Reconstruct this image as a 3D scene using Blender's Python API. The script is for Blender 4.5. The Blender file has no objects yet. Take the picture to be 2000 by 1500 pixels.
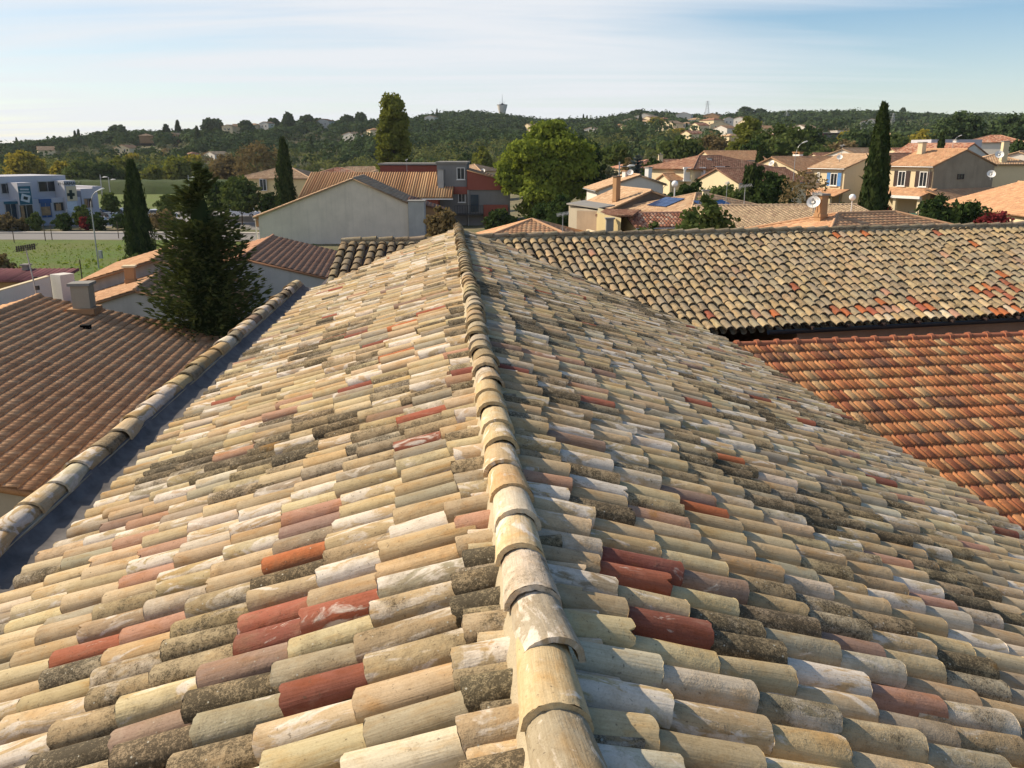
import bpy, math, random
import numpy as np
from mathutils import Vector

# ------------------------------------------------------------------ camera, sky, sun, exposure
SC = bpy.context.scene
COL = SC.collection
CAMZ = 10.0
PITCH = math.radians(15.15)
FPX = 1680.0
cam_d = bpy.data.cameras.new('camera'); cam = bpy.data.objects.new('camera', cam_d); COL.objects.link(cam)
cam_d.sensor_width = 36.0; cam_d.lens = 36.0 * FPX / 2000.0; cam_d.clip_start = 0.05; cam_d.clip_end = 6000
cam.location = (0, 0, CAMZ); cam.rotation_euler = (math.radians(90) - PITCH, 0, 0)
SC.camera = cam
SUN_EL, SUN_AZ = math.radians(36), math.radians(-72)      # azimuth measured from +Y towards +X
SUN_DIR = Vector((math.sin(SUN_AZ) * math.cos(SUN_EL), math.cos(SUN_AZ) * math.cos(SUN_EL), math.sin(SUN_EL)))
sun_d = bpy.data.lights.new('sun', 'SUN'); sun_d.energy = 5.0; sun_d.angle = math.radians(0.5); sun_d.color = (1.0, 0.87, 0.68)
sun = bpy.data.objects.new('sun', sun_d); COL.objects.link(sun)
sun.rotation_euler = SUN_DIR.to_track_quat('Z', 'Y').to_euler()
SC.view_settings.view_transform = 'Standard'; SC.view_settings.look = 'None'
SC.view_settings.exposure = 0.38; SC.view_settings.gamma = 1.0
SC.cycles.max_bounces = 6; SC.cycles.diffuse_bounces = 3; SC.cycles.glossy_bounces = 2
SC.cycles.transmission_bounces = 3; SC.cycles.transparent_max_bounces = 6
SC.cycles.use_denoising = True
W = bpy.data.worlds.new('World'); SC.world = W; W.use_nodes = True

# ------------------------------------------------------------------ node helpers
def nd(t, typ, ins=None, **props):
    n = t.nodes.new(typ)
    for k, v in props.items(): setattr(n, k, v)
    for k, v in (ins or {}).items():
        if isinstance(v, bpy.types.NodeSocket): t.links.new(v, n.inputs[k])
        else: n.inputs[k].default_value = v
    return n
def c4(c): return (c[0], c[1], c[2], 1.0)
def mix(t, fac, a, b, blend='MIX'):
    n = t.nodes.new('ShaderNodeMix'); n.data_type = 'RGBA'; n.blend_type = blend
    for i, v in ((0, fac), (6, a), (7, b)):
        if isinstance(v, bpy.types.NodeSocket): t.links.new(v, n.inputs[i])
        else: n.inputs[i].default_value = v if i == 0 else c4(v)
    return n.outputs[2]
def noise(t, vec, scale, detail=4, rough=0.55, dist=0.0):
    ins = {'Scale': scale, 'Detail': detail, 'Roughness': rough, 'Distortion': dist}
    if vec is not None: ins['Vector'] = vec
    return nd(t, 'ShaderNodeTexNoise', ins).outputs['Fac']
def ramp(t, fac, lo, hi, a=0.0, b=1.0):
    ins = {'Value': fac, 'From Min': lo, 'From Max': hi, 'To Min': a, 'To Max': b}
    return nd(t, 'ShaderNodeMapRange', ins, clamp=True).outputs[0]
def mth(t, op, a, b=0.0):
    n = t.nodes.new('ShaderNodeMath'); n.operation = op
    for i, v in ((0, a), (1, b)):
        if isinstance(v, bpy.types.NodeSocket): t.links.new(v, n.inputs[i])
        else: n.inputs[i].default_value = v
    return n.outputs[0]
def vscale(t, vec, s, loc=(0, 0, 0)):
    n = nd(t, 'ShaderNodeMapping', {'Vector': vec, 'Scale': s, 'Location': loc}); return n.outputs[0]
def newmat(name):
    m = bpy.data.materials.new(name); m.use_nodes = True; t = m.node_tree
    b = t.nodes['Principled BSDF']
    if 'Specular IOR Level' in b.inputs: b.inputs['Specular IOR Level'].default_value = 0.3
    return m, t, b
def setc(t, b, col):
    if isinstance(col, bpy.types.NodeSocket): t.links.new(col, b.inputs['Base Color'])
    else: b.inputs['Base Color'].default_value = c4(col)
def bump(t, b, h, strength=0.5, dist=0.01):
    n = nd(t, 'ShaderNodeBump', {'Height': h, 'Strength': strength, 'Distance': dist})
    t.links.new(n.outputs[0], b.inputs['Normal'])

# sky: Nishita with thin high cloud mixed in by direction
wt = W.node_tree; wt.nodes.clear()
sky = wt.nodes.new('ShaderNodeTexSky'); sky.sky_type = 'NISHITA'; sky.sun_disc = False
sky.sun_elevation = SUN_EL; sky.sun_rotation = SUN_AZ; sky.altitude = 60; sky.air_density = 1.0; sky.dust_density = 0.35; sky.ozone_density = 2.0
tc = wt.nodes.new('ShaderNodeTexCoord')
sep = nd(wt, 'ShaderNodeSeparateXYZ', {0: tc.outputs['Generated']})
# project the direction on a cloud ceiling so that streaks run flat towards the horizon
hz = mth(wt, 'ADD', mth(wt, 'MAXIMUM', sep.outputs[2], 0.0), 0.06)
px = mth(wt, 'DIVIDE', sep.outputs[0], hz); py = mth(wt, 'DIVIDE', sep.outputs[1], hz)
cv = nd(wt, 'ShaderNodeCombineXYZ', {0: px, 1: py, 2: 0.0}).outputs[0]
rot = nd(wt, 'ShaderNodeMapping', {'Vector': cv, 'Rotation': (0, 0, math.radians(-22)), 'Scale': (0.16, 0.75, 1.0)}).outputs[0]
st = noise(wt, rot, 1.1, 7, 0.55, 0.9)
st2 = noise(wt, vscale(wt, cv, (0.22, 0.3, 1)), 1.0, 5, 0.5, 0.5)
side = ramp(wt, mth(wt, 'ADD', sep.outputs[0], mth(wt, 'MULTIPLY', sep.outputs[2], 0.9)), 0.2, 0.62)      # clearer to the right and higher
cl = mth(wt, 'ADD', mth(wt, 'MULTIPLY', ramp(wt, st, 0.3, 0.68), 0.6), mth(wt, 'MULTIPLY', ramp(wt, st2, 0.3, 0.7), 0.25))
cl = mth(wt, 'ADD', cl, 0.34)
cl = mth(wt, 'SUBTRACT', cl, mth(wt, 'MULTIPLY', side, 0.75))
cl = nd(wt, 'ShaderNodeClamp', {0: cl, 1: 0.0, 2: 0.95}).outputs[0]
lowhaze = ramp(wt, sep.outputs[2], 0.0, 0.16, 0.5, 0.0)
cl = mth(wt, 'MAXIMUM', cl, lowhaze)
SKY_STR = 0.1
sat = nd(wt, 'ShaderNodeHueSaturation', {'Saturation': 1.3, 'Color': sky.outputs[0]})
skc = mix(wt, cl, sat.outputs[0], (6.55, 6.75, 7.05))
bg = nd(wt, 'ShaderNodeBackground', {'Color': skc, 'Strength': SKY_STR})
wo = wt.nodes.new('ShaderNodeOutputWorld'); wt.links.new(bg.outputs[0], wo.inputs[0])

# ------------------------------------------------------------------ photograph <-> world measuring
cp, sp = math.cos(PITCH), math.sin(PITCH)
def ray(u, v):
    up = (750 - v) / FPX
    return np.array([(u - 1000) / FPX, cp + up * sp, -sp + up * cp])
def at_y(u, v, y):
    d = ray(u, v); p = d * (y / d[1]); p[2] += CAMZ; return p
def at_z(u, v, z):
    d = ray(u, v); p = d * ((z - CAMZ) / d[2]); p[2] += CAMZ; return p
def proj(p):
    x, y, z = p[0], p[1], p[2] - CAMZ
    dp = y * cp - z * sp
    return 1000 + FPX * x / dp, 750 - FPX * (y * sp + z * cp) / dp

# ------------------------------------------------------------------ terrain
def sm(t):
    t = np.clip(t, 0, 1); return t * t * (3 - 2 * t)
_SU = [-400, 0, 100, 230, 350, 450, 600, 740, 860, 920, 1000, 1060, 1150, 1240, 1400, 1500, 1700, 2000, 2400]
_SD = [600, 620, 620, 640, 660, 680, 720, 750, 900, 950, 1000, 1000, 1000, 1000, 1000, 1050, 1100, 1100, 1100]
_SZ = [12, 17, 18.6, 25.9, 28.2, 30.6, 35, 34.8, 46.1, 51.7, 50.1, 44.7, 43, 50.1, 51.2, 56.1, 55.3, 54.1, 54]
def gz(x, y):
    x = np.asarray(x, float); y = np.asarray(y, float)
    u = 1000 + FPX * x / np.maximum(y * 0.985 + 2, 25)
    D = np.interp(u, _SU, _SD); cz = np.interp(u, _SU, _SZ) - 8.5
    base = 3.0 * sm((x + 6) / 26) * sm((y - 18) / 40) + sm((x - 5) / 70) * np.clip(y - 110, 0, 230) * 0.022
    y0 = 300.0
    t = np.clip((y - y0) / (D - y0), 0, 1)
    z = base + (cz - base) * t ** 1.12
    z = z + 1.6 * np.sin(x * 0.021 + 1.3) * np.sin(y * 0.017) * sm((y - 330) / 150)
    return np.where(y > D, z - (y - D) * 0.03, z)
def gxy(u, y):
    """ground point seen in image column u at distance y"""
    x = (u - 1000) / FPX * y
    for _ in range(4):
        z = float(gz(x, y)); x = (u - 1000) / FPX * (y * cp - (z - CAMZ) * sp)
    return x, y, float(gz(x, y))

# ------------------------------------------------------------------ mesh helpers
def mesh_np(name, V, F, smooth=False, attrs=None):
    """V (N,3); F (M,k) int array or list of faces"""
    me = bpy.data.meshes.new(name)
    V = np.asarray(V, np.float32)
    if isinstance(F, np.ndarray):
        k = F.shape[1]; m = F.shape[0]
        me.vertices.add(len(V)); me.vertices.foreach_set('co', V.ravel())
        me.loops.add(m * k); me.loops.foreach_set('vertex_index', F.astype(np.int32).ravel())
        me.polygons.add(m); me.polygons.foreach_set('loop_start', np.arange(0, m * k, k, dtype=np.int32))
        me.update(calc_edges=True)
    else:
        me.from_pydata([tuple(map(float, v)) for v in V], [], F); me.update()
    if smooth is not False:
        s = np.ones(len(me.polygons), bool) if smooth is True else np.asarray(smooth, bool)
        me.polygons.foreach_set('use_smooth', s)
    for an, (ty, data) in (attrs or {}).items():
        a = me.attributes.new(an, ty, 'POINT')
        a.data.foreach_set('color' if ty == 'FLOAT_COLOR' else 'vector' if ty == 'FLOAT_VECTOR' else 'value', np.asarray(data, np.float32).ravel())
    return me
def link(name, me, m, parent=None):
    o = bpy.data.objects.new(name, me)
    if m is not None and len(me.materials) == 0: me.materials.append(m)
    COL.objects.link(o)
    if parent is not None: o.parent = parent
    return o
def wpos(o):
    p = Vector(o.location)
    while o.parent: o = o.parent; p = p + Vector(o.location)
    return np.array(p)
def tag(o, label=None, cat=None, group=None, kind=None):
    if label: o['label'] = label
    if cat: o['category'] = cat
    if group: o['group'] = group
    if kind: o['kind'] = kind
    return o
def thing(name, label, cat, loc=(0, 0, 0), group=None):
    o = bpy.data.objects.new(name, None); COL.objects.link(o); o.location = [float(c) for c in loc]
    o.empty_display_size = 0.3
    return tag(o, label, cat, group)
class MB:
    """collects solid shapes in world coordinates, then links them as one mesh"""
    def __init__(s): s.V = []; s.F = []; s.S = []
    def add(s, V, F, smooth=False):
        b = len(s.V); s.V += [tuple(map(float, v)) for v in V]
        for f in F: s.F.append([i + b for i in f]); s.S.append(smooth)
        return s
    def box(s, c, size, hd=0.0, ax=None):
        """c centre; size along (right, ahead, up); hd heading of 'ahead'"""
        ex = np.array([math.cos(hd), -math.sin(hd), 0]); ey = np.array([math.sin(hd), math.cos(hd), 0]); ez = np.array([0, 0, 1.])
        if ax is not None: ex, ey, ez = ax
        c = np.array(c, float); V = []
        for k in (-.5, .5):
            for (i, j) in ((-.5, -.5), (.5, -.5), (.5, .5), (-.5, .5)):
                V.append(c + ex * i * size[0] + ey * j * size[1] + ez * k * size[2])
        return s.add(V, [(3, 2, 1, 0), (4, 5, 6, 7), (0, 1, 5, 4), (1, 2, 6, 5), (2, 3, 7, 6), (3, 0, 4, 7)])
    def prism(s, P, vec):
        """closed polygon P extruded by vec"""
        n = len(P); vec = np.array(vec, float); P = [np.array(p, float) for p in P]
        V = P + [p + vec for p in P]
        F = [list(range(n))[::-1], list(range(n, 2 * n))] + [(i, (i + 1) % n, n + (i + 1) % n, n + i) for i in range(n)]
        return s.add(V, F)
    def tube(s, pts, rad, n=8, cap=True, smooth=True):
        pts = [np.array(p, float) for p in pts]
        if not hasattr(rad, '__len__'): rad = [rad] * len(pts)
        V = []
        for i, p in enumerate(pts):
            d = pts[min(i + 1, len(pts) - 1)] - pts[max(i - 1, 0)]; d = d / (np.linalg.norm(d) + 1e-9)
            a = np.cross(d, (0, 0, 1.)) if abs(d[2]) < .95 else np.cross(d, (1., 0, 0)); a /= np.linalg.norm(a); b = np.cross(d, a)
            for k in range(n):
                t = 2 * math.pi * k / n; V.append(p + rad[i] * (math.cos(t) * a + math.sin(t) * b))
        F = []
        for i in range(len(pts) - 1):
            for k in range(n):
                F.append((i * n + k, i * n + (k + 1) % n, (i + 1) * n + (k + 1) % n, (i + 1) * n + k))
        s.add(V, F, smooth)
        if cap: s.add(V[:n], [list(range(n))]); s.add(V[-n:], [list(range(n))[::-1]])
        return s
    def lathe(s, c, prof, n=16, smooth=True):
        c = np.array(c, float); V = []
        for (r, z) in prof:
            for k in range(n):
                t = 2 * math.pi * k / n; V.append(c + np.array([r * math.cos(t), r * math.sin(t), z]))
        F = []
        for i in range(len(prof) - 1):
            for k in range(n): F.append((i * n + k, i * n + (k + 1) % n, (i + 1) * n + (k + 1) % n, (i + 1) * n + k))
        s.add(V, F, smooth); s.add(V[-n:], [list(range(n))]); s.add(V[:n], [list(range(n))[::-1]])
        return s
    def build(s, name, m, parent=None, org=None):
        o0 = wpos(parent) if parent is not None else np.array(org if org is not None else (0, 0, 0), float)
        V = np.array(s.V) - o0
        me = mesh_np(name, V, s.F, s.S)
        o = link(name, me, m, parent)
        if parent is None and org is not None: o.location = org
        return o
def dup(root, loc, label=None, group=None, sc=None, rz=None):
    r = root.copy(); COL.objects.link(r); r.location = loc
    if sc is not None: r.scale = (sc, sc, sc) if not hasattr(sc, '__len__') else sc
    if rz is not None: r.rotation_euler = (0, 0, rz)
    if label: r['label'] = label
    if group: r['group'] = group
    for ch in list(root.children):
        c = ch.copy(); COL.objects.link(c); c.parent = r
        for g in ch.children:
            d = g.copy(); COL.objects.link(d); d.parent = c
    return r

# ------------------------------------------------------------------ materials
def wallmat(name, col, dirt=0.35, streak=True, bumpy=0.25, scale=1.0):
    m, t, b = newmat(name); g = nd(t, 'ShaderNodeTexCoord').outputs['Object']
    big = noise(t, g, 0.7 * scale, 5, 0.6); fine = noise(t, g, 14 * scale, 4, 0.6)
    c = mix(t, ramp(t, big, 0.35, 0.7), col, tuple(x * (1 - dirt * 0.5) for x in col))
    if streak:
        s = noise(t, vscale(t, g, (2.6, 2.6, 0.12)), 1.3 * scale, 5, 0.65)
        c = mix(t, ramp(t, s, 0.52, 0.8, 0, dirt), c, tuple(x * 0.45 for x in col))
    c = mix(t, ramp(t, fine, 0.3, 0.7, 0, 0.18), c, tuple(x * 0.6 for x in col))
    setc(t, b, c); b.inputs['Roughness'].default_value = 0.92
    bump(t, b, fine, bumpy, 0.02); return m
def plain(name, col, rough=0.6, metal=0.0, var=0.2, scale=3.0):
    m, t, b = newmat(name); g = nd(t, 'ShaderNodeTexCoord').outputs['Object']
    n = noise(t, g, scale, 4, 0.6)
    setc(t, b, mix(t, ramp(t, n, 0.3, 0.75), col, tuple(x * (1 - var) for x in col)))
    b.inputs['Roughness'].default_value = rough; b.inputs['Metallic'].default_value = metal; return m
def glassmat(name, col=(0.02, 0.025, 0.03)):
    m, t, b = newmat(name); setc(t, b, col); b.inputs['Roughness'].default_value = 0.12
    b.inputs['Specular IOR Level'].default_value = 0.6; return m
def foliage(name, ca, cb, trans=0.22):
    m, t, b = newmat(name)
    a = nd(t, 'ShaderNodeAttribute', attribute_name='leafc').outputs['Fac']
    ca = tuple(x * 1.55 for x in ca); cb = tuple(x * 1.55 for x in cb)
    c = mix(t, a, ca, cb)
    t.nodes.remove(b)
    d = nd(t, 'ShaderNodeBsdfDiffuse', {'Color': c, 'Roughness': 0.6})
    tr = nd(t, 'ShaderNodeBsdfTranslucent', {'Color': mix(t, 0.5, c, (c and (cb[0] * 1.3, cb[1] * 1.3, cb[2] * 0.7)))})
    mx = nd(t, 'ShaderNodeMixShader', {0: trans}); t.links.new(d.outputs[0], mx.inputs[1]); t.links.new(tr.outputs[0], mx.inputs[2])
    t.links.new(mx.outputs[0], t.nodes['Material Output'].inputs[0]); return m
def canal_material(name, lich_dark=(0.032, 0.027, 0.019), lich_mid=(0.25, 0.19, 0.11), fine=1.0):
    m, t, b = newmat(name)
    base = nd(t, 'ShaderNodeAttribute', attribute_name='base').outputs['Color']
    prm = nd(t, 'ShaderNodeSeparateColor', {0: nd(t, 'ShaderNodeAttribute', attribute_name='prm').outputs['Color']})
    lich, lime, rnd = prm.outputs[0], prm.outputs[1], prm.outputs[2]
    tuv = nd(t, 'ShaderNodeAttribute', attribute_name='tuv').outputs['Vector']
    g = nd(t, 'ShaderNodeTexCoord').outputs['Object']
    # drag marks along the tile
    s = noise(t, vscale(t, tuv, (2.5, 26, 40)), 1.0, 4, 0.6)
    c = mix(t, ramp(t, s, 0.3, 0.72, 0.0, 0.5), base, mix(t, 1.0, base, (0.62, 0.56, 0.48), 'MULTIPLY'))
    # ochre and pale clouds in the clay
    bl = noise(t, vscale(t, tuv, (2.2, 2.6, 71)), 1.0, 5, 0.6, 0.6)
    c = mix(t, ramp(t, bl, 0.5, 0.7, 0, 0.7), c, mix(t, 1.0, base, (0.86, 0.66, 0.42), 'MULTIPLY'))
    c = mix(t, ramp(t, bl, 0.42, 0.2, 0, 0.4), c, mix(t, 0.55, base, (0.72, 0.63, 0.48)))
    # lime wash left from the mortar: smeared patches
    lm = noise(t, vscale(t, tuv, (2.0, 2.4, 53), (7, 3, 1)), 1.0, 6, 0.62, 0.9)
    thr = mth(t, 'SUBTRACT', 0.79, mth(t, 'MULTIPLY', lime, 0.37))
    lf = ramp(t, mth(t, 'SUBTRACT', lm, thr), -0.02, 0.05, 0, 0.85)
    lf = mth(t, 'MULTIPLY', lf, ramp(t, s, 0.15, 0.6, 0.55, 1.0))
    c = mix(t, lf, c, (0.74, 0.66, 0.56))
    # lichen: granular dark crust in clouds, olive film under it, pale rosettes on top
    cloud = noise(t, g, 7, 5, 0.65); grain = mth(t, 'ADD', mth(t, 'MULTIPLY', noise(t, g, 55 * fine, 5, 0.75), 0.55), mth(t, 'MULTIPLY', noise(t, g, 170 * fine, 3, 0.7), 0.45))
    lo = mth(t, 'ADD', mth(t, 'MULTIPLY', lich, 0.75), mth(t, 'MULTIPLY', mth(t, 'SUBTRACT', cloud, 0.5), 1.1))
    film = ramp(t, lo, 0.16, 0.62, 0, 0.85)
    c = mix(t, film, c, mix(t, grain, lich_mid, mix(t, 0.5, base, lich_mid)))
    crust = ramp(t, mth(t, 'ADD', mth(t, 'MULTIPLY', mth(t, 'SUBTRACT', grain, 0.53), 2.4), mth(t, 'MULTIPLY', mth(t, 'SUBTRACT', lo, 0.45), 0.8)), -0.08, 0.2, 0, 0.92)
    c = mix(t, mth(t, 'MULTIPLY', crust, film), c, lich_dark)
    vor = nd(t, 'ShaderNodeTexVoronoi', {'Vector': g, 'Scale': 42.0, 'Randomness': 1.0})
    ros = mth(t, 'MULTIPLY', ramp(t, vor.outputs['Distance'], 0.2, 0.12), ramp(t, nd(t, 'ShaderNodeSeparateColor', {0: vor.outputs['Color']}).outputs[0], 0.8, 0.83))
    c = mix(t, mth(t, 'MULTIPLY', ros, ramp(t, lo, 0.12, 0.35)), c, (0.5, 0.47, 0.38))
    yel = mth(t, 'MULTIPLY', ramp(t, noise(t, g, 2.3, 3, 0.5), 0.7, 0.74), ramp(t, grain, 0.42, 0.55))
    c = mix(t, mth(t, 'MULTIPLY', yel, 0.6), c, (0.42, 0.2, 0.03))
    wz = noise(t, g, 1.7, 4, 0.6)
    c = mix(t, ramp(t, wz, 0.42, 0.68, 0, 0.35), c, mix(t, 1.0, c, (0.7, 0.64, 0.54), 'MULTIPLY'))
    # grime over everything: soft brown staining, then speckle
    gr = noise(t, g, 17, 5, 0.7)
    c = mix(t, ramp(t, gr, 0.5, 0.8, 0, 0.5), c, mix(t, 1.0, c, (0.5, 0.42, 0.32), 'MULTIPLY'))
    sk = noise(t, g, 130, 3, 0.7)
    c = mix(t, ramp(t, sk, 0.5, 0.75, 0, 0.4), c, mix(t, 1.0, c, (0.45, 0.38, 0.3), 'MULTIPLY'))
    pit = noise(t, g, 60, 3, 0.6)
    c = mix(t, ramp(t, pit, 0.64, 0.72, 0, 0.65), c, (0.1, 0.075, 0.05))
    setc(t, b, c); b.inputs['Roughness'].default_value = 0.95; b.inputs['Specular IOR Level'].default_value = 0.15
    h = mth(t, 'ADD', mth(t, 'MULTIPLY', grain, mth(t, 'ADD', mth(t, 'MULTIPLY', film, 1.2), 0.12)), mth(t, 'MULTIPLY', s, 0.35))
    h = mth(t, 'ADD', h, mth(t, 'MULTIPLY', cloud, 0.6))
    bump(t, b, h, 0.55, 0.012); return m
def mech_material(name, dark=(0.06, 0.035, 0.022), ochre=None, amount=0.5, scale=1.0):
    """pressed interlocking tiles: per-tile colour, grey and ochre lichen spots"""
    m, t, b = newmat(name)
    base = nd(t, 'ShaderNodeAttribute', attribute_name='base').outputs['Color']
    g = nd(t, 'ShaderNodeTexCoord').outputs['Object']
    n1 = noise(t, g, 5 * scale, 4, 0.6); n2 = noise(t, g, 40 * scale, 5, 0.7)
    c = mix(t, ramp(t, n2, 0.3, 0.75, 0, 0.35), base, mix(t, 1.0, base, (0.55, 0.5, 0.45), 'MULTIPLY'))
    k = mth(t, 'MULTIPLY', ramp(t, mth(t, 'ADD', mth(t, 'MULTIPLY', n1, 0.6), mth(t, 'MULTIPLY', n2, 0.6)), 0.64, 0.78), amount)
    c = mix(t, k, c, dark)
    if ochre is not None:
        n3 = noise(t, g, 9 * scale, 4, 0.65)
        c = mix(t, mth(t, 'MULTIPLY', ramp(t, mth(t, 'ADD', mth(t, 'MULTIPLY', n3, 0.7), mth(t, 'MULTIPLY', n2, 0.4)), 0.62, 0.72), 0.7), c, ochre)
    setc(t, b, c); b.inputs['Roughness'].default_value = 0.9; b.inputs['Specular IOR Level'].default_value = 0.2
    bump(t, b, n2, 0.3, 0.01); return m

M = {}
M['canal'] = canal_material('weathered_clay')
M['canal_grey'] = canal_material('lichened_clay', lich_mid=(0.29, 0.22, 0.135))
M['mortar'] = wallmat('lime_mortar', (0.5, 0.41, 0.27), 0.4, False, 0.6, 6)
M['zinc'] = plain('weathered_lead', (0.19, 0.17, 0.155), 0.8, 0.0, 0.6, 5)
M['gutter'] = plain('dark_gutter', (0.035, 0.035, 0.04), 0.45, 0.2)
M['stone'] = wallmat('rubble_stone', (0.42, 0.28, 0.19), 0.5, False, 0.8, 3)
M['render'] = wallmat('beige_render', (0.42, 0.36, 0.27), 0.3)
M['beige'] = wallmat('stained_beige_render', (0.74, 0.64, 0.53), 0.3)
M['cream'] = wallmat('cream_render', (0.68, 0.56, 0.36), 0.15)
M['white'] = wallmat('white_render', (0.66, 0.61, 0.54), 0.15)
M['lavender'] = wallmat('pale_render', (0.5, 0.49, 0.52), 0.12)
M['yellow'] = wallmat('yellow_render', (0.72, 0.57, 0.3), 0.18)
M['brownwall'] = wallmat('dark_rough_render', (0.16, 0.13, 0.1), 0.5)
M['gablewall'] = wallmat('brown_stained_render', (0.38, 0.29, 0.2), 0.5)
M['greywall'] = wallmat('grey_render', (0.45, 0.44, 0.42), 0.4)
M['redwall'] = wallmat('red_render', (0.29, 0.085, 0.06), 0.25)
M['darkgrey'] = wallmat('dark_grey_render', (0.22, 0.215, 0.21), 0.3)
M['orangewall'] = wallmat('tan_render', (0.42, 0.24, 0.12), 0.2)
M['concrete'] = wallmat('concrete', (0.3, 0.28, 0.25), 0.4)
M['glass'] = glassmat('window_glass')
M['blueglass'] = glassmat('shop_glass', (0.02, 0.045, 0.07))
M['whitepaint'] = plain('white_paint', (0.78, 0.76, 0.72), 0.5, 0, 0.1)
M['blueshutter'] = plain('blue_paint', (0.1, 0.26, 0.55), 0.5)
M['darkshutter'] = plain('dark_wood', (0.05, 0.03, 0.025), 0.6)
M['metal'] = plain('galvanised_metal', (0.42, 0.42, 0.42), 0.45, 0.5, 0.2)
M['darkmetal'] = plain('dark_metal', (0.05, 0.05, 0.05), 0.5, 0.5)
M['bark'] = plain('bark', (0.1, 0.075, 0.05), 0.9, 0, 0.5, 9)
M['greybark'] = plain('grey_bark', (0.2, 0.17, 0.13), 0.9, 0, 0.4, 9)
M['asphalt'] = wallmat('asphalt', (0.23, 0.215, 0.2), 0.25, False, 0.2, 0.4)
M['paleconcrete'] = wallmat('pavement', (0.42, 0.38, 0.33), 0.2, False, 0.2, 0.6)
M['carwhite'] = plain('white_car_paint', (0.75, 0.76, 0.78), 0.25, 0, 0.05)
M['cardark'] = plain('dark_car_paint', (0.03, 0.033, 0.04), 0.25, 0, 0.05)
M['rubber'] = plain('rubber', (0.02, 0.02, 0.02), 0.9)
M['teal'] = plain('teal_banner', (0.015, 0.11, 0.16), 0.6)
M['bluesign'] = plain('blue_poster', (0.03, 0.1, 0.25), 0.5)
M['palepaper'] = plain('pale_print', (0.6, 0.64, 0.66), 0.6)
M['darkcross'] = plain('dark_green_cross', (0.012, 0.028, 0.022), 0.5)
M['poster'] = plain('warm_poster', (0.5, 0.3, 0.14), 0.6, 0, 0.7, 1.5)
M['solar'] = plain('solar_cell', (0.06, 0.1, 0.22), 0.22, 0.3, 0.3, 1.2)
M['greencloth'] = plain('green_fence_cloth', (0.02, 0.11, 0.085), 0.8)
M['mech_brown'] = mech_material('brown_pressed_tile', (0.13, 0.08, 0.045), None, 0.5)
M['mech_red'] = mech_material('red_pressed_tile', (0.07, 0.05, 0.035), (0.5, 0.31, 0.1), 0.8)
M['mech_far'] = mech_material('clay_roof', (0.12, 0.08, 0.05), None, 0.35, 0.5)
F_ = foliage
M['spruce'] = F_('spruce_needles', (0.018, 0.028, 0.011), (0.07, 0.082, 0.028), 0.12)
M['cypress'] = F_('cypress_foliage', (0.014, 0.025, 0.009), (0.045, 0.058, 0.018), 0.1)
M['bright'] = F_('bright_leaves', (0.036, 0.062, 0.012), (0.185, 0.215, 0.038), 0.3)
M['poplar'] = F_('poplar_leaves', (0.045, 0.06, 0.012), (0.15, 0.155, 0.034), 0.28)
M['dark'] = F_('dark_leaves', (0.014, 0.028, 0.01), (0.045, 0.065, 0.02), 0.15)
M['mid'] = F_('mid_leaves', (0.03, 0.05, 0.015), (0.09, 0.11, 0.035), 0.2)
M['olive'] = F_('olive_leaves', (0.07, 0.075, 0.045), (0.18, 0.18, 0.105), 0.15)
M['autumn'] = F_('autumn_leaves', (0.07, 0.07, 0.012), (0.25, 0.2, 0.032), 0.28)
M['brownleaf'] = F_('brown_leaves', (0.06, 0.047, 0.024), (0.17, 0.125, 0.062), 0.2)
M['far_dark'] = F_('far_dark_leaves', (0.03, 0.045, 0.02), (0.08, 0.1, 0.04), 0.15)
M['far_mid'] = F_('far_mid_leaves', (0.045, 0.06, 0.022), (0.15, 0.155, 0.05), 0.2)
M['redleaf'] = F_('red_leaves', (0.06, 0.012, 0.014), (0.2, 0.035, 0.035), 0.2)
M['pine'] = F_('pine_needles', (0.021, 0.037, 0.016), (0.062, 0.085, 0.033), 0.1)
M['blue_spruce'] = F_('blue_needles', (0.04, 0.055, 0.06), (0.1, 0.125, 0.13), 0.1)
M['grassleaf'] = F_('grass_blades', (0.075, 0.115, 0.018), (0.15, 0.185, 0.04), 0.3)

# ------------------------------------------------------------------ ground
def ground_material():
    m, t, b = newmat('dry_grassy_ground'); g = nd(t, 'ShaderNodeTexCoord').outputs['Object']
    n = noise(t, g, 0.018, 6, 0.6); n2 = noise(t, g, 0.16, 6, 0.65); n3 = noise(t, g, 1.6, 5, 0.7)
    c = mix(t, ramp(t, n, 0.4, 0.62), (0.11, 0.115, 0.05), (0.2, 0.16, 0.09))
    c = mix(t, ramp(t, n2, 0.42, 0.66), c, (0.24, 0.19, 0.11))
    c = mix(t, ramp(t, n3, 0.4, 0.75, 0, 0.6), c, (0.035, 0.045, 0.018))
    setc(t, b, c); b.inputs['Roughness'].default_value = 1.0; bump(t, b, n3, 0.5, 0.2); return m
def grass_material(name, ca, cb, cc, s=1.0):
    m, t, b = newmat(name); g = nd(t, 'ShaderNodeTexCoord').outputs['Object']
    n = noise(t, g, 0.09 * s, 5, 0.6, 0.4); n2 = noise(t, g, 0.7 * s, 6, 0.7); n3 = noise(t, g, 9 * s, 4, 0.75)
    c = mix(t, ramp(t, n, 0.38, 0.62), ca, cb); c = mix(t, ramp(t, n2, 0.48, 0.72, 0, 0.75), c, cc)
    c = mix(t, ramp(t, n3, 0.3, 0.7, 0, 0.55), c, tuple(x * 0.4 for x in ca))
    setc(t, b, c); b.inputs['Roughness'].default_value = 1.0; bump(t, b, n3, 0.9, 0.12); return m
M['ground'] = ground_material()
M['grass'] = grass_material('meadow_grass', (0.115, 0.185, 0.028), (0.155, 0.18, 0.04), (0.14, 0.12, 0.05))
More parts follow.
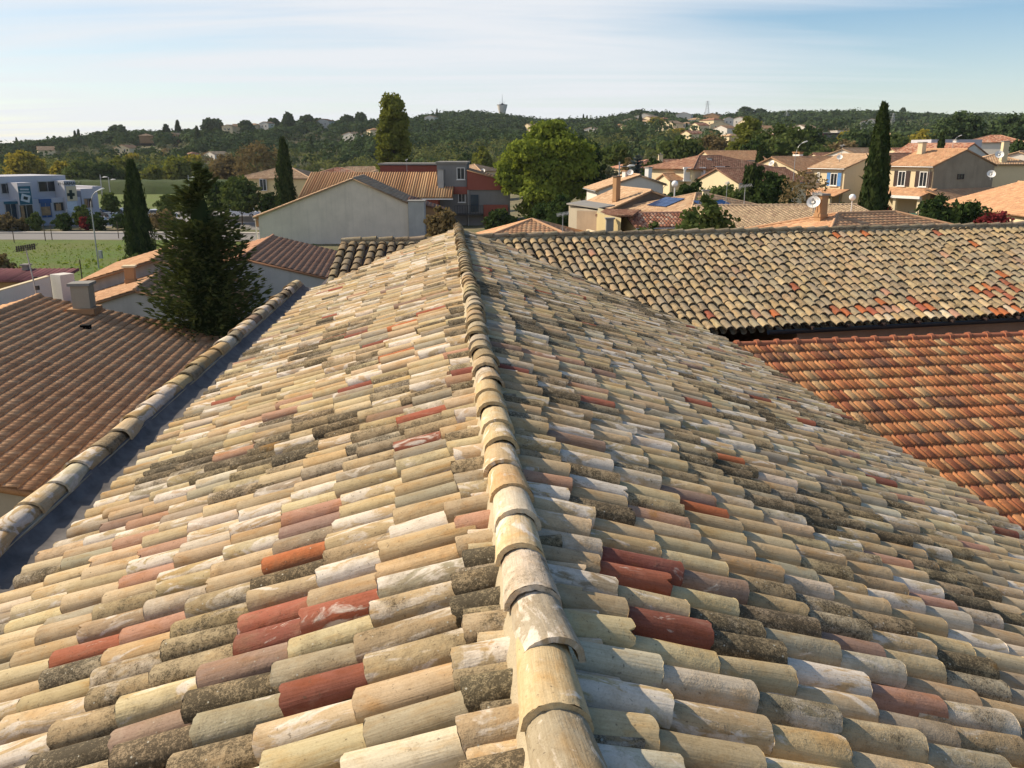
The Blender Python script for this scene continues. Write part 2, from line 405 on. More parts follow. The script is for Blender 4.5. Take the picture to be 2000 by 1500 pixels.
M['grass2'] = grass_material('bright_field', (0.14, 0.19, 0.035), (0.15, 0.18, 0.045), (0.13, 0.13, 0.05))
xs = np.concatenate([np.arange(-1400, -300, 25.), np.arange(-300, 300, 5.), np.arange(300, 1500, 25.)])
ys = np.concatenate([np.arange(-80, 300, 5.), np.arange(300, 1300, 12.), np.arange(1300, 1700, 50.)])
XX, YY = np.meshgrid(xs, ys); ZZ = gz(XX, YY)
nx, ny = len(xs), len(ys); ii = (np.arange(ny - 1)[:, None] * nx + np.arange(nx - 1)[None, :]).ravel()
tag(link('ground', mesh_np('ground', np.stack([XX, YY, ZZ], -1).reshape(-1, 3), np.stack([ii, ii + 1, ii + nx + 1, ii + nx], 1), True), M['ground']), kind='structure')
def sheet(name, poly, lift, m, kind='structure', step=4.0):
    """flat-ground sheet laid just above the terrain (the ground west of the town is level)"""
    V = [(x, y, float(gz(x, y)) + lift) for x, y in poly]
    return tag(link(name, mesh_np(name, V, [list(range(len(V)))]), m), kind=kind)
def gpoly(uv, z=0.0): return [tuple(at_z(u, v, z)[:2]) for u, v in uv]
sheet('meadow', [(-95, 40), (-8, 40), (-8, 60), (-22, 97), (-40, 101), (-66, 101.5), (-95, 99)], 0.004, M['grass'])
sheet('road', [(-130, 93), (-95, 99.2), (-66, 101.8), (-40, 101.4), (-24, 99), (-8, 96), (-8, 104), (-24, 107.5), (-40, 109), (-66, 109.3), (-95, 106.5), (-130, 101)], 0.008, M['asphalt'])
sheet('car_park', [(-130, 113), (-66, 120.5), (-42, 119), (-25, 110), (-8, 106), (-8, 150), (-40, 152), (-130, 140)], 0.008, M['asphalt'])
mb = MB()
for (a, b_) in (((-130, 101.1), (-95, 106.6)), ((-95, 106.6), (-66, 109.4)), ((-66, 109.4), (-40, 109.1)), ((-40, 109.1), (-24, 107.6))):
    a = np.array(a); b_ = np.array(b_); d = (b_ - a) / np.linalg.norm(b_ - a); n = np.array([-d[1], d[0]])
    mb.prism([(*a, 0.0), (*b_, 0.0), (*(b_ + n * 1.5), 0.0), (*(a + n * 1.5), 0.0)], (0, 0, 0.13))
tag(mb.build('pavement', M['paleconcrete']), kind='structure')
sheet('field', [(-150, 152), (-40, 154), (-26, 160), (-20, 212), (-150, 212)], 0.004, M['grass2'])
mb = MB(); rng = random.Random(4)
prof = [(0, 0.0), (2.0, 1.6), (4.5, 2.7), (7, 3.0), (13, 3.0)]
V = []; xs2 = np.arange(-175, -5, 2.5)
for i, x in enumerate(xs2):
    for (dy, z) in prof: V.append((x + rng.uniform(-.3, .3), 211 + (x + 90) * .03 + dy + rng.uniform(-.3, .3), z + 0.004 + rng.uniform(-.15, .15) * (z > 0)))
F = [(i * 5 + k, (i + 1) * 5 + k, (i + 1) * 5 + k + 1, i * 5 + k + 1) for i in range(len(xs2) - 1) for k in range(4)]
M['bank'] = grass_material('rough_bank_grass', (0.045, 0.075, 0.015), (0.065, 0.085, 0.02), (0.035, 0.045, 0.015))
tag(link('bank', mesh_np('bank', V, F, True), M['bank']), kind='structure')

# ------------------------------------------------------------------ canal tiles
def canal_template(L, ru, rl, h, nseg, th, caps=True, lift=0.032):
    xs_ = [0.0, L * 0.5, L]; V = []; UV = []; F = []; S = []
    def ring(x, r, hh, lf):
        for k in range(nseg + 1):
            a = math.pi * k / nseg
            V.append((x, -r * math.cos(a), hh * math.sin(a) ** 0.85 + lf)); UV.append((x / L, k / nseg))
    for x in xs_:
        f = x / L; r = ru + (rl - ru) * f; ring(x, r, h * r / rl, lift * f)
    for i in range(2):
        for k in range(nseg):
            a = i * (nseg + 1) + k; F.append((a, a + nseg + 1, a + nseg + 2, a + 1)); S.append(True)
    if caps:
        b = len(V); ring(L, rl, h, lift); ring(L + 0.001, rl - th, h - th, lift)
        for k in range(nseg): F.append((b + k, b + nseg + 1 + k, b + nseg + 2 + k, b + k + 1)); S.append(False)
        c = len(V); ring(L + 0.001, rl - th, h - th, lift); ring(L * 0.55, ru + (rl - ru) * .55 - th, (h - th) * .93, 0.0)
        for k in range(nseg): F.append((c + k, c + nseg + 1 + k, c + nseg + 2 + k, c + k + 1)); S.append(True)
    return np.array(V), np.array(F), np.array(S), np.array(UV)
def inst(name, tpl, P, EX, EY, EZ, base, prm, m, parent, sc=None, rough=1.0):
    tv, tf, ts, tuv = tpl; n = len(P); k = len(tv); o0 = wpos(parent)
    P = np.asarray(P, float); EX = np.asarray(EX, float); EY = np.asarray(EY, float); EZ = np.asarray(EZ, float)
    s = np.ones((n, 3)) if sc is None else np.asarray(sc, float)
    V = P[:, None] + tv[None, :, 0:1] * s[:, None, 0:1] * EX[:, None] + tv[None, :, 1:2] * s[:, None, 1:2] * EY[:, None] + tv[None, :, 2:3] * s[:, None, 2:3] * EZ[:, None]
    rj = np.random.RandomState(n)
    ns = int(round(1 / (tuv[1, 1] - tuv[0, 1]))); ci = np.round(tuv[:, 1] * ns).astype(int); lip = (tv[:, 0] > tv[:, 0].max() - .004)
    chip = (rj.rand(n, ns + 1) - .5) * .006 - (rj.rand(n, ns + 1) < .025) * rj.rand(n, ns + 1) * .03
    V = V + (rough * chip[:, ci] * lip)[..., None] * EX[:, None] + (rj.rand(n, k, 3) - .5) * 0.004
    F = (tf[None] + (np.arange(n) * k)[:, None, None]).reshape(-1, 4)
    base = np.asarray(base, float); prm = np.asarray(prm, float)
    A = np.ones((n, k, 4)); A[:, :, :3] = base[:, None]
    B = np.ones((n, k, 4)); B[:, :, :3] = prm[:, None]
    T = np.zeros((n, k, 3)); T[:, :, :2] = tuv[None]; T[:, :, 2] = prm[:, None, 2]
    me = mesh_np(name, V.reshape(-1, 3) - o0, F, np.tile(ts, n), {'base': ('FLOAT_COLOR', A), 'prm': ('FLOAT_COLOR', B), 'tuv': ('FLOAT_VECTOR', T)})
    return link(name, me, m, parent)
def vnoise(x, y, seed):
    """smooth random field 0..1"""
    def h(i, j): return (math.sin(i * 127.1 + j * 311.7 + seed * 74.7) * 43758.5453) % 1.0
    i, j = math.floor(x), math.floor(y); fx, fy = x - i, y - j; fx = fx * fx * (3 - 2 * fx); fy = fy * fy * (3 - 2 * fy)
    return (h(i, j) * (1 - fx) + h(i + 1, j) * fx) * (1 - fy) + (h(i, j + 1) * (1 - fx) + h(i + 1, j + 1) * fx) * fy
CLAY = {'cream': (.61, .48, .295), 'tan': (.52, .395, .235), 'pale': (.65, .56, .42), 'ochre': (.56, .41, .22), 'grey': (.4, .34, .245),
        'pink': (.47, .275, .19), 'red': (.36, .13, .08), 'orange': (.48, .165, .07), 'darkred': (.27, .1, .07), 'mauve': (.34, .23, .17)}
ORD = [('cream', .33), ('tan', .40), ('pale', .08), ('ochre', .05), ('grey', .13), ('mauve', .007), ('pink', .01), ('red', .004), ('darkred', .005)]
def pick(rng, order):
    r = rng.random() * sum(w for _, w in order)
    for k, w in order:
        r -= w
        if r <= 0: return k
    return order[-1][0]
def jit(rng, c, a=.1):
    f = 1 + rng.uniform(-a, a); return tuple(x * f * (1 + rng.uniform(-.04, .04)) for x in c)

# main roof frame
P0 = np.array([0.28, 0.0]); RD = np.array([-0.0757, 0.9971]); LD = np.array([-0.9971, -0.0757])
SL = 0.37; WL_, WR_ = 3.10, 5.15; T0, T1 = -1.4, 20.45
CA = 1 / math.sqrt(1 + SL * SL); SA = SL * CA
def sag(t): return -0.15 * float(sm((t - 1.0) / 20.0)) - 0.03 * math.exp(-((t - 5.5) / 2.5) ** 2)
def main_crown(x, y):
    q = np.array([x, y]) - P0; t = q @ RD; w = q @ LD
    return CAMZ - 1.55 + sag(t) - SL * abs(w)
# cross wing frames: (ridge point, ridge direction, downslope direction, ridge crown z, tan)
WG = dict(R=np.array([6.49, 22.07]), d=np.array([.974, .225]), n=np.array([.225, -.974]), z=CAMZ - 1.93, t=.37, w=4.16)
WW = WG['w']
SG = dict(R=np.array([-4.0, 20.6]), d=np.array([.9998, .02]), n=np.array([.02, -.9998]), z=CAMZ - 2.02, t=.33, w=2.5)
def wing_crown(g, x, y):
    q = np.array([x, y]) - g['R']; return g['z'] - g['t'] * abs(q @ g['n'])

farm = thing('tiled_house', 'long house under the worn cream canal-tile roof seen from its own ridge', 'house', (0.0, 8.0, 0.0))
SPOT = [  # tiles whose fired colour stands out, by where they show
    (605, 985, 'pink'), (603, 1022, 'mauve'), (578, 1057, 'orange'), (532, 1183, 'red'), (668, 1168, 'red'), (928, 1168, 'red'), (930, 1232, 'red'), (915, 992, 'pink'),
    (630, 1345, 'darkred'), (150, 1242, 'red'), (280, 1202, 'pink'), (318, 1010, 'pink'), (300, 1045, 'pink'), (330, 1118, 'pink'), (560, 775, 'pink'), (545, 795, 'pink'),
    (530, 810, 'pink'), (455, 775, 'red'), (790, 627, 'orange'), (838, 602, 'red'), (770, 690, 'orange'), (690, 640, 'mauve'), (895, 690, 'pink'), (890, 720, 'pink'), (842, 575, 'pink'),
    (1330, 992, 'orange'), (1230, 993, 'pink'), (1170, 1120, 'red'), (1290, 1110, 'darkred'), (1340, 1210, 'darkred'), (1260, 1378, 'red'), (1460, 1420, 'red'), (1205, 557, 'red'),
    (1555, 825, 'red'), (1610, 868, 'pink'), (1630, 882, 'pink'), (1410, 890, 'orange'), (1700, 935, 'darkred'), (1870, 1050, 'pink'), (1160, 750, 'pink'), (1445, 710, 'red'),
    (1050, 572, 'red'), (1025, 690, 'pink'), (1490, 775, 'darkred'), (1530, 780, 'darkred'), (950, 520, 'red'), (985, 545, 'pink'), (1420, 1140, 'mauve'), (1100, 700, 'pink'), (1680, 1235, 'mauve')]
rng = random.Random(11)
LT = 0.46; EXPO = 0.345; PITCHROW = 0.19
tplA = canal_template(LT, 0.067, 0.083, 0.082, 12, 0.015)
tplB = canal_template(LT, 0.083, 0.07, 0.06, 4, 0.012, False)
def slope_tiles(side):
    d = LD if side == 'l' else -LD; Wd = WL_ if side == 'l' else WR_
    ex0 = np.array([d[0] * CA, d[1] * CA, -SA]); ey0 = np.array([-RD[0], -RD[1], 0]) if side == 'l' else np.array([RD[0], RD[1], 0])
    ez0 = np.cross(ex0, ey0)
    Stot = Wd / CA; n = int(Stot / EXPO) + 2
    rec = []; chn = []
    rows = int((T1 - T0) / PITCHROW)
    for j in range(rows):
        t = T0 + j * PITCHROW + rng.uniform(-.008, .008); off = rng.uniform(-.05, .05); wob = rng.uniform(0, 6.28)
        for k in range(n):
            e = Stot + 0.06 - k * EXPO + off * (0.4 if k == 0 else 1) + rng.uniform(-.03, .03)
            if e < 0.14: continue
            dd = e - 0.16
            w = dd * CA; xy = P0 + RD * t + d * w
            zc = main_crown(*xy)
            if zc < wing_crown(WG, *xy) - .03 and xy[0] > -0.5: continue
            if zc < wing_crown(SG, *xy) - .03 and xy[0] <= -0.5: continue
            up = max(e - LT, -.02)
            tt = t + 0.012 * math.sin(e * 1.7 + wob)
            xyu = P0 + RD * tt + d * (up * CA)
            zu = CAMZ - 1.55 + sag(tt) - SL * up * CA - 0.092
            yaw = rng.gauss(0, .026)
            ex = ex0 + ey0 * yaw; ex /= np.linalg.norm(ex); ey = np.cross(ez0, ex); roll = rng.gauss(0, .05)
            ez = ez0 + ey * roll; ez /= np.linalg.norm(ez); ey = np.cross(ez, ex)
            xc = P0 + RD * tt + d * ((e - .17) * CA)
            uv = proj((xc[0], xc[1], CAMZ - 1.55 + sag(tt) - SL * (e - .17) * CA))
            rec.append([np.array([xyu[0], xyu[1], zu + rng.uniform(-.004, .005)]), ex, ey, ez, uv, (j, k), (e - up) / LT])
            # channel tile beside it
            tc_ = tt + PITCHROW / 2
            xyc = P0 + RD * tc_ + d * (up * CA)
            chn.append([np.array([xyc[0], xyc[1], CAMZ - 1.55 + sag(tt) - SL * up * CA - 0.088]), ex0, -ey0, -ez0])
    base = []; prm = []
    uvs = np.array([r[4] for r in rec]); special = {}
    for (su, sv, k) in SPOT:
        dist = (uvs[:, 0] - su) ** 2 * .25 + (uvs[:, 1] - sv) ** 2
        i = int(np.argmin(dist))
        if dist[i] < 900: special[i] = k
    sd = 3 if side == 'l' else 8
    for i, r in enumerate(rec):
        j, k = r[5]
        kind = special.get(i) or pick(rng, ORD)
        cl = vnoise(j / 3.2, k / 1.5, sd) * .62 + vnoise(j / 9.0, k / 4.0, sd + 5) * .38
        li = max(0.0, (cl - (.47 if side == 'l' else .43)) * 3.4) + (0.22 if rng.random() < .13 else 0)
        if rng.random() < .14: li = rng.uniform(.5, 1.0)
        if rng.random() < .3: li *= .3
        lime = rng.random() ** 1.5 * 1.0
        if kind in ('red', 'orange', 'pink', 'darkred', 'mauve'): li *= .22; lime *= .55
        c = jit(rng, CLAY[kind], .08)
        if side == 'r': c = tuple(x * .96 for x in c)
        base.append(c); prm.append((min(li, 1.0), lime, rng.random()))
    P, EX, EY, EZ = (np.array([r[q] for r in rec]) for q in range(4))
    sc = np.array([[r[6], 1 + rng.uniform(-.09, .08), 1 + rng.uniform(-.14, .12)] for r in rec])
    cov = inst('roof_slope', tplA, P, EX, EY, EZ, base, prm, M['canal'], farm, sc)
    P, EX, EY, EZ = (np.array([r[q] for r in chn]) for q in range(4))
    nb = len(chn)
    inst('channel_tiles', tplB, P, EX, EY, EZ, [jit(rng, CLAY['grey'], .15) for _ in range(nb)], [(rng.uniform(.3, .9), rng.uniform(0, .6), rng.random()) for _ in range(nb)], M['canal'], cov)
    return cov
roofL = slope_tiles('l'); roofL['label'] = 'sunlit roof slope down to the lead gutter'
roofR = slope_tiles('r'); roofR['label'] = 'raking-lit roof slope down towards the red roof'
# ridge tiles bedded in mortar, lower ends towards the viewer
tplR = canal_template(0.46, 0.082, 0.099, 0.098, 16, 0.02, lift=.014)
P = []; EX = []; EY = []; EZ = []; base = []; prm = []; sc = []
t = T0; k = 0
while t < T1 - .1:
    up = t + 0.46; xy = P0 + RD * up + LD * rng.uniform(-.008, .008); yaw = rng.gauss(0, .03)
    ex = np.array([-RD[0], -RD[1], -0.0]) + np.array([LD[0], LD[1], 0]) * yaw; ex[2] = (sag(t) - sag(up)) / .46; ex /= np.linalg.norm(ex)
    ey = np.cross((0, 0, 1.), ex); ey /= np.linalg.norm(ey)
    ez = np.cross(ex, ey) + ey * rng.gauss(0, .05); ez /= np.linalg.norm(ez); ey = np.cross(ez, ex)
    P.append((xy[0], xy[1], CAMZ - 1.572 + sag(up))); EX.append(ex); EY.append(ey); EZ.append(ez)
    kind = pick(rng, [('cream', .4), ('pale', .2), ('tan', .2), ('ochre', .1), ('grey', .1)])
    dark = t > 6.2
    base.append(jit(rng, tuple(x * (.72 if dark else 1.02) for x in CLAY[kind]), .1)); prm.append((rng.uniform(.2, .6) if dark else rng.choice((0, .1, .2, .55)), rng.uniform(.0, .4) if dark else rng.uniform(.3, .85), rng.random()))
    sc.append((1, 1 + rng.uniform(-.03, .06), 1 + rng.uniform(-.06, .08)))
    t += (0.345 if t < 6 else 0.30) * rng.uniform(.95, 1.05); k += 1
ridge = inst('ridge_tiles', tplR, P, EX, EY, EZ, base, prm, M['canal'], farm, sc, .35)
# mortar bed under the ridge, and scraps of tile plugging the channels beside it
V = []; ts_ = np.arange(T0, T1, .05); pr = [(-.118, -.14), (-.104, -.07), (-.08, -.02), (0, .0), (.08, -.02), (.104, -.07), (.118, -.14)]
for t in ts_:
    a1 = rng.uniform(-.02, .012); a2 = rng.uniform(-.012, .02)
    for q, (w, z) in enumerate(pr):
        w2 = w + (a1 if w < 0 else -a2) * (abs(w) > .12); xy = P0 + RD * (t + rng.uniform(-.012, .012)) - LD * w2
        V.append((xy[0], xy[1], CAMZ - 1.545 + sag(t) + z + rng.uniform(-.012, .012)))
F = [(i * 7 + k, i * 7 + k + 1, i * 7 + 8 + k, i * 7 + 7 + k) for i in range(len(ts_) - 1) for k in range(6)]
link('mortar_bed', mesh_np('mortar_bed', np.array(V) - wpos(ridge), F, True), M['mortar'], ridge)
P = []; EX = []; EY = []; EZ = []; base = []; prm = []; sc = []
for side in (1, -1):
    d = LD * side; ex0 = np.array([d[0] * CA, d[1] * CA, -SA]); ey0 = np.array([-RD[0], -RD[1], 0]) * side; ez0 = np.cross(ex0, ey0)
    for j in range(int((T1 - T0) / PITCHROW) - 3):
        if rng.random() < .25: continue
        t = T0 + (j + .5) * PITCHROW + rng.uniform(-.02, .02); up = rng.uniform(.02, .07)
        xy = P0 + RD * t + d * up * CA; yaw = rng.gauss(0, .12); ex = ex0 + ey0 * yaw; ex /= np.linalg.norm(ex)
        P.append((xy[0], xy[1], CAMZ - 1.55 + sag(t) - SL * up * CA - .10)); EX.append(ex); EY.append(np.cross(ez0, ex)); EZ.append(ez0)
        kk = pick(rng, ORD); base.append(jit(rng, CLAY[kk], .2)); prm.append((rng.choice((0, .3, .8)), rng.random(), rng.random())); sc.append((rng.uniform(.25, .5), rng.uniform(.5, .75), rng.uniform(.6, .9)))
inst('tile_scraps', tplA, P, EX, EY, EZ, base, prm, M['canal'], ridge, sc)['kind'] = 'stuff'
# underlay deck below the tiles, walls, gutter and parapet
def q3(t, w, z): xy = P0 + RD * t + LD * w; return (xy[0], xy[1], z)
def zmain(w, drop): return CAMZ - 1.55 - SL * abs(w) - drop
mb = MB()
mb.add([q3(T0, WL_, zmain(WL_, .2)), q3(T0, 0, zmain(0, .2)), q3(T0, -WR_, zmain(WR_, .2)), q3(T1, WL_, zmain(WL_, .2)), q3(T1, 0, zmain(0, .2)), q3(T1, -WR_ * .0, zmain(0, .2)), q3(16.6, -WR_, zmain(WR_, .2))],
       [(0, 1, 4, 3), (1, 2, 6, 5)])
mb.build('roof_deck', M['darkshutter'], farm)
mb = MB(); zl = zmain(WL_, .62); zr_ = zmain(WR_, .26)
mb.prism([q3(T0, WL_ + .77, 0), q3(T0, WL_ + .77, zl), q3(T0, WL_ - .15, zl), q3(T0, 0, zmain(0, .5)), q3(T0, .3 - WR_, zr_ - .05), q3(T0, .3 - WR_, 0)], np.append(RD * (16.4 - T0), 0))
mb.prism([q3(16.4, WL_ + .77, 0), q3(16.4, WL_ + .77, zl), q3(16.4, WL_ - .15, zl), q3(16.4, 0, zmain(0, .55)), q3(16.4, 0, 0)], np.append(RD * (T1 - 16.45), 0))
mb.build('wall', M['render'], farm)
# lead-lined gutter between the tiles and the parapet
V = []; tg = np.arange(T0, 20.3, .22); gp_ = [(WL_ - .2, -.17), (WL_ + .02, -.21), (WL_ + .25, -.225), (WL_ + .44, -.21), (WL_ + .52, -.12)]
for t in tg:
    for (w, z) in gp_: V.append(np.array(q3(t, w, zmain(WL_, 0) + sag(t) + z + rng.uniform(-.006, .006) + (.014 if int(round((t - T0) / .22)) % 7 == 0 else 0))))
F = [(i * 5 + k, i * 5 + k + 1, i * 5 + 6 + k, i * 5 + 5 + k) for i in range(len(tg) - 1) for k in range(4)]
link('gutter', mesh_np('gutter', np.array(V) - wpos(farm), F, True), M['zinc'], farm)
mb = MB(); PZ = zmain(WL_, 0) - .125
mb.prism([q3(T0, WL_ + .5, zl), q3(T0, WL_ + .5, PZ), q3(T0, WL_ + .775, PZ), q3(T0, WL_ + .775, zl)], np.append(RD * (20.2 - T0), -.14))
par = mb.build('parapet', M['mortar'], farm)
tplP = canal_template(0.6, 0.108, 0.128, 0.12, 14, 0.02, lift=.014); P = []; EX = []; EY = []; EZ = []; base = []; prm = []; sc = []
t = T0
while t < 19.9:
    up = t + .6; xy = P0 + RD * up + LD * (WL_ + .637 + rng.uniform(-.012, .012)); yaw = rng.gauss(0, .035)
    ex = np.array([-RD[0], -RD[1], 0]) + np.array([LD[0], LD[1], 0]) * yaw; ex /= np.linalg.norm(ex); ey = np.cross((0, 0, 1.), ex); ez = np.array([0, 0, 1.]) + ey * rng.gauss(0, .04)
    ez /= np.linalg.norm(ez); ey = np.cross(ez, ex)
    P.append((xy[0], xy[1], PZ - .02 - .14 * (t - T0) / 21.6)); EX.append(ex); EY.append(ey); EZ.append(ez)
    old = rng.random() < .5
    base.append(jit(rng, CLAY[pick(rng, [('tan', .3), ('grey', .5), ('mauve', .2)])] if old else CLAY[rng.choice(('cream', 'pale', 'ochre'))], .12))
    prm.append((rng.uniform(.35, .75) if old else rng.uniform(0, .2), rng.uniform(0, .3) if old else rng.uniform(.3, .9), rng.random())); sc.append((1, 1 + rng.uniform(-.05, .07), 1 + rng.uniform(-.05, .07)))
    t += .5 * rng.uniform(.9, 1.06)
inst('coping_tiles', tplP, P, EX, EY, EZ, base, prm, M['canal'], par, sc)

# ------------------------------------------------------------------ cross wing behind (right arm and short left arm)
wing = thing('wing_house', 'stone wing under greyed canal tiles with a black gutter above the red roof', 'house', (9, 16, 0))
EAVE_RED = [(1392, 607), (1478, 612), (1510, 612), (1630, 608), (1655, 598), (1685, 606), (1705, 605), (1722, 603), (1740, 603), (1760, 605), (1795, 600), (1810, 600), (1860, 607), (1962, 603), (1990, 600), (1940, 605),
            (1725, 585), (1780, 588), (1950, 565), (1965, 580), (1985, 570), (1925, 562), (1940, 578), (1955, 545), (1730, 560), (1850, 500), (1835, 447), (1905, 475), (1630, 455), (1685, 457), (1952, 532), (1550, 563), (1160, 485), (1975, 590), (1900, 568)]
def wing_tiles(g, ta, tb, pitch, lich, seed, red, keep, dk=1.0):
    rg = random.Random(seed); d = g['d']; n = g['n']; ca = 1 / math.sqrt(1 + g['t'] ** 2); sa = g['t'] * ca
    ex0 = np.array([n[0] * ca, n[1] * ca, -sa]); ey0 = np.array([d[0], d[1], 0]); ez0 = np.cross(ex0, ey0)
    if ez0[2] < 0: ey0 = -ey0; ez0 = -ez0
    Stot = g['w'] / ca; nn = int(Stot / .335) + 2; rec = []; chn = []
    for j in range(int((tb - ta) / pitch)):
        t = ta + j * pitch + rg.uniform(-.01, .01); off = rg.uniform(-.08, .08)
        for k in range(nn):
            e = Stot - k * .335 + off * (.3 if k == 0 else 1) + rg.uniform(-.03, .03)
            if e < .12: continue
            xy = g['R'] + d * t + n * ((e - .16) * ca)
            if not keep(xy): continue
            up = max(e - LT, -.02); xyu = g['R'] + d * t + n * (up * ca)
            yaw = rg.gauss(0, .025); ex = ex0 + ey0 * yaw; ex /= np.linalg.norm(ex); ez = ez0 + np.cross(ez0, ex) * rg.gauss(0, .05); ez /= np.linalg.norm(ez); ey = np.cross(ez, ex)
            z = g['z'] - sa * up - .092 + rg.uniform(-.006, .008)
            rec.append([np.array([xyu[0], xyu[1], z]), ex, ey, ez, proj((xy[0], xy[1], g['z'] - sa * (e - .16))), (j, k), (e - up) / LT])
            xyc = xyu + d * pitch / 2
            chn.append([np.array([xyc[0], xyc[1], g['z'] - sa * up - .085]), ex0, -ey0, -ez0])
    uvs = np.array([r[4] for r in rec]); sp_ = {}
    for (su, sv) in red:
        dist = (uvs[:, 0] - su) ** 2 + (uvs[:, 1] - sv) ** 2; i = int(np.argmin(dist))
        if dist[i] < 500: sp_[i] = rg.choice(('red', 'orange', 'orange', 'pink', 'red'))
    base = []; prm = []
    for i, r in enumerate(rec):
        kd = sp_.get(i) or pick(rg, [('tan', .38), ('grey', .46), ('cream', .12), ('mauve', .012)])
        low = r[5][1] < 2 and r[4][0] > 1600 and rg.random() < .35
        if low and i not in sp_: kd = rg.choice(('pale', 'cream', 'ochre'))
        base.append(jit(rg, tuple(x * dk for x in CLAY[kd]), .1)); l = 0.05 if (i in sp_ or low) else rg.uniform(*lich); prm.append((l, rg.uniform(0, .25), rg.random()))
    q = [np.array([r[a] for r in rec]) for a in range(4)]
    cov = inst('roof_slope', tplA, *q, base, prm, M['canal_grey'], wing, np.array([[r[6], pitch / .19 * (1 + rg.uniform(-.05, .06)), 1 + rg.uniform(-.08, .1)] for r in rec]))
    q = [np.array([r[a] for r in chn]) for a in range(4)]; nb = len(chn)
    inst('channel_tiles', tplB, *q, [jit(rg, tuple(x * .6 for x in CLAY['grey']), .15)] * nb, [(rg.uniform(.5, 1), 0, rg.random()) for _ in range(nb)], M['canal_grey'], cov)
    return cov
kw = lambda xy: wing_crown(WG, *xy) > main_crown(*xy) - .04 or (np.array(xy) - P0) @ LD < -WR_
wing_tiles(WG, -8.5, 12.5, .21, (.42, .72), 21, EAVE_RED, kw, .88)
ks = lambda xy: wing_crown(SG, *xy) > main_crown(*xy) - .04
stub = wing_tiles(SG, .02, 3.6, .23, (.4, .8), 22, [], ks, .6); stub['label'] = 'short dark roof slope left of the main ridge'
tplW = canal_template(.46, .085, .1, .085, 8, .016); rg = random.Random(5)
for g, ta, tb in ((WG, -8.0, 12.4), (SG, -.05, 3.8)):
    P = []; EX = []; EY = []; EZ = []; base = []; prm = []
    t = ta
    while t < tb:
        xy = g['R'] + g['d'] * t; ex = np.append(g['d'], 0) + np.array([0, 0, rg.gauss(0, .012)]); ex /= np.linalg.norm(ex); ey = np.cross((0, 0, 1.), ex); ez = np.cross(ex, ey)
        P.append((xy[0], xy[1], g['z'] - .035 + rg.uniform(-.006, .006))); EX.append(ex); EY.append(ey); EZ.append(ez)
        base.append(jit(rg, tuple(x * .8 for x in CLAY['grey']), .15)); prm.append((rg.uniform(.3, .8), .3, rg.random())); t += .4 * rg.uniform(.93, 1.05)
    rd = inst('ridge_tiles', tplW, P, EX, EY, EZ, base, prm, M['canal_grey'], wing)
    mb = MB(); a = g['R'] + g['d'] * ta; b_ = g['R'] + g['d'] * tb
    mb.tube([(a[0], a[1], g['z'] - .09), (b_[0], b_[1], g['z'] - .09)], .095, 8); mb.build('mortar_bed', M['mortar'], rd)
def wq(g, t, w, z): xy = g['R'] + g['d'] * t + g['n'] * w; return (xy[0], xy[1], z)
mb = MB(); zt = WG['z'] - WG['t'] * (WW - .15) - .22
mb.prism([wq(WG, -1.4, WW - .15, 0), wq(WG, -1.4, WW - .15, zt), wq(WG, -1.4, 0, WG['z'] - .3), wq(WG, -1.4, -3.5, zt), wq(WG, -1.4, -3.5, 0)], np.append(WG['d'] * 13.6, 0))
mb.prism([wq(WG, -7.2, .6, 0), wq(WG, -7.2, .6, WG['z'] - .75), wq(WG, -7.2, 0, WG['z'] - .45), wq(WG, -7.2, -3.5, zt), wq(WG, -7.2, -3.5, 0)], np.append(WG['d'] * 5.7, 0))
mb.prism([wq(SG, .1, 2.0, 0), wq(SG, .1, 2.0, SG['z'] - .95), wq(SG, .1, 0, SG['z'] - .28), wq(SG, .1, -2.0, SG['z'] - .95), wq(SG, .1, -2.0, 0)], np.append(SG['d'] * 2.6, 0))
mb.build('wall', M['stone'], wing)
mb = MB()
for s_ in (1, -1):
    mb.add([wq(WG, -7.0, 0, WG['z'] - .18), wq(WG, 12.5, 0, WG['z'] - .18), wq(WG, 12.5, s_ * (WW - .02), WG['z'] - .18 - WG['t'] * (WW - .02)), wq(WG, -1.2 if s_ > 0 else -7.0, s_ * (WW - .02), WG['z'] - .18 - WG['t'] * (WW - .02))], [(0, 1, 2, 3)])
    mb.add([wq(SG, .0, 0, SG['z'] - .14), wq(SG, 3, 0, SG['z'] - .14), wq(SG, 3, s_ * 2.2, SG['z'] - .14 - SG['t'] * 2.2), wq(SG, 0, s_ * 2.2, SG['z'] - .14 - SG['t'] * 2.2)], [(0, 1, 2, 3)])
mb.build('roof_deck', M['stone'], wing)
# black half-round gutter along the eave
ge = WG['z'] - WG['t'] * WW - .12; V = []; NS = 8
for t in (-2.2, 12.4):
    for k in range(NS + 1):
        a = math.pi + math.pi * k / NS; V.append(wq(WG, t, WW + .08 + .075 * math.cos(a), ge + .085 * math.sin(a)))
    for k in range(NS, -1, -1):
        a = math.pi + math.pi * k / NS; V.append(wq(WG, t, WW + .08 + .068 * math.cos(a), ge + .078 * math.sin(a)))
n2 = 2 * (NS + 1)
mb = MB(); mb.add(V, [(i, (i + 1) % n2, n2 + (i + 1) % n2, n2 + i) for i in range(n2)]); mb.build('gutter', M['gutter'], wing)
mb = MB()
for k in range(16): mb.box(wq(WG, -1.2 + k * .85, WW + .0, ge + .02), (.05, .28, .07), math.atan2(-WG['n'][0], -WG['n'][1]))
tag(mb.build('rafter_ends', M['darkshutter'], wing), kind='stuff')

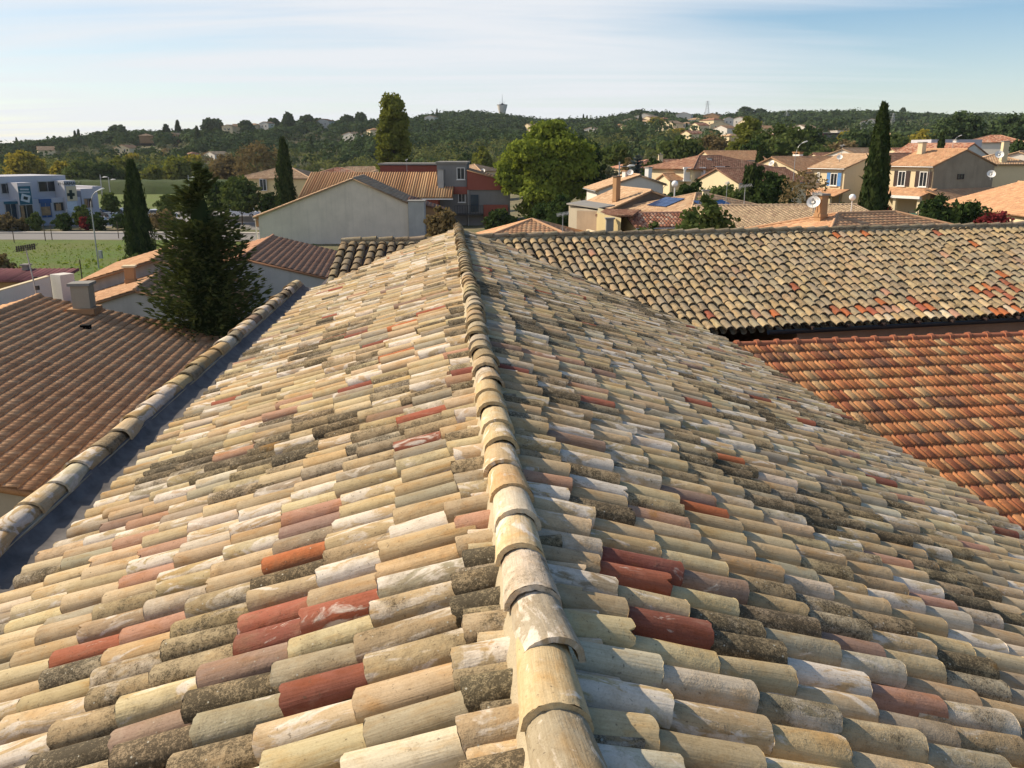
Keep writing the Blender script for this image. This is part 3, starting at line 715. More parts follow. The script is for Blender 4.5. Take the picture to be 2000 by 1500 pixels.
# ------------------------------------------------------------------ pressed-tile roof planes
def tile_plane(O, ex, ey, Wd, S, li=0.0, ri=0.0, pitch=.25, course=.35, amp=.03, step=.03, K=5, pal=None, rng=None, roll=1, skirt=.1, pressed=False):
    """O eave left corner, ex along the eave, ey up the slope; li/ri how far the ends draw in at the top (hips)"""
    O = np.asarray(O, float); ex = np.asarray(ex, float); ey = np.asarray(ey, float); ex = ex / np.linalg.norm(ex); ey = ey / np.linalg.norm(ey); n = np.cross(ex, ey)
    nc = max(1, int(math.ceil(S / course))); npc = max(1, int(math.ceil(Wd / pitch)))
    fr = np.linspace(0, 1, K); prof = amp * (0.5 - 0.5 * np.cos(2 * np.pi * fr * roll)) ** 1.3
    if pressed:      # broad flat pan and a narrow roll, with a groove either side
        fr = np.array([0, .03, .07, .10, .54, .57, .62, .66, .72, .84, .90, .95, 1.0]); prof = amp * np.array([0, 0, .7, .78, .78, .7, 0, 0, .85, 1, .85, 0, 0]); K = len(fr)
    i, j = np.meshgrid(np.arange(nc), np.arange(npc), indexing='ij'); i = i.ravel(); j = j.ravel(); N = len(i)
    s0 = i * course; s1 = np.minimum(s0 + course * 1.04, S); keep = s0 < S - .02
    sv = np.stack([s0, s0, s1], 1)                                 # lip bottom, lip top, upper end
    hz_ = np.stack([np.zeros(N), np.full(N, step), np.full(N, .004)], 1)
    rs = np.random.RandomState(int(abs(O[0] * 13 + O[1] * 7)) + 1)
    uu = (j[:, None] + fr[None]) * pitch                            # (N,K)
    Um = np.repeat(uu[:, None, :], 3, 1); Sm = np.repeat(sv[:, :, None], K, 2)
    Um = np.clip(Um, li * Sm / S, Wd - ri * Sm / S)
    H = hz_[:, :, None] + prof[None, None, :] * np.array([0.85, 1, 1])[None, :, None] + (rs.rand(N)[:, None, None] - .5) * step * .25
    H[:, 0, :] -= .015
    V = O + Um[..., None] * ex + Sm[..., None] * ey + H[..., None] * n
    keep &= (Um.max((1, 2)) - Um.min((1, 2))) > .01
    V = V[keep].reshape(-1, 3); N = int(keep.sum())
    loc = np.array([(r * K + k, r * K + k + 1, (r + 1) * K + k + 1, (r + 1) * K + k) for r in range(2) for k in range(K - 1)])
    F = (loc[None] + (np.arange(N) * 3 * K)[:, None, None]).reshape(-1, 4)
    cols = np.array([c for c, w in pal]); wts = np.array([w for c, w in pal]); wts = wts / wts.sum()
    ci = rs.choice(len(pal), N, p=wts); bc = cols[ci] * (1 + (rs.rand(N, 1) - .5) * .3)
    B = np.ones((N, 3 * K, 4)); B[:, :, :3] = bc[:, None]
    if pressed:
        b2 = (cols[rs.choice(len(pal), N, p=wts)] * .6 + bc * .4) * (1 + (rs.rand(N, 1) - .5) * .3); q_ = np.tile(fr > .59, 3); B[:, q_, :3] = b2[:, None]
    # board under the tiles gives the roof its thickness
    q = [O, O + ex * Wd, O + ex * (Wd - ri) + ey * S, O + ex * li + ey * S]; b = len(V)
    V2 = [p - n * .01 for p in q] + [p - n * (.01 + skirt) for p in q]
    F2 = np.array([(0, 1, 2, 3), (7, 6, 5, 4), (0, 4, 5, 1), (1, 5, 6, 2), (2, 6, 7, 3), (3, 7, 4, 0)]) + b
    C2 = np.ones((8, 4)); C2[:, :3] = np.mean(cols, 0) * .7
    return np.concatenate([V, V2]), np.concatenate([F, F2]), np.concatenate([B.reshape(-1, 4), C2])
def roof_mesh(name, planes, m, parent):
    o0 = wpos(parent); Vs = []; Fs = []; Cs = []; b = 0
    for V, F, C in planes: Vs.append(V); Fs.append(F + b); Cs.append(C); b += len(V)
    me = mesh_np(name, np.concatenate(Vs) - o0, np.concatenate(Fs), False, {'base': ('FLOAT_COLOR', np.concatenate(Cs))})
    return link(name, me, m, parent)
PAL_RED = [((.47, .18, .075), 4), ((.52, .235, .1), 3), ((.37, .13, .065), 2.4), ((.54, .33, .16), 1.6), ((.22, .105, .065), 1.8)]
PAL_BROWN = [((.6, .33, .165), 4), ((.53, .28, .14), 3), ((.64, .38, .2), 2)]
PAL_BROWN2 = [((.45, .24, .14), 4), ((.39, .2, .115), 3)]
PAL_ORANGE = [((.52, .3, .165), 4), ((.475, .26, .145), 3), ((.55, .345, .2), 1)]
PAL_SOFT = [((.41, .235, .13), 4), ((.37, .205, .11), 3), ((.45, .28, .165), 1)]
PAL_TAN = [((.5, .335, .205), 4), ((.45, .285, .17), 3), ((.54, .385, .25), 1)]
PAL_PALE = [((.58, .42, .26), 3), ((.5, .36, .22), 3), ((.44, .3, .19), 1)]
PAL_STRIPE = [((.52, .3, .15), 3), ((.46, .25, .12), 2), ((.56, .35, .18), 1)]
PAL_MIX = [((.46, .2, .12), 3), ((.52, .3, .2), 2), ((.3, .13, .08), 2), ((.54, .37, .26), 1)]
PAL_DULL = [((.32, .17, .11), 3), ((.26, .13, .085), 2), ((.38, .23, .15), 1)]

# red pressed-tile roof below the wing
redh = thing('red_roof_outbuilding', 'low outbuilding under an orange-red pressed tile roof below the black gutter', 'outbuilding', (7, 11, 0))
RH = math.radians(81); rd_ = np.array([math.sin(RH), math.cos(RH), 0]); rn = np.array([math.cos(RH), -math.sin(RH), 0])
rA = at_z(1500, 673, CAMZ - 3.72); slr = math.radians(17.5); S_R = 9.5
eyr = -(rn * math.cos(slr) - np.array([0, 0, math.sin(slr)]))          # up the slope
topL = rA - rd_ * 4.0; O_ = topL - eyr * S_R
rr = roof_mesh('roof', [tile_plane(O_, rd_, eyr, 15.0, S_R, pitch=.235, course=.352, amp=.032, step=.045, pal=PAL_RED, pressed=True)], M['mech_red'], redh)
mb = MB(); rg = random.Random(8)
for k in range(35):
    a = topL + rd_ * (k * .42) + np.array([0, 0, .0]); b_ = a + rd_ * .40
    mb.tube([a, b_], [.085, .08], 8); mb.tube([b_ - rd_ * .035, b_ + rd_ * .035], [.115, .115], 8)
V = np.array(mb.V); base = np.ones((len(V), 4)); base[:, :3] = (.36, .13, .07)
me = mesh_np('ridge_tiles', V - wpos(rr), mb.F, mb.S, {'base': ('FLOAT_COLOR', base)}); link('ridge_tiles', me, M['mech_red'], rr)
mb = MB(); mb.prism([tuple(topL - eyr * .2 - np.array([0, 0, .18])), tuple(O_ + eyr * .2 - np.array([0, 0, .18])), tuple((O_ + eyr * .2) * np.array([1, 1, 0])), tuple((topL - eyr * .2) * np.array([1, 1, 0]))], rd_ * 15)
mb.build('wall', M['stone'], redh)

# ------------------------------------------------------------------ house builders
def dirs(hd): return np.array([math.sin(hd), math.cos(hd), 0.]), np.array([math.cos(hd), -math.sin(hd), 0.])
UP = np.array([0, 0, 1.])
def window(root, P, n, w, h, frame='whitepaint', shutter=None, sill=True, glass='glass', bars=True, name='window'):
    """P centre of the opening on the wall surface, n outward normal"""
    n = np.asarray(n, float); n = n / np.linalg.norm(n); s = np.cross(UP, n); P = np.asarray(P, float); ax = (s, n, UP); t = .08
    mb = MB()
    for q in (-1, 1): mb.box(P + s * q * (w / 2 - t / 2) + n * .03, (t, .1, h), ax=ax)
    for q in (-1, 1): mb.box(P + UP * q * (h / 2 - t / 2) + n * .03, (w - 2 * t, .1, t), ax=ax)
    if bars: mb.box(P + n * .025, (.05, .06, h - 2 * t), ax=ax)
    if sill: mb.box(P - UP * (h / 2 + .04) + n * .08, (w + .2, .2, .07), ax=ax)
    wn = mb.build(name, M[frame], root)
    MB().box(P + n * .012, (w - t, .02, h - t), ax=ax).build('pane', M[glass], wn)
    if shutter:
        for q in (-1, 1):
            m2 = MB(); m2.box(P + s * q * (w * .75 + .04) + n * .035, (w * .5, .05, h + .06), ax=ax)
            for z in (-.3, .3): m2.box(P + s * q * (w * .75 + .04) + n * .065 + UP * z * h, (w * .42, .02, .08), ax=ax)
            m2.build('shutter', M[shutter], wn)
    return wn
def chimney(root, P, w, d, h, hd=0, m='render', cap='concrete', pots=0, hood=False):
    P = np.asarray(P, float); mb = MB(); mb.box(P + UP * (h / 2 - .4), (w, d, h + .8), hd); mb.box(P + UP * .03, (w + .08, d + .08, .16), hd)
    c = mb.build('chimney', M[m], root); mb = MB()
    if hood:
        for q in (-1, 1): mb.box(P + UP * (h + .12) + dirs(hd)[1] * q * w * .4, (w * .16, d, .25), hd)
    mb.box(P + UP * (h + (.28 if hood else .05)), (w + .16, d + .16, .1), hd)
    for k in range(pots): mb.lathe(P + UP * (h + .1) + dirs(hd)[1] * ((k - (pots - 1) / 2) * .3), [(.1, 0), (.09, .3)], 8)
    mb.build('chimney_cap', M[cap], c); return c
def gable_house(name, label, A, hd, L, wl, wr, z0, zr, tl, tr=None, wall='cream', pal=PAL_ORANGE, oh=.35, og=.2, pitch=.28, course=.38, amp=.05, step=.03, K=5, cat='house', roofm='mech_far', ridge=True, group=None, skirt=.12, loc=None, pressed=False):
    """A: near ridge point (x,y); ridge runs along heading hd for L; wl/wr half widths"""
    tr = tl if tr is None else tr; d, r = dirs(hd); A = np.array([A[0], A[1], 0.])
    root = thing(name, label, cat, (A[0] + d[0] * L / 2, A[1] + d[1] * L / 2, z0), group)
    zl, zq = zr - wl * tl, zr - wr * tr; dz = .14
    mb = MB(); mb.prism([A - r * wl + UP * (z0 - 1), A - r * wl + UP * (zl - dz), A + UP * (zr - dz), A + r * wr + UP * (zq - dz), A + r * wr + UP * (z0 - 1)], d * L)
    mb.build('wall', M[wall], root)
    cl, sl_ = 1 / math.sqrt(1 + tl * tl), tl / math.sqrt(1 + tl * tl); cr, sr = 1 / math.sqrt(1 + tr * tr), tr / math.sqrt(1 + tr * tr)
    Sl, Sr = (wl + oh) / cl, (wr + oh) / cr
    planes = [tile_plane(A + d * (L + og) - r * (wl + oh) + UP * (zl - oh * tl), -d, r * cl + UP * sl_, L + 2 * og, Sl, pitch=pitch, course=course, amp=amp, step=step, K=K, pal=pal, skirt=skirt, pressed=pressed),
              tile_plane(A - d * og + r * (wr + oh) + UP * (zq - oh * tr), d, -r * cr + UP * sr, L + 2 * og, Sr, pitch=pitch, course=course, amp=amp, step=step, K=K, pal=pal, skirt=skirt, pressed=pressed)]
    rf = roof_mesh('roof', planes, M[roofm], root)
    if ridge and L < 14:
        g_ = .06
        for q in (-1, 1):
            mb = MB(); ww, zz = (wl, zl - oh * tl) if q < 0 else (wr, zq - oh * tr); e = A + r * q * (ww + oh + g_) + UP * (zz - .1)
            mb.tube([e - d * og, e + d * (L + og)], g_, 6); b = A + r * q * (ww + .08) + d * .35; mb.tube([e + d * .35, b + UP * (zz - .45), b + UP * z0], .045, 6); mb.build('gutter', M['metal'], root)
        pass
    if ridge:
        mb = MB(); k = 0.0
        while k < L + 2 * og - .05:
            e = min(k + .42, L + 2 * og); mb.tube([A + d * (k - og) + UP * (zr + .02), A + d * (e - og) + UP * (zr + .035)], [.1, .12], 7); k += .4
        V = np.array(mb.V); C = np.ones((len(V), 4)); C[:, :3] = np.mean([c for c, w in pal], 0) * 1.05
        link('ridge_tiles', mesh_np('ridge_tiles', V - wpos(rf), mb.F, mb.S, {'base': ('FLOAT_COLOR', C)}), M[roofm], rf)
    return root
def mono_roof(root, name, O, ex, W_, S, t, up, pal, roofm='mech_far', **kw):
    """single slope: O low-left corner, ex along eave, up = horizontal upslope direction, t tangent"""
    c = 1 / math.sqrt(1 + t * t); return roof_mesh(name, [tile_plane(O, ex, np.asarray(up) * c + UP * t * c, W_, S, pal=pal, **kw)], M[roofm], root)
def hip_house(name, label, Cc, hd, L, Wd, z0, ze, t, wall='cream', pal=PAL_ORANGE, oh=.4, pitch=.28, course=.38, amp=.05, step=.03, K=5, cat='house', roofm='mech_far', group=None, ridge=True):
    d, r = dirs(hd); Cc = np.array([Cc[0], Cc[1], 0.]); root = thing(name, label, cat, (Cc[0], Cc[1], z0), group)
    MB().box(Cc + UP * ((z0 - 1 + ze - .12) / 2), (Wd, L, ze - .12 - z0 + 1), hd).build('wall', M[wall], root)
    hw, hl = Wd / 2 + oh, L / 2 + oh; hin = min(hw, hl); c = 1 / math.sqrt(1 + t * t); s = t * c; S = hin / c; z = UP * (ze - oh * t); kw = dict(pitch=pitch, course=course, amp=amp, step=step, K=K, pal=pal)
    pl = []
    if hw <= hl:
        pl.append(tile_plane(Cc + d * hl - r * hw + z, -d, r * c + UP * s, 2 * hl, S, hin, hin, **kw)); pl.append(tile_plane(Cc - d * hl + r * hw + z, d, -r * c + UP * s, 2 * hl, S, hin, hin, **kw))
        pl.append(tile_plane(Cc - d * hl - r * hw + z, r, d * c + UP * s, 2 * hw, S, hw, hw, **kw)); pl.append(tile_plane(Cc + d * hl + r * hw + z, -r, -d * c + UP * s, 2 * hw, S, hw, hw, **kw))
        rp = [Cc + d * (hl - hin), Cc - d * (hl - hin)]
    else:
        pl.append(tile_plane(Cc - d * hl - r * hw + z, r, d * c + UP * s, 2 * hw, S, hin, hin, **kw)); pl.append(tile_plane(Cc + d * hl + r * hw + z, -r, -d * c + UP * s, 2 * hw, S, hin, hin, **kw))
        pl.append(tile_plane(Cc + d * hl - r * hw + z, -d, r * c + UP * s, 2 * hl, S, hl, hl, **kw)); pl.append(tile_plane(Cc - d * hl + r * hw + z, d, -r * c + UP * s, 2 * hl, S, hl, hl, **kw))
        rp = [Cc + r * (hw - hin), Cc - r * (hw - hin)]
    rf = roof_mesh('roof', pl, M[roofm], root)
    if ridge:
        mb = MB(); zr = ze - oh * t + hin * t + .03
        cs = [Cc + d * a * hl + r * b * hw + z + UP * .05 for a in (-1, 1) for b in (-1, 1)]
        top = [p + UP * zr for p in rp]; mb.tube(top, .1, 6)
        for q in cs: mb.tube([q, min(top, key=lambda p: np.linalg.norm(p - q))], .1, 6)
        V = np.array(mb.V); C = np.ones((len(V), 4)); C[:, :3] = np.mean([c for c, w in pal], 0) * 1.1
        link('ridge_tiles', mesh_np('ridge_tiles', V - wpos(rf), mb.F, mb.S, {'base': ('FLOAT_COLOR', C)}), M[roofm], rf)
    return root
R_ = math.radians
def hill_house(label, u, y, w, l, h, hd, wall, pal, dz=0.0, t=.3, wins=2, group=None, hip=False):
    """small far house; w across the view, base on the hillside"""
    x, yy, z = gxy(u, y); z += dz; hd = R_(hd); d, r = dirs(hd)
    if hip: root = hip_house('hill_house', label, (x, yy), hd, l, w, z, z + h, t, wall, pal, pitch=.8, course=1.1, amp=.08, K=4, group=group, ridge=False)
    else: root = gable_house('hill_house', label, (x - d[0] * l / 2, yy - d[1] * l / 2), hd, l, w / 2, w / 2, z, z + h + w / 2 * t, t, None, wall, pal, pitch=.8, course=1.1, amp=.08, K=4, ridge=False, group=group)
    for k in range(wins):
        f = (k + .5) / wins - .5
        window(root, np.array([x, yy, z + h * .55]) - d * l / 2 + r * f * w * .8, -d, 1.1, 1.3, sill=False)
        if k < 1: window(root, np.array([x, yy, z + h * .55]) - r * w / 2 + d * f * l * .5, -r, 1.1, 1.3, sill=False)
    return root

# ---- left: brown pressed-tile house just over the parapet
hd = R_(-7); d, r = dirs(hd)
pk = at_y(75, 580, 32.3); zr = pk[2]; Lb = 16.4
A_ = pk - d * Lb
tb = .25
brown = gable_house('brown_roof_house', 'single-storey house under a big brown pressed-tile roof beyond the parapet', A_[:2], hd, Lb, 6.0, 7.6, 0, zr, tb, tb, 'render', PAL_BROWN, .3, .12, .235, .32, .02, .05, 7, roofm='mech_brown', pressed=True)
brown.children[1].name = 'roof'
cb = at_y(166, 606, 31.6)
chimney(brown, cb - UP * .1, .62, .62, 1.05, hd, 'render')
mb = MB(); mb.box(cb + UP * .02, (.95, .95, .2), hd); mb.build('chimney_flashing', M['orangewall'], brown)
for (u, v, y) in ((168, 643, 29.5), (22, 727, 25.5)):
    p = at_y(u, v, y); MB().prism([p + r * -.16 - d * .1, p + r * .16 - d * .1, p + r * .16 + d * .1, p - r * .16 + d * .1], (0, 0, .16)).build('vent_tile', M['mech_brown'], brown)
# ---- shed with maroon roof and pale boundary wall beyond it
p0, p1 = at_y(-70, 590, 40), at_y(97, 541, 44)
root = thing('boundary_wall', 'pale rendered wall with sloping top behind the brown roof ridge', 'wall', (p1[0], p1[1], 0))
dd = p1 - p0; dd[2] = 0; nn_ = np.array([-dd[1], dd[0], 0]) / np.linalg.norm(dd)
mb = MB(); mb.prism([p0 * [1, 1, 0], p0, p1, p1 * [1, 1, 0]], nn_ * .25); p2 = p1 + dd / np.linalg.norm(dd) * .7
mb.box((p2 * [1, 1, 0] + UP * (p1[2] + .05) / 2), (.8, .8, p1[2] + .1), math.atan2(dd[0], dd[1])); mb.build('wall_body', M['white'], root)
mb = MB(); mb.prism([p0 + UP * .0, p0 + UP * .06, p1 + UP * .06, p1], nn_ * .3 - nn_ * .02); mb.build('coping', M['cream'], root)
pz = at_y(-60, 545, 52); q = at_y(104, 541, 52); root = thing('shed', 'tan shed under a low maroon roof left of the meadow', 'shed', (-25, 54, 0))
MB().prism([pz * [1, 1, 0], pz - UP * .1, q - UP * .1, q * [1, 1, 0]], (0, 2.2, 0)).build('wall', M['orangewall'], root)
MB().box(((pz[0] + q[0]) / 2 + 2.2, 52 - .02, 1.6), (1.7, .1, 2.1)).build('door', M['darkshutter'], root)
mono_roof(root, 'roof', pz + np.array([0, -.4, -.05]), (1, 0, 0), q[0] - pz[0] + .5, 2.7, .14, np.array([0, 1., 0]), [((.26, .1, .1), 2), ((.2, .08, .08), 1)], pitch=.3, course=3.9, amp=.06, K=5)
chimney(root, at_y(52, 528, 54), .35, .35, .3, 0, 'concrete')
# ---- orange-roofed long house with grey gable behind the spruce
hd = R_(-11); d, r = dirs(hd); pk = at_y(264, 566, 42)
oh1 = gable_house('orange_roof_house', 'grey-gabled house with orange roof slope left of the spruce', pk[:2], hd, 9.5, 3.9, 4.6, 0, pk[2], .29, .28, 'greywall', PAL_SOFT, .3, .15, .26, .36, .045, .03, 5)
for ch in oh1.children:
    if ch.name.startswith('roof'): rf_o = ch
up2 = pk + d * 6.2; w2 = gable_house('raised_roof_house', 'higher orange roof behind the grey gable, stepped above its slope', up2[:2] + (d * .2 - r * .2)[:2], hd, 9, 4.0, 4.6, 0, pk[2] + .75, .29, .28, 'greywall', PAL_SOFT, .3, .35, .26, .36, .045, .03, 5)
chimney(oh1, pk + d * 5.0 - r * 1.3 - UP * .25, .5, .4, .75, hd, 'orangewall', 'cream')
# ---- second brown roof against the grey wall, right of the spruce
hd = R_(-7.5); d, r = dirs(hd); pk = at_y(533, 461, 62)
br2 = gable_house('brown_slope_house', 'low house with plain brown tiled slope between spruce and stub roof', (pk - d * 13)[:2], hd, 13, 5, 8.4, 0, pk[2], .27, .26, 'greywall', PAL_BROWN2, .3, .1, .235, .36, .02, .05, 5, roofm='mech_brown', pressed=True)
# ---- beige gable house
hd = R_(-4); d, r = dirs(hd); pk = at_y(690, 348, 97); base = at_y(508, 419, 97)
wl = pk[0] - base[0]; pr = at_y(796, 396, 97); wr = pr[0] - pk[0]
bg_ = gable_house('beige_gable_house', 'large house with a blank stained beige gable wall facing the roofs', pk[:2], hd, 12, wl, wr, 0, pk[2], (pk[2] - base[2]) / wl, (pk[2] - pr[2]) / wr, 'beige', PAL_TAN, .55, .3, .3, .42, .05, .05, 5)
roof_b = [c for c in bg_.children if c.name.startswith('roof')][0]
# annex stepped back on the right, and flat-roofed block
a0 = pr + d * 4.5; mb = MB(); mb.prism([(a0[0], a0[1], 0), (a0[0], a0[1], pr[2] + .1), (a0[0] + 3.8, a0[1], pr[2] - 1.2), (a0[0] + 3.8, a0[1], 0)], d * 6); mb.build('annex_wall', M['orangewall'], bg_)
ta = (1.3) / 3.8; c_ = 1 / math.sqrt(1 + ta * ta)
roof_mesh('annex_roof', [tile_plane(np.array([a0[0] + 4.1, a0[1] - .3, pr[2] - 1.2]), d, -r * c_ + UP * ta * c_, 6.5, 4.4, pitch=.3, course=.42, amp=.05, step=.05, pal=PAL_DULL)], M['mech_far'], bg_)
x0 = pr[0] + .05; x1 = at_y(828, 395, 97)[0]; zt_ = at_y(810, 394, 97)[2]
MB().box(((x0 + x1) / 2, 97.9, zt_ / 2), (x1 - x0, 1.8, zt_)).build('side_block', M['greywall'], bg_)
MB().box(((x0 + x1) / 2, 97.9, zt_ + .06), (x1 - x0 + .2, 2.0, .12)).build('slab', M['concrete'], bg_)
# porch posts at the left corner
mb = MB(); xl = base[0]
for k in (0.15, 1.0): mb.box((xl - k + .1, 98.2, 1.25), (.14, .14, 2.5))
mb.box((xl - .45, 98.2, 2.55), (1.3, .2, .14)); mb.build('porch_posts', M['whitepaint'], bg_)
mb = MB(); mb.box((xl - .35, 98.5, base[2] - .75), (.9, 1.2, 1.3)); mb.build('porch_lintel', M['orangewall'], bg_)
# ---- yellow hip house at the far left of the red building
c0 = at_y(550, 348, 152); yh = hip_house('yellow_house', 'two-storey yellow house with hipped roof behind the slim cypress', (c0[0] - .6, 152 + 5), R_(8), 10, 12.6, 0, c0[2] + .1, .3, 'yellow', PAL_TAN, .5, .42, .42, .07)
window(yh, at_y(514, 361, 151.9), (0, -1, 0), 1.2, 2.0, 'whitepaint', None, False, 'glass')
# ---- red building: long striped roof, tower, red wing
e0, e1 = at_y(582, 385, 118), at_y(884, 388, 118); rt = at_y(735, 337, 126.5)
rb = thing('red_school_building', 'red and grey building with a long ribbed orange roof behind the beige gable', 'building', (-18, 126, 0))
zt2 = (e0[2] + e1[2]) / 2; tt_ = (rt[2] - zt2) / 8.5
mono_roof(rb, 'ribbed_roof', np.array([e0[0], 118, zt2]), (1, 0, 0), e1[0] - e0[0], 8.5 * math.sqrt(1 + tt_ ** 2), tt_, np.array([0, 1., 0]), PAL_STRIPE, pitch=.34, course=20.0, amp=.15, step=.02, K=7)
MB().box(((e0[0] + e1[0]) / 2 - .8, 122.3, zt2 / 2 - .1), (e1[0] - e0[0] - 2.4, 7.4, zt2 - .2)).build('red_wall', M['redwall'], rb)
MB().box(((e0[0] + e1[0]) / 2, 118.0, zt2 - .16), (e1[0] - e0[0] + .1, .3, .14)).build('gutter', M['whitepaint'], rb)
u0, u1 = at_y(742, 322, 129), at_y(862, 322, 129)
MB().box(((u0[0] + u1[0]) / 2, 133, u0[2] / 2 - .05), (u1[0] - u0[0], 8, u0[2] - .1)).build('upper_block', M['redwall'], rb)
MB().box(((u0[0] + u1[0]) / 2, 133, u0[2] + .1), (u1[0] - u0[0] + .5, 8.5, .25)).build('flat_roof', M['concrete'], rb)
g0, g1 = at_y(853, 319, 121.5), at_y(911, 319, 121.5)
MB().box(((g0[0] + g1[0]) / 2, 125.5, g0[2] / 2), (g1[0] - g0[0], 8, g0[2])).build('stair_tower', M['darkgrey'], rb)
MB().box(((g0[0] + g1[0]) / 2, 125.5, g0[2] + .1), (g1[0] - g0[0] + .3, 8.4, .25)).build('tower_roof', M['concrete'], rb)
window(rb, at_y(900, 339, 121.5), (0, -1, 0), 1.1, 1.6); window(rb, at_y(902, 383, 121.5), (0, -1, 0), 1.0, 1.7)
b0, b1, b2 = at_y(888, 366, 121.3), at_y(888, 372, 121.3), at_y(912, 372, 121.3)
MB().box(((g0[0] + g1[0]) / 2, 121.35, b1[2]), (g1[0] - g0[0] + .1, .25, 1.0)).build('red_band', M['redwall'], rb)
w0, w1 = at_y(912, 331, 121), at_y(999, 355, 121)
zr0, zr1 = w0[2], w1[2]; zmid = at_y(950, 371, 121)[2]
MB().prism([(w0[0], 121, zmid), (w0[0], 121, zr0 - .15), (w1[0] - .4, 121, zr1 - .15), (w1[0] - .4, 121, zmid)], (0, 8, 0)).build('red_gable', M['redwall'], rb)
MB().prism([(w0[0], 121.25, 0), (w0[0], 121.25, zmid), (w1[0] - .2, 121.25, zmid), (w1[0] - .2, 121.25, 0)], (0, 7.7, 0)).build('ground_floor', M['darkgrey'], rb)
tt_ = (zr0 - zr1) / (w1[0] - w0[0]); c_ = 1 / math.sqrt(1 + tt_ ** 2)
roof_mesh('wing_roof', [tile_plane(np.array([w1[0] + .2, 120.8, zr1 - .1]), (0, 1, 0), np.array([-c_, 0, tt_ * c_]), 8.5, (w1[0] - w0[0] + .2) / c_, pitch=.34, course=.45, amp=.08, step=.03, pal=PAL_ORANGE)], M['mech_far'], rb)
dp = at_y(927, 397, 121.2); MB().box((dp[0], 121.2, dp[2]), (1.1, .14, 2.3)).build('door', M['blueglass'], rb)
f0, f1 = at_y(944, 400, 120.9), at_y(992, 400, 120.9); MB().box(((f0[0] + f1[0]) / 2, 120.95, f0[2] / 2 - .3), (f1[0] - f0[0], .5, f0[2] + .6)).build('red_panel', M['redwall'], rb)
dn = at_y(822, 380, 118.4); MB().tube([(dn[0], 118.35, zt2 - .2), (dn[0], 118.35, 0)], .07, 6).build('downpipe', M['metal'], rb)
dn = at_y(914, 380, 120.9); MB().tube([(dn[0], 120.85, zmid), (dn[0], 120.85, 0)], .07, 6).build('downpipe', M['metal'], rb)
mb = MB(); z_ = at_y(900, 402, 120)[2]; xa, xb_ = at_y(888, 402, 120)[0], at_y(944, 402, 120)[0]
for k in range(12): x = xa + (xb_ - xa) * k / 11; mb.tube([(x, 120, z_), (x, 120, z_ - 1.1)], .025, 4)
mb.tube([(xa, 120, z_), (xb_, 120, z_)], .03, 4); mb.box(((xa + xb_) / 2, 120.6, z_ - 1.2), (xb_ - xa, 1.3, .18)); mb.build('balcony_rail', M['darkmetal'], rb)
chimney(rb, at_y(861, 341, 121.3) - UP * 1.0, .75, .6, 1.6, 0, 'greywall')
# ---- hipped orange roof right behind the ridge end
c0 = at_y(1034, 427, 58); hp = hip_house('low_hip_house', 'low house under a plain hipped orange roof just behind the ridge end', (c0[0] + .2, 58.5), R_(4), 11.5, 11.5, 0.8, c0[2] - 2.0, .33, 'cream', PAL_ORANGE, .5, .3, .36, .035, .035, 5)
# ---- right town houses
pk = at_y(1250, 342, 96); gh = gable_house('white_gable_house', 'white house with a wide gable and two white chimneys under a tan roof', (pk + dirs(R_(-38))[0] * 0)[:2], R_(-5), 7.5, 4.5, 2.6, 2.6, pk[2], .33, .33, 'white', PAL_TAN)
chimney(gh, at_y(1221, 347, 99) - UP * .6, .5, .5, 1.3, R_(-38), 'whitepaint', 'orangewall'); chimney(gh, at_y(1266, 346, 97) - UP * .5, .55, .55, 1.5, R_(-38), 'whitepaint', 'concrete')
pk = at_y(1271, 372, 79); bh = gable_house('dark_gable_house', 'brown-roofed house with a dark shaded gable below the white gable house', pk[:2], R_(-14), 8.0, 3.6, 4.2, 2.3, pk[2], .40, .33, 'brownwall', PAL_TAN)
chimney(bh, at_y(1204, 372, 80) - UP * .9, .5, .5, 2.1, R_(-34), 'orangewall', 'brownwall')
# ruined sheds and walls
a, b_ = at_y(1111, 399, 70), at_y(1166, 409, 66); sh = thing('flat_roof_shed', 'grey flat-roofed shed with stained walls beside the yellow wall', 'shed', (a[0] + 2, 69, 1.5))
MB().prism([(a[0], 70, 0), (a[0], 70, a[2] - .1), (b_[0], 66, b_[2] - .1), (b_[0], 66, 0)], (1.3, 2.0, 0)).build('wall', M['render'], sh)
mb = MB(); mb.prism([a + [-.2, -.2, 0], b_ + [.1, -.3, .05], b_ + [1.6, 2.2, .1], a + [1.4, 2.4, .1]], (0, 0, .1)); mb.build('roof', M['concrete'], sh)
a, b_ = at_y(1130, 406, 64), at_y(1216, 415, 62)
rw = thing('stained_wall', 'tall weathered brown wall with dark streaks left of the yellow wall', 'wall', (a[0], 63, 1.5))
MB().prism([(a[0], 65.5, 0), (a[0], 65.5, a[2] - .3), (b_[0], 62, b_[2]), (b_[0], 62, 0)], (.3, .5, 0)).build('wall_body', M['gablewall'], rw)
a, b_, c_ = at_y(1167, 416, 59.5), at_y(1214, 429, 58), at_y(1250, 420, 58.5)
yw = thing('yellow_wall_house', 'small yellow house with a slim rendered chimney and low red tiled roof', 'house', (b_[0], 60, 1.5))
MB().prism([(a[0], 60, 0), (a[0], 60, a[2]), (b_[0], 58.3, b_[2]), (b_[0], 58.3, 0)], (.6, 5, 0)).build('wall', M['yellow'], yw)
chimney(yw, at_y(1191, 428, 58.4) - UP * 2.0, .5, .4, 2.0, 0, 'concrete', 'concrete')
mono_roof(yw, 'roof', a + np.array([-.1, .5, -.15]), np.array([.95, -.3, 0]) / 1, 2.6, 3.4, .05, np.array([.3, .95, 0]), PAL_DULL)
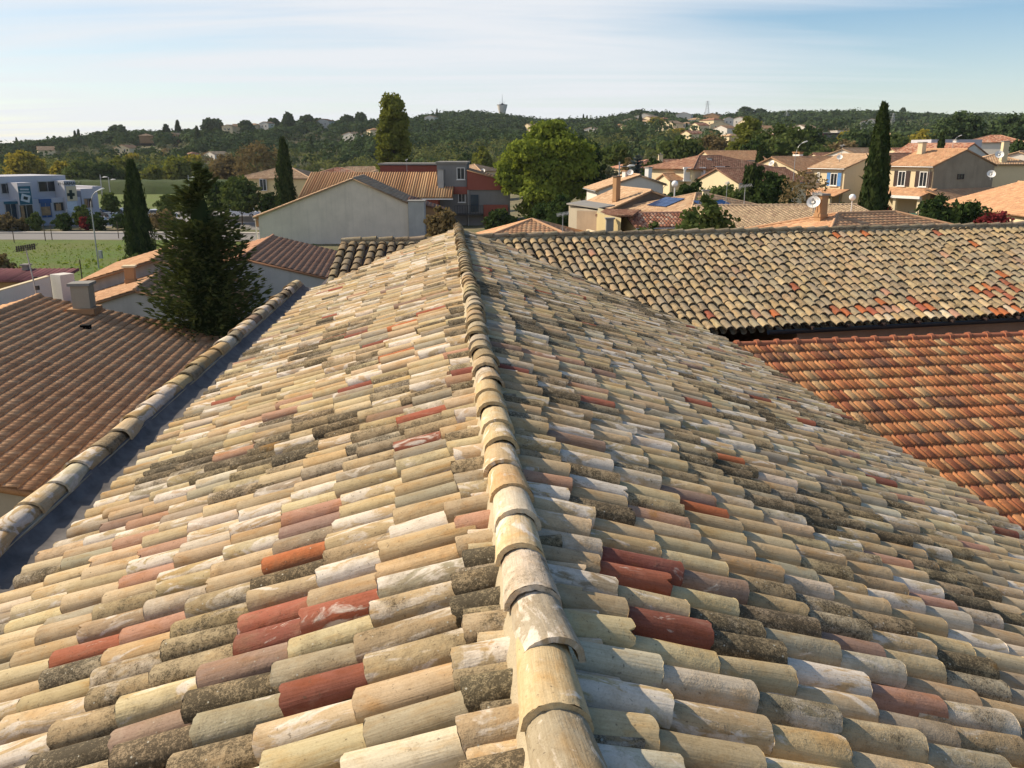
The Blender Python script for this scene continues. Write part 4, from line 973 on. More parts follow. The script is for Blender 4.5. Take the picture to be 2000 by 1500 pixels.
pk = at_y(1224, 418, 61); ph = gable_house('pantile_shed', 'little yellow shed with pink and red barrel tiles behind the round bush', (pk[0], pk[1]), R_(77), 5.9, 2.2, 2.0, 1.5, pk[2], .33, .33, 'yellow', PAL_MIX, .25, .15, .26, .34, .075, .03, 6)
# solar house
pk = at_y(1352, 378, 78); sh2 = hip_house('solar_panel_house', 'house with tan hipped roof carrying two banks of blue solar panels', (pk[0] + .6, 77.5), R_(-30), 8.5, 9.5, 2.6, pk[2] - 1.25, .3, 'cream', PAL_TAN)
d, r = dirs(R_(-30)); t_ = .3; c_ = 1 / math.sqrt(1 + t_ * t_)
def on_hip(C0, s_left, s_along, hw, ze, oh=.4):    # point on the west slope of that hip
    return np.array([C0[0], C0[1], 0]) - r * (hw + oh - s_left) + d * s_along + UP * (ze - oh * t_ + s_left * t_ + .16)
Cx = (pk[0] + .6, 77.5); zee = pk[2] - 1.25
def solar(nm, base0, e1, e2, nu, nv, lab):
    mb = MB(); nn = np.cross(e1, e2); nn = nn / np.linalg.norm(nn); nn = nn if nn[2] > 0 else -nn; root = None
    L1, L2 = np.linalg.norm(e1) / nu, np.linalg.norm(e2) / nv; a1, a2 = e1 / np.linalg.norm(e1), e2 / np.linalg.norm(e2)
    for i in range(nu):
        for j in range(nv):
            mb.box(base0 + a1 * L1 * (i + .5) + a2 * L2 * (j + .5) + nn * .05, (L1 * .95, L2 * .95, .05), ax=(a1, a2, nn))
    return tag(mb.build('solar_panels', M['solar'], sh2), lab)
ul = r * c_ + UP * t_ * c_; nrm = np.cross(-d, ul)
solar('w', np.array([Cx[0], Cx[1], 0]) - r * (4.75 + .4 - 1.0) + d * 2.2 + UP * (zee - .12 + 1.0 * t_ + .06), -d * 2.6, ul * 2.2, 3, 3, 'upper bank of blue solar panels on the tan hipped roof')
uf = d * c_ + UP * t_ * c_
solar('s', np.array([Cx[0], Cx[1], 0]) - d * (4.25 + .4 - .9) - r * 2.6 + UP * (zee - .12 + .9 * t_ + .06), r * 3.4, uf * 1.9, 4, 2, 'lower bank of blue solar panels beside the small chimney')
chimney(sh2, at_y(1378, 380, 76) - UP * .6, .5, .5, .9, 0, 'cream', 'concrete')
# tan roof in front of it, and the large brown-orange roof
e0 = at_y(1420, 441, 55); rt = at_y(1440, 402, 62); 
th = gable_house('tan_roof_house', 'long house under a pale tan chequered roof below the solar panels', (at_y(1362, 402, 61.5))[:2], R_(84), 11.5, 6, 6.4, 2.2, rt[2], .19, .17, 'cream', PAL_PALE, .4, .2, .3, .3, .08, .035, 6)
pk = at_y(1597, 407, 50); lh = hip_house('broad_roof_house', 'broad low orange-brown hipped roof with a chimney and dish behind the ridge', (pk[0] + 2.4, 49.0), R_(70), 15, 11, 2.2, pk[2] - 1.85, .3, 'cream', PAL_ORANGE, .4, .3, .36, .03)
chimney(lh, at_y(1604, 407, 48) - UP * .4, .5, .42, 1.1, R_(70), 'orangewall', 'concrete')
# villa C: white balcony house with brown-red roof, arcade in front
cC = at_y(1395, 330, 112)
vc = hip_house('balcony_villa', 'cream villa with dark red mixed-tile roof and a white balcony', (cC[0] - .2, 114), R_(62), 12.5, 9, 3.2, at_y(1380, 327, 110)[2], .3, 'cream', PAL_DULL, .5, .34, .42, .07)
window(vc, at_y(1406, 333, 109.0), (0.2, -1, 0), 1.2, 1.0, 'whitepaint', 'darkshutter', False)
bx = at_y(1338, 327, 107.5); by = at_y(1376, 327, 107.5); bz = at_y(1338, 351, 107.5)[2]
mb = MB(); 
for x in (bx[0], by[0]): mb.box((x, 107.5, (bz + bx[2]) / 2), (.22, .22, bx[2] - bz))
mb.box(((bx[0] + by[0]) / 2, 107.7, bx[2] - .1), (by[0] - bx[0] + .3, .6, .25)); mb.box(((bx[0] + by[0]) / 2, 107.7, bz + .45), (by[0] - bx[0], .08, .9)); mb.box(((bx[0] + by[0]) / 2, 108.5, bz - .1), (by[0] - bx[0] + .2, 2.2, .2)); mb.build('balcony', M['whitepaint'], vc)
chimney(vc, at_y(1385, 318, 112) - UP * .5, .5, .5, 1.0, 0, 'whitepaint', 'concrete')
pk = at_y(1332, 338, 110); gb = gable_house('garage', 'small low garage with orange roof left of the white balcony', (pk - [2.2, 0, 0])[:2], R_(78), 4.0, 2.0, 2.0, 3.0, pk[2] - .1, .3, None, 'cream', PAL_ORANGE)
pk = at_y(1402, 329, 103); ar = gable_house('arcade_house', 'cream house with three arches under a plain brown roof', pk[:2], R_(72), 9.0, 4.2, 4.6, 3.0, pk[2], .3, .3, 'cream', PAL_DULL)
d, r = dirs(R_(72)); nA = r; wA = np.array([pk[0], pk[1], 0]) + r * 4.6
for k in range(3):
    P = wA + d * (1.0 + k * 2.3) + UP * (pk[2] - 3.0); ax = (d, nA, UP); mb = MB(); pts = [P - d * .8 - UP * 1.1, P + d * .8 - UP * 1.1] + [P + d * .8 * math.cos(q) + UP * .75 * math.sin(q) for q in np.linspace(0, math.pi, 9)]
    MB().prism([p + nA * .03 for p in pts], nA * .04).build('arch_opening', M['glass'], ar)
# villa D: orange roof, lit cream gable
pk = at_y(1509, 307, 116); vd = gable_house('dish_gable_house', 'cream gabled house with plain orange roof and twin-pot chimney', pk[:2], R_(66), 10.5, 5.2, 5.6, 3.2, pk[2], .3, .3, 'cream', PAL_ORANGE)
c_ = at_y(1558, 306, 119); chimney(vd, c_ - UP * .9, 1.3, .6, 1.2, R_(66), 'whitepaint', 'orangewall', 0, True)
d, r = dirs(R_(66)); window(vd, np.array([pk[0], pk[1], 0]) + UP * (pk[2] - 1.9) - d * .0, -d, .9, 1.4, 'whitepaint', None, False)
pk = at_y(1475, 300, 150); gable_house('low_orange_roof_house', 'low house with light orange roof behind the dark red roof', (pk - [8.5, 0, 0])[:2], R_(80), 9, 4.5, 4.5, 5, pk[2] + .4, .3, None, 'cream', PAL_ORANGE)
# villa E: blue shutters
cE = at_y(1651, 327, 107); zE = cE[2]; hE = R_(-30); d, r = dirs(hE); AE = cE + r * 5.0
ve = gable_house('blue_shutter_villa', 'two-storey cream villa with pale blue shutters left of the tall cypress', AE[:2], hE, 5.2, 5.0, 5.0, 3.0, zE + 1.5, .3, .3, 'cream', PAL_TAN)
window(ve, cE + d * 1.5 - UP * 1.45 - r * 0, -r, 1.05, 1.5, 'whitepaint', 'blueshutter'); window(ve, cE + d * 3.9 - UP * 1.3, -r, .4, 1.3, 'whitepaint', None, False)
window(ve, cE + r * 7.2 - UP * 2.0, -d, 1.2, 1.5, 'whitepaint', 'blueshutter')
o = cE - UP * 3.3 - r * 2.6; mono_roof(ve, 'porch_roof', o + d * 6.6, -d, 7.6, 2.75, .28, r, PAL_ORANGE)
for k in (0, 3, 6): MB().box(o + d * (k) + r * .4 - UP * 1.4, (.3, .3, 2.7), hE).build('porch_post', M['cream'], ve)
# villa F: brown shutters, big shaded gable
cF = at_y(1824, 323, 100); zF = cF[2]; hF = R_(-30); d, r = dirs(hF); AF = cF + r * 5.6
vf = gable_house('brown_shutter_villa', 'two-storey cream villa with dark brown shutters and broad shaded gable right of the cypress', AF[:2], hF, 5.7, 5.6, 5.8, 3.0, zF + 1.75, .31, .29, 'cream', PAL_ORANGE)
MB().prism([cF - d * .03 + UP * (-5), cF - d * .03 - UP * .18, AF - d * .03 + UP * (zF + 1.75 - AF[2] - .18), AF + r * 5.8 - d * .03 + UP * (-.12 + 0), AF + r * 5.8 - d * .03 + UP * (-5)], -d * .06).build('gable_render', M['gablewall'], vf)
for k, w_ in ((1.1, 1.0), (3.9, 1.0)): window(vf, cF + d * k - UP * 1.55, -r, w_, 1.7, 'whitepaint', 'darkshutter')
window(vf, cF + r * 5.0 - d * .1 - UP * 1.3, -d, 1.2, .6, 'darkshutter', None, False)
chimney(vf, AF + d * 4.6 - r * 1.6 + UP * (zF + 1.25 - AF[2]), .75, .6, 1.25, hF, 'cream', 'concrete')
o = cF - UP * 3.35 - r * 2.9 - d * .8; mono_roof(vf, 'porch_roof', o + d * 7.2, -d, 7.2, 3.05, .27, r, PAL_ORANGE)
o2 = cF - r * 2.9 - d * 2.6 - UP * 3.3; mono_roof(vf, 'lean_to_roof', cF - d * 3.6 - r * 1.5 - UP * 3.55, r, 13.5, 3.6, .26, d, PAL_ORANGE)
MB().prism([cF - d * 3.2 - UP * 3.6, cF - d * 3.2 - UP * 6.2, cF - d * 3.2 + r * 11.6 - UP * 6.2, cF - d * 3.2 + r * 11.6 - UP * 3.6], d * 3).build('lean_to_wall', M['cream'], vf)
for k in (.3, 3.4, 6.6): MB().box(o + d * k + r * .4 - UP * 1.35, (.35, .35, 2.6), hF).build('porch_post', M['cream'], vf)
MB().box(o + d * 3.5 - UP * .12, (.2, 7.0, .3), hF).build('porch_beam', M['whitepaint'], vf)
# roofs around and behind villa F
pk = at_y(1890, 386, 78); gable_house('tan_slope_house', 'low house with wide orange slope right of the brown-shutter villa', (pk + [7.2, -10, 0])[:2], R_(4), 17, 7, 7, 3, pk[2] + 1.1, .28, None, 'cream', PAL_ORANGE)
pk = at_y(1775, 303, 128); gable_house('plain_brown_roof_house', 'house with a plain brown roof squeezed between cypress and brown-shutter villa', (pk - [7, 0, 0])[:2], R_(72), 11, 4.5, 5.5, 4, pk[2] + .2, .3, None, 'cream', PAL_DULL)
pk = at_y(1902, 280, 150); g2 = gable_house('pink_roof_house', 'house with pinkish roof and pale grey gable above the brown-shutter villa', pk[:2], R_(-40), 11, 5.5, 6, 5, pk[2], .3, None, 'white', PAL_MIX)
chimney(g2, at_y(1865, 288, 153) - UP * .4, .8, .6, 1.6, R_(-40), 'whitepaint', 'concrete')
pk = at_y(1795, 290, 165); g3 = gable_house('terrace_house', 'small pinkish-roofed house with a white chimney beside the dark hedge', (pk - [5, 0, 0])[:2], R_(70), 9, 4, 5, 6, pk[2], .3, None, 'cream', PAL_MIX); chimney(g3, at_y(1804, 291, 163) - UP * .3, .5, .5, 1.2, 0, 'whitepaint', 'orangewall')
pk = at_y(1991, 299, 118); g4 = gable_house('white_end_house', 'bright white gabled house at the right edge of the village', pk[:2], R_(50), 9, 4.8, 5, 4, pk[2] + .2, .28, None, 'white', PAL_TAN)
c_ = at_y(1962, 293, 112); g5 = hip_house('dish_chimney_house', 'house with tall tan chimney behind the large dish by the shaded gable', (c_[0] + .5, 115), R_(20), 7, 7, 4, c_[2] - 1.6, .3, 'cream', PAL_TAN); chimney(g5, c_ - UP * 1.2, .7, .6, 2.2, 0, 'cream', 'concrete')
pk = at_y(1958, 275, 190); hip_house('balcony_hill_house', 'pale house with red roof and chimney above the white dish', (pk[0], 193), R_(30), 9, 11, 8, pk[2] - .2, .3, 'white', PAL_MIX)
c_ = at_y(1868, 281, 158); MB().box((c_[0], 162, c_[2] / 2 + 3), (9, 8, c_[2] - 6 + 1.5)).build('warehouse', M['lavender'], None, (c_[0], 162, 6)); tag(bpy.data.objects['warehouse'], 'pale grey flat-topped warehouse behind the pinkish roofs', 'warehouse')
pk = at_y(1690, 298, 140); gable_house('ridge_end_house', 'cream house with tan roof peeping out left behind the tall cypress', (pk - [3.5, 0, 0])[:2], R_(60), 8, 3.6, 4.5, 4, pk[2] + .6, .3, None, 'white', PAL_TAN)
pk = at_y(1620, 299, 170); gable_house('far_brown_roof_house', 'low brown-roofed house among trees behind the twin-pot chimney', (pk - [3, 0, 0])[:2], R_(85), 8, 4, 4, 5, pk[2], .28, None, 'cream', PAL_DULL)
pk = at_y(1302, 311, 150); g6 = hip_house('pink_tile_house', 'single-storey house with a faded pink tile roof and a domed chimney', (pk[0], 154), R_(75), 15, 9.5, 4, pk[2] - 1.4, .27, 'cream', PAL_MIX, pitch=.4, course=.5); chimney(g6, at_y(1290, 310, 150) - UP * .3, .7, .7, .9, 0, 'cream', 'concrete', 1)
pk = at_y(1160, 327, 170); hip_house('orange_tip_house', 'orange roof half hidden right of the large bright tree', (pk[0], 174), R_(60), 8, 8, 3, pk[2] - .6, .3, 'cream', PAL_ORANGE)
for (u, v, y, l, w, hd_, lab) in ((655, 333, 170, 8, 7, 80, 'low pinkish roof left of the clipped bush, beyond the ribbed roof'), (700, 331, 172, 12, 7, 85, 'wide low tan roof behind the ribbed roof'), (735, 334, 168, 5, 6, 80, 'small tan roof touching the red upper block'), (925, 327, 180, 8, 8, 30, 'tan-roofed house right of the grey stair tower')):
    pk = at_y(u, v, y); hip_house('low_roof_house', lab, (pk[0], y + 3), R_(hd_), l, w, 0, pk[2] - .6, .3, 'cream', PAL_TAN if 'tan' in lab else PAL_MIX, pitch=.45, course=.6)
# ---- small houses on the slopes
HH = [('orange-roofed house below the left skyline pines', 250, 470, 10, 8, 3, 20, 'cream', PAL_ORANGE, 0), ('long tan house on the left skyline beside a yellow tree', 288, 560, 15, 8, 3.5, 70, 'orangewall', PAL_TAN, 4),
      ('brown-roofed house beside the pointed skyline fir', 345, 560, 8, 8, 4, 10, 'orangewall', PAL_TAN, 3), ('pale roof half buried among the olives at mid slope', 425, 420, 9, 8, 2.5, 40, 'white', PAL_PALE, 0), ('grey ruin wall among mid-slope bushes', 378, 430, 8, 5, 2.5, 60, 'greywall', PAL_DULL, 0),
      ('cream house with two low wings left of an umbrella pine', 452, 640, 9, 8, 4, 20, 'cream', PAL_TAN, 5), ('low tan house beside the cream one on the skyline', 468, 645, 12, 8, 3.5, 60, 'cream', PAL_TAN, 5), ('little pale house right of the umbrella pine', 498, 650, 8, 7, 4, 10, 'cream', PAL_TAN, 5),
      ('white cube house with tan roof on the hedge terrace', 523, 650, 8, 7, 4.5, 25, 'white', PAL_TAN, 5), ('grey gabled house between skyline pines', 636, 690, 11, 9, 5, 15, 'greywall', PAL_DULL, 4), ('orange roof just left of the tall poplar', 732, 600, 12, 8, 3, 70, 'cream', PAL_ORANGE, 6),
      ('white house under the round pine right of the poplar', 843, 820, 10, 8, 5, 20, 'white', PAL_TAN, 6), ('beige house in a gap of the central trees', 1037, 760, 12, 8, 4, 60, 'cream', PAL_TAN, 0), ('small far white house left of two white ones', 1148, 640, 6, 6, 3.5, 0, 'white', PAL_TAN, 0),
      ('white chimneyed house above a dark thicket', 1158, 650, 10, 9, 5, 30, 'white', PAL_TAN, 1), ('low white house just right of the chimneyed one', 1181, 640, 11, 7, 3, 70, 'white', PAL_PALE, 0), ('brown cottage at the hedge line', 1211, 700, 9, 8, 4, 20, 'orangewall', PAL_ORANGE, 0),
      ('pale house at the foot of the skyline pines', 1262, 900, 20, 14, 5, 30, 'white', PAL_PALE, 4), ('long pink-roofed house under the pines', 1272, 860, 22, 12, 4, 60, 'cream', PAL_ORANGE, 2), ('far pink roof strip below the wood', 1294, 900, 16, 8, 3.5, 75, 'cream', PAL_MIX, 2),
      ('pale two-storey house right of the pink roof strip', 1336, 900, 15, 12, 7, 20, 'white', PAL_TAN, 3), ('rose house with dark cypress in front', 1252, 760, 13, 10, 5, 10, 'orangewall', PAL_MIX, 1), ('white house by the rose house', 1262, 730, 9, 7, 5, 30, 'white', PAL_TAN, 0),
      ('grey-walled house with tan roof facing right', 1275, 700, 14, 9, 4.5, -35, 'lavender', PAL_TAN, 0), ('tiny white house below the yellow tree', 1296, 720, 7, 6, 4, 15, 'white', PAL_TAN, 1), ('flat-roofed cream house stepping up the slope', 1291, 590, 9, 9, 4, 40, 'cream', PAL_TAN, 0),
      ('tan-roofed villa in the middle of the pale houses', 1312, 610, 13, 9, 4.5, 60, 'cream', PAL_TAN, 1), ('cream villa above the yellow bush', 1322, 540, 11, 8, 3.5, 65, 'cream', PAL_PALE, 0), ('small pale house at the right of the villas', 1341, 620, 7, 7, 4, 20, 'white', PAL_TAN, 1),
      ('pink roof below the orange villa', 1366, 600, 12, 8, 3.5, 70, 'cream', PAL_MIX, 0), ('orange-red villa on the wooded slope', 1392, 880, 16, 12, 6, 30, 'orangewall', PAL_ORANGE, 3), ('grey-tan houses in the trees under the orange villa', 1389, 680, 16, 10, 5, 60, 'cream', PAL_DULL, 0),
      ('white house with orange hipped roof', 1416, 520, 11, 8, 5, 60, 'white', PAL_ORANGE, 0), ('white spire-like house right of the orange villa', 1422, 680, 7, 6, 6, 10, 'white', PAL_TAN, 0), ('low tan roof below the white hipped house', 1424, 440, 10, 7, 3, 70, 'cream', PAL_TAN, 0),
      ('white flat building behind the yellow tree', 1461, 600, 13, 8, 4.5, 75, 'cream', PAL_PALE, 0), ('cream house with pink hip roof right of the thin cypress', 1491, 520, 12, 10, 4.5, 70, 'cream', PAL_ORANGE, 0), ('pinkish house below the pink hip roof', 1487, 430, 9, 8, 4, 60, 'orangewall', PAL_MIX, 0),
      ('tiny cream house in front of the wood edge above the villas', 1231, 800, 14, 9, 5, 20, 'cream', PAL_TAN, 1), ('pale long house by the brown cottage', 1225, 610, 12, 8, 3.5, 70, 'cream', PAL_TAN, 0), ('white house under the middle of the right-hand wood', 1358, 820, 14, 10, 5, 30, 'white', PAL_TAN, 2), ('cream house right of the grey-tan group', 1405, 600, 12, 8, 4, 15, 'cream', PAL_TAN, 0), ('small bright house below the right dome pine', 1447, 700, 11, 8, 5, 40, 'white', PAL_ORANGE, 1),
      ('low cream house left of the pink hip roof', 1475, 560, 10, 8, 4, 65, 'cream', PAL_TAN, 0), ('pink-roofed house low in the belt of trees', 1352, 450, 10, 8, 3.5, 70, 'cream', PAL_MIX, 0), ('white-walled house beyond the tower hall', 1570, 520, 13, 9, 5, 60, 'white', PAL_TAN, 0), ('tan house right of the tall cypress below the wood', 1722, 430, 12, 9, 4.5, 30, 'cream', PAL_TAN, 0), ('pale villa high on the right slope', 1700, 700, 16, 11, 5, 20, 'white', PAL_TAN, 2),
      ('tan farm on the left slope above the pharmacy', 92, 470, 12, 8, 3.5, 60, 'cream', PAL_TAN, 0), ('low grey-tan barn on the left skyline', 20, 590, 14, 8, 3.5, 75, 'cream', PAL_DULL, 1), ('white house among trees left of the poplar', 690, 560, 10, 8, 4, 30, 'white', PAL_TAN, 1)]
for i, (lab, u, y, w, l, h, hdg, wall, pal, dz) in enumerate(HH):
    hill_house(lab, u, y, w, l, h, hdg, wall, pal, dz * .4 + .8, hip=(i % 3 == 1), group='houses on the far slopes')
# long commercial buildings on the right below the wood
def blockb(name, lab, u0, u1, vt, vb, y, wallm, dpt=14, cat='building', extra=None):
    a, b_ = at_y(u0, vt, y), at_y(u1, vb, y); z0 = float(gz((a[0] + b_[0]) / 2, y)) - 1
    root = thing(name, lab, cat, ((a[0] + b_[0]) / 2, y, z0))
    MB().box(((a[0] + b_[0]) / 2, y + dpt / 2, (a[2] + z0) / 2), (b_[0] - a[0], dpt, a[2] - z0)).build('wall', M[wallm], root)
    MB().box(((a[0] + b_[0]) / 2, y + dpt / 2, a[2] + .15), (b_[0] - a[0] + .6, dpt + .6, .35)).build('flat_roof', M['paleconcrete'], root)
    for (q0, q1, r0, r1, mm, nm) in (extra or []):
        p, q = at_y(q0, r0, y - .1), at_y(q1, r1, y - .1)
        MB().box(((p[0] + q[0]) / 2, y - .1, (p[2] + q[2]) / 2), (q[0] - p[0], .3, p[2] - q[2])).build(nm, M[mm], root)
    return root
blockb('flat_roof_villa', 'pale villa with a dark flat overhanging roof at the wood edge', 1513, 1536, 259, 270, 470, 'cream', 12, 'house', [(1517, 1532, 262, 266, 'glass', 'window_strip')])
blockb('white_hall', 'long plain white hall below the wood', 1536, 1566, 261, 275, 430, 'white', 16)
blockb('tower_hall', 'white hall with a raised dark-windowed top and blue-grey front', 1583, 1602, 254, 275, 440, 'lavender', 14, 'building', [(1586, 1600, 256, 259, 'glass', 'window_strip')])
blockb('dark_hall', 'dark red and black commercial hall right of the white one', 1601, 1650, 260, 274, 445, 'darkshutter', 18, 'building', [(1601, 1607, 260, 274, 'redwall', 'red_panel'), (1610, 1640, 264, 270, 'glass', 'window_strip')])
blockb('white_plant_room', 'white plant room standing on the dark hall', 1636, 1652, 256, 262, 452, 'white', 10)
blockb('green_barn', 'pale green metal barn high in the right-hand wood', 1929, 1946, 246, 250, 760, 'lavender', 10)
# ---- pharmacy at the far left
fR = at_z(200, 433, 0.0); fh = R_(36); fd = np.array([-math.sin(fh), -math.cos(fh), 0]); fn = np.array([math.cos(fh), -math.sin(fh), 0])
def fac(u, v, off=0.0):
    dr = ray(u, v); o = np.array([0, 0, CAMZ]); k = ((fR + fn * off - o) @ fn) / (dr @ fn); p = o + dr * k; return (p - fR) @ fd, p[2]
def fbox(root, nm, s0, s1, z0, z1, o0, o1, m):
    c = fR + fd * (s0 + s1) / 2 + fn * (o0 + o1) / 2; c[2] = (z0 + z1) / 2
    return MB().box(c, (abs(s1 - s0), abs(o1 - o0), z1 - z0), ax=(fd, fn, UP)).build(nm, M[m], root)
phm = thing('pharmacy', 'white two-storey pharmacy with a dark cross and teal banner on its front', 'shop', tuple(fR + fd * 12 - fn * 4))
def fb_uv(nm, u0, u1, v0, v1, o0, o1, m, ground=False, root=None):
    s0, zt = fac(u0, v0, o1); s1, zb = fac(u1, v1, o1)
    return fbox(root or phm, nm, s0, s1, -.3 if ground else zb, zt, o0, o1, m)
s_r, z_ = fac(127, 342, -2.0); fbox(phm, 'upper_wall', s_r, s_r + 26, 0, z_, -12, -2.0, 'lavender')
s_r, z_m = fac(157, 387, 0); s_q, _ = fac(60, 387, 0); fbox(phm, 'wall', s_r, s_r + 24, 0, fac(100, 387, 0)[1], -2.0, 0, 'lavender')
fb_uv('side_wall', 157, 197, 369, 430, -8, 0, 'lavender', True); fb_uv('banner_pillar', 33, 72, 357, 440, -2.5, .8, 'lavender', True); fb_uv('cross_tower', 124, 157, 353, 435, -3, .7, 'lavender', True)
fb_uv('parapet_wall', 180, 198, 364, 372, -8, .05, 'lavender')
fb_uv('cross_panel', 129, 152, 364, 392, .7, .78, 'cream')
s0, zc = fac(138.5, 380, .8); 
c = fR + fd * s0 + fn * .82; c[2] = zc; mb = MB(); mb.box(c, (1.05, .06, .42), ax=(fd, fn, UP)); mb.box(c + UP * .42, (.4, .06, .42), ax=(fd, fn, UP)); mb.box(c - UP * .42, (.4, .06, .42), ax=(fd, fn, UP)); mb.build('cross', M['darkcross'], phm)
fb_uv('teal_banner', 34.5, 64, 364, 399, .8, .86, 'teal')
bn = phm.children[-1]
mb = MB()
for (v, ua, ub) in ((370, 39, 56), (375.5, 38, 58)):
    n_ = 9
    for k in range(n_):
        s_, z_ = fac(ua + (ub - ua) * (k + .5) / n_, v, .88); c = fR + fd * s_ + fn * .88; c[2] = z_; mb.box(c, (.09, .02, .2), ax=(fd, fn, UP))
mb.build('banner_lettering', M['palepaper'], bn)
s_, z_ = fac(50, 387, .88); c = fR + fd * s_ + fn * .885; c[2] = z_; a1 = fd * .95 + UP * .3; a1 /= np.linalg.norm(a1); a2 = np.cross(a1, fn)
MB().box(c, (1.15, .03, .95), ax=(a1, fn, a2)).build('banner_card', M['palepaper'], bn)
MB().box(c + fn * .02, (.55, .03, .42), ax=(a1, fn, a2)).build('banner_print', M['darkcross'], bn)
# sign above the cross
s_, z_ = fac(137, 361.5, .8); cu = bpy.data.curves.new('sign', 'FONT'); cu.body = 'PHARMACIE'; cu.size = .62; cu.extrude = .02; cu.align_x = 'CENTER'
to = bpy.data.objects.new('sign', cu); COL.objects.link(to); dg = bpy.context.evaluated_depsgraph_get(); me = bpy.data.meshes.new_from_object(to.evaluated_get(dg)); bpy.data.objects.remove(to)
c = fR + fd * s_ + fn * .76; c[2] = z_; sx = -fd; V = np.array([v.co for v in me.vertices]); V = c + V[:, 0:1] * sx + V[:, 1:2] * UP + V[:, 2:3] * fn - wpos(phm)
me.vertices.foreach_set('co', V.astype(np.float32).ravel()); me.update(); link('sign_lettering', me, M['darkcross'], phm)
for (u0, u1, v0, v1, g_, o) in ((0, 25, 358, 378, 'glass', -1.95), (73, 112, 354, 374, 'glass', -1.95), (8, 36, 397, 431, 'blueglass', .0), (36, 68, 400, 431, 'glass', .8), (76, 103, 390, 425, 'bluesign', .0), (103, 126, 395, 412, 'glass', .0), (163, 182, 387, 406, 'glass', .0), (130, 152, 394, 415, 'palepaper', .7)):
    s0, z1 = fac(u0, v0, o); s1, z0 = fac(u1, v1, o); P = fR + fd * (s0 + s1) / 2 + fn * o; P[2] = (z0 + z1) / 2
    if g_ == 'palepaper': fbox(phm, 'door', s0, s1, z0, z1, o, o + .08, 'palepaper'); continue
    window(phm, P, fn, abs(s1 - s0), z1 - z0, 'metal', None, False, g_, True, 'shop_window')
for (u0, u1, v0, v1, o, m_, nm) in ((8, 36, 394, 398, .25, 'teal', 'fascia_sign'), (76, 101, 389, 396, .2, 'bluesign', 'fascia_sign'), (109, 120, 398, 411, .06, 'poster', 'poster'), (164, 172, 389, 405, .08, 'poster', 'poster'), (40, 50, 402, 430, .9, 'poster', 'poster'), (80, 100, 404, 420, .08, 'poster', 'poster')):
    fb_uv(nm, u0, u1, v0, v1, o - .15, o, m_)
mb = MB(); s0, z0 = fac(130, 417, 3.2); s1, z1 = fac(185, 419, 3.2)
a, b_ = fR + fd * s0 + fn * 3.2, fR + fd * s1 + fn * 3.2; a[2] = z0; b_[2] = z1 - .2
mb.prism([a * [1, 1, 0], a, b_, b_ * [1, 1, 0]], -fn * 1.5); mb.build('access_ramp', M['lavender'], phm)
mb = MB(); mb.tube([a + UP * .5, b_ + UP * .5], .04, 5)
for k in np.linspace(0, 1, 5): p = a + (b_ - a) * k; mb.tube([p, p + UP * .5], .03, 4)
mb.build('handrail', M['whitepaint'], phm)

# ------------------------------------------------------------------ vegetation
def leaf_quads(C, Nn, size, rs, aspect=1.3, cval=None):
    n = len(C); Nn = Nn / (np.linalg.norm(Nn, axis=1, keepdims=True) + 1e-9)
    a = np.cross(Nn, rs.normal(size=(n, 3))); a /= (np.linalg.norm(a, axis=1, keepdims=True) + 1e-9); b = np.cross(Nn, a)
    s = np.asarray(size).reshape(-1, 1) * np.ones((n, 1)) * .5
    a = a * s * aspect; b = b * s
    V = np.stack([C - a, C - b * .9, C + a, C + b * .9], 1).reshape(-1, 3)      # leaf-like lozenges
    F = np.arange(4 * n).reshape(n, 4)
    cv = rs.rand(n) if cval is None else cval
    return V, F, np.repeat(cv, 4)
def leaves_mesh(name, parts, smooth=False):
    Vs = []; Fs = []; Cs = []; b = 0
    for V, F, c in parts: Vs.append(V); Fs.append(F + b); Cs.append(c); b += len(V)
    return mesh_np(name, np.concatenate(Vs), np.concatenate(Fs), smooth, {'leafc': ('FLOAT', np.concatenate(Cs))})
def blob_leaves(blobs, n, size, rs, jit=.75, shell=.26):
    """blobs (k,6): centre + radii; leaves gathered in sprays near each blob's skin"""
    blobs = np.asarray(blobs, float); w = (blobs[:, 3] * blobs[:, 5]) ** 1.0; idx = rs.choice(len(blobs), n, p=w / w.sum())
    d = rs.normal(size=(n, 3)); d /= np.linalg.norm(d, axis=1, keepdims=True); d[:, 2] = np.where(d[:, 2] < -.5, -d[:, 2] * .6, d[:, 2])
    lump = 1 + .16 * np.sin(d[:, 0] * 7 + idx * 1.7) * np.sin(d[:, 1] * 6 + idx) + .12 * np.sin(d[:, 2] * 9 + idx * 2.3)
    rad = (1 - np.abs(rs.normal(size=n)) * shell) * lump
    C = blobs[idx, :3] + d * rad[:, None] * blobs[idx, 3:6]
    inside = np.zeros(n, bool)
    for k in range(len(blobs)):
        q = (C - blobs[k, :3]) / blobs[k, 3:6]; inside |= ((q ** 2).sum(1) < .38) & (idx != k)
    keep = ~inside
    Nn = d + rs.normal(size=(n, 3)) * jit
    bt = rs.rand(len(blobs))
    cv = np.clip(.2 + .45 * rs.rand(n) + .35 * bt[idx], 0, 1)
    return leaf_quads(C[keep], Nn[keep], size * (.6 + .8 * rs.rand(int(keep.sum()))), rs, 1.35, cv[keep])
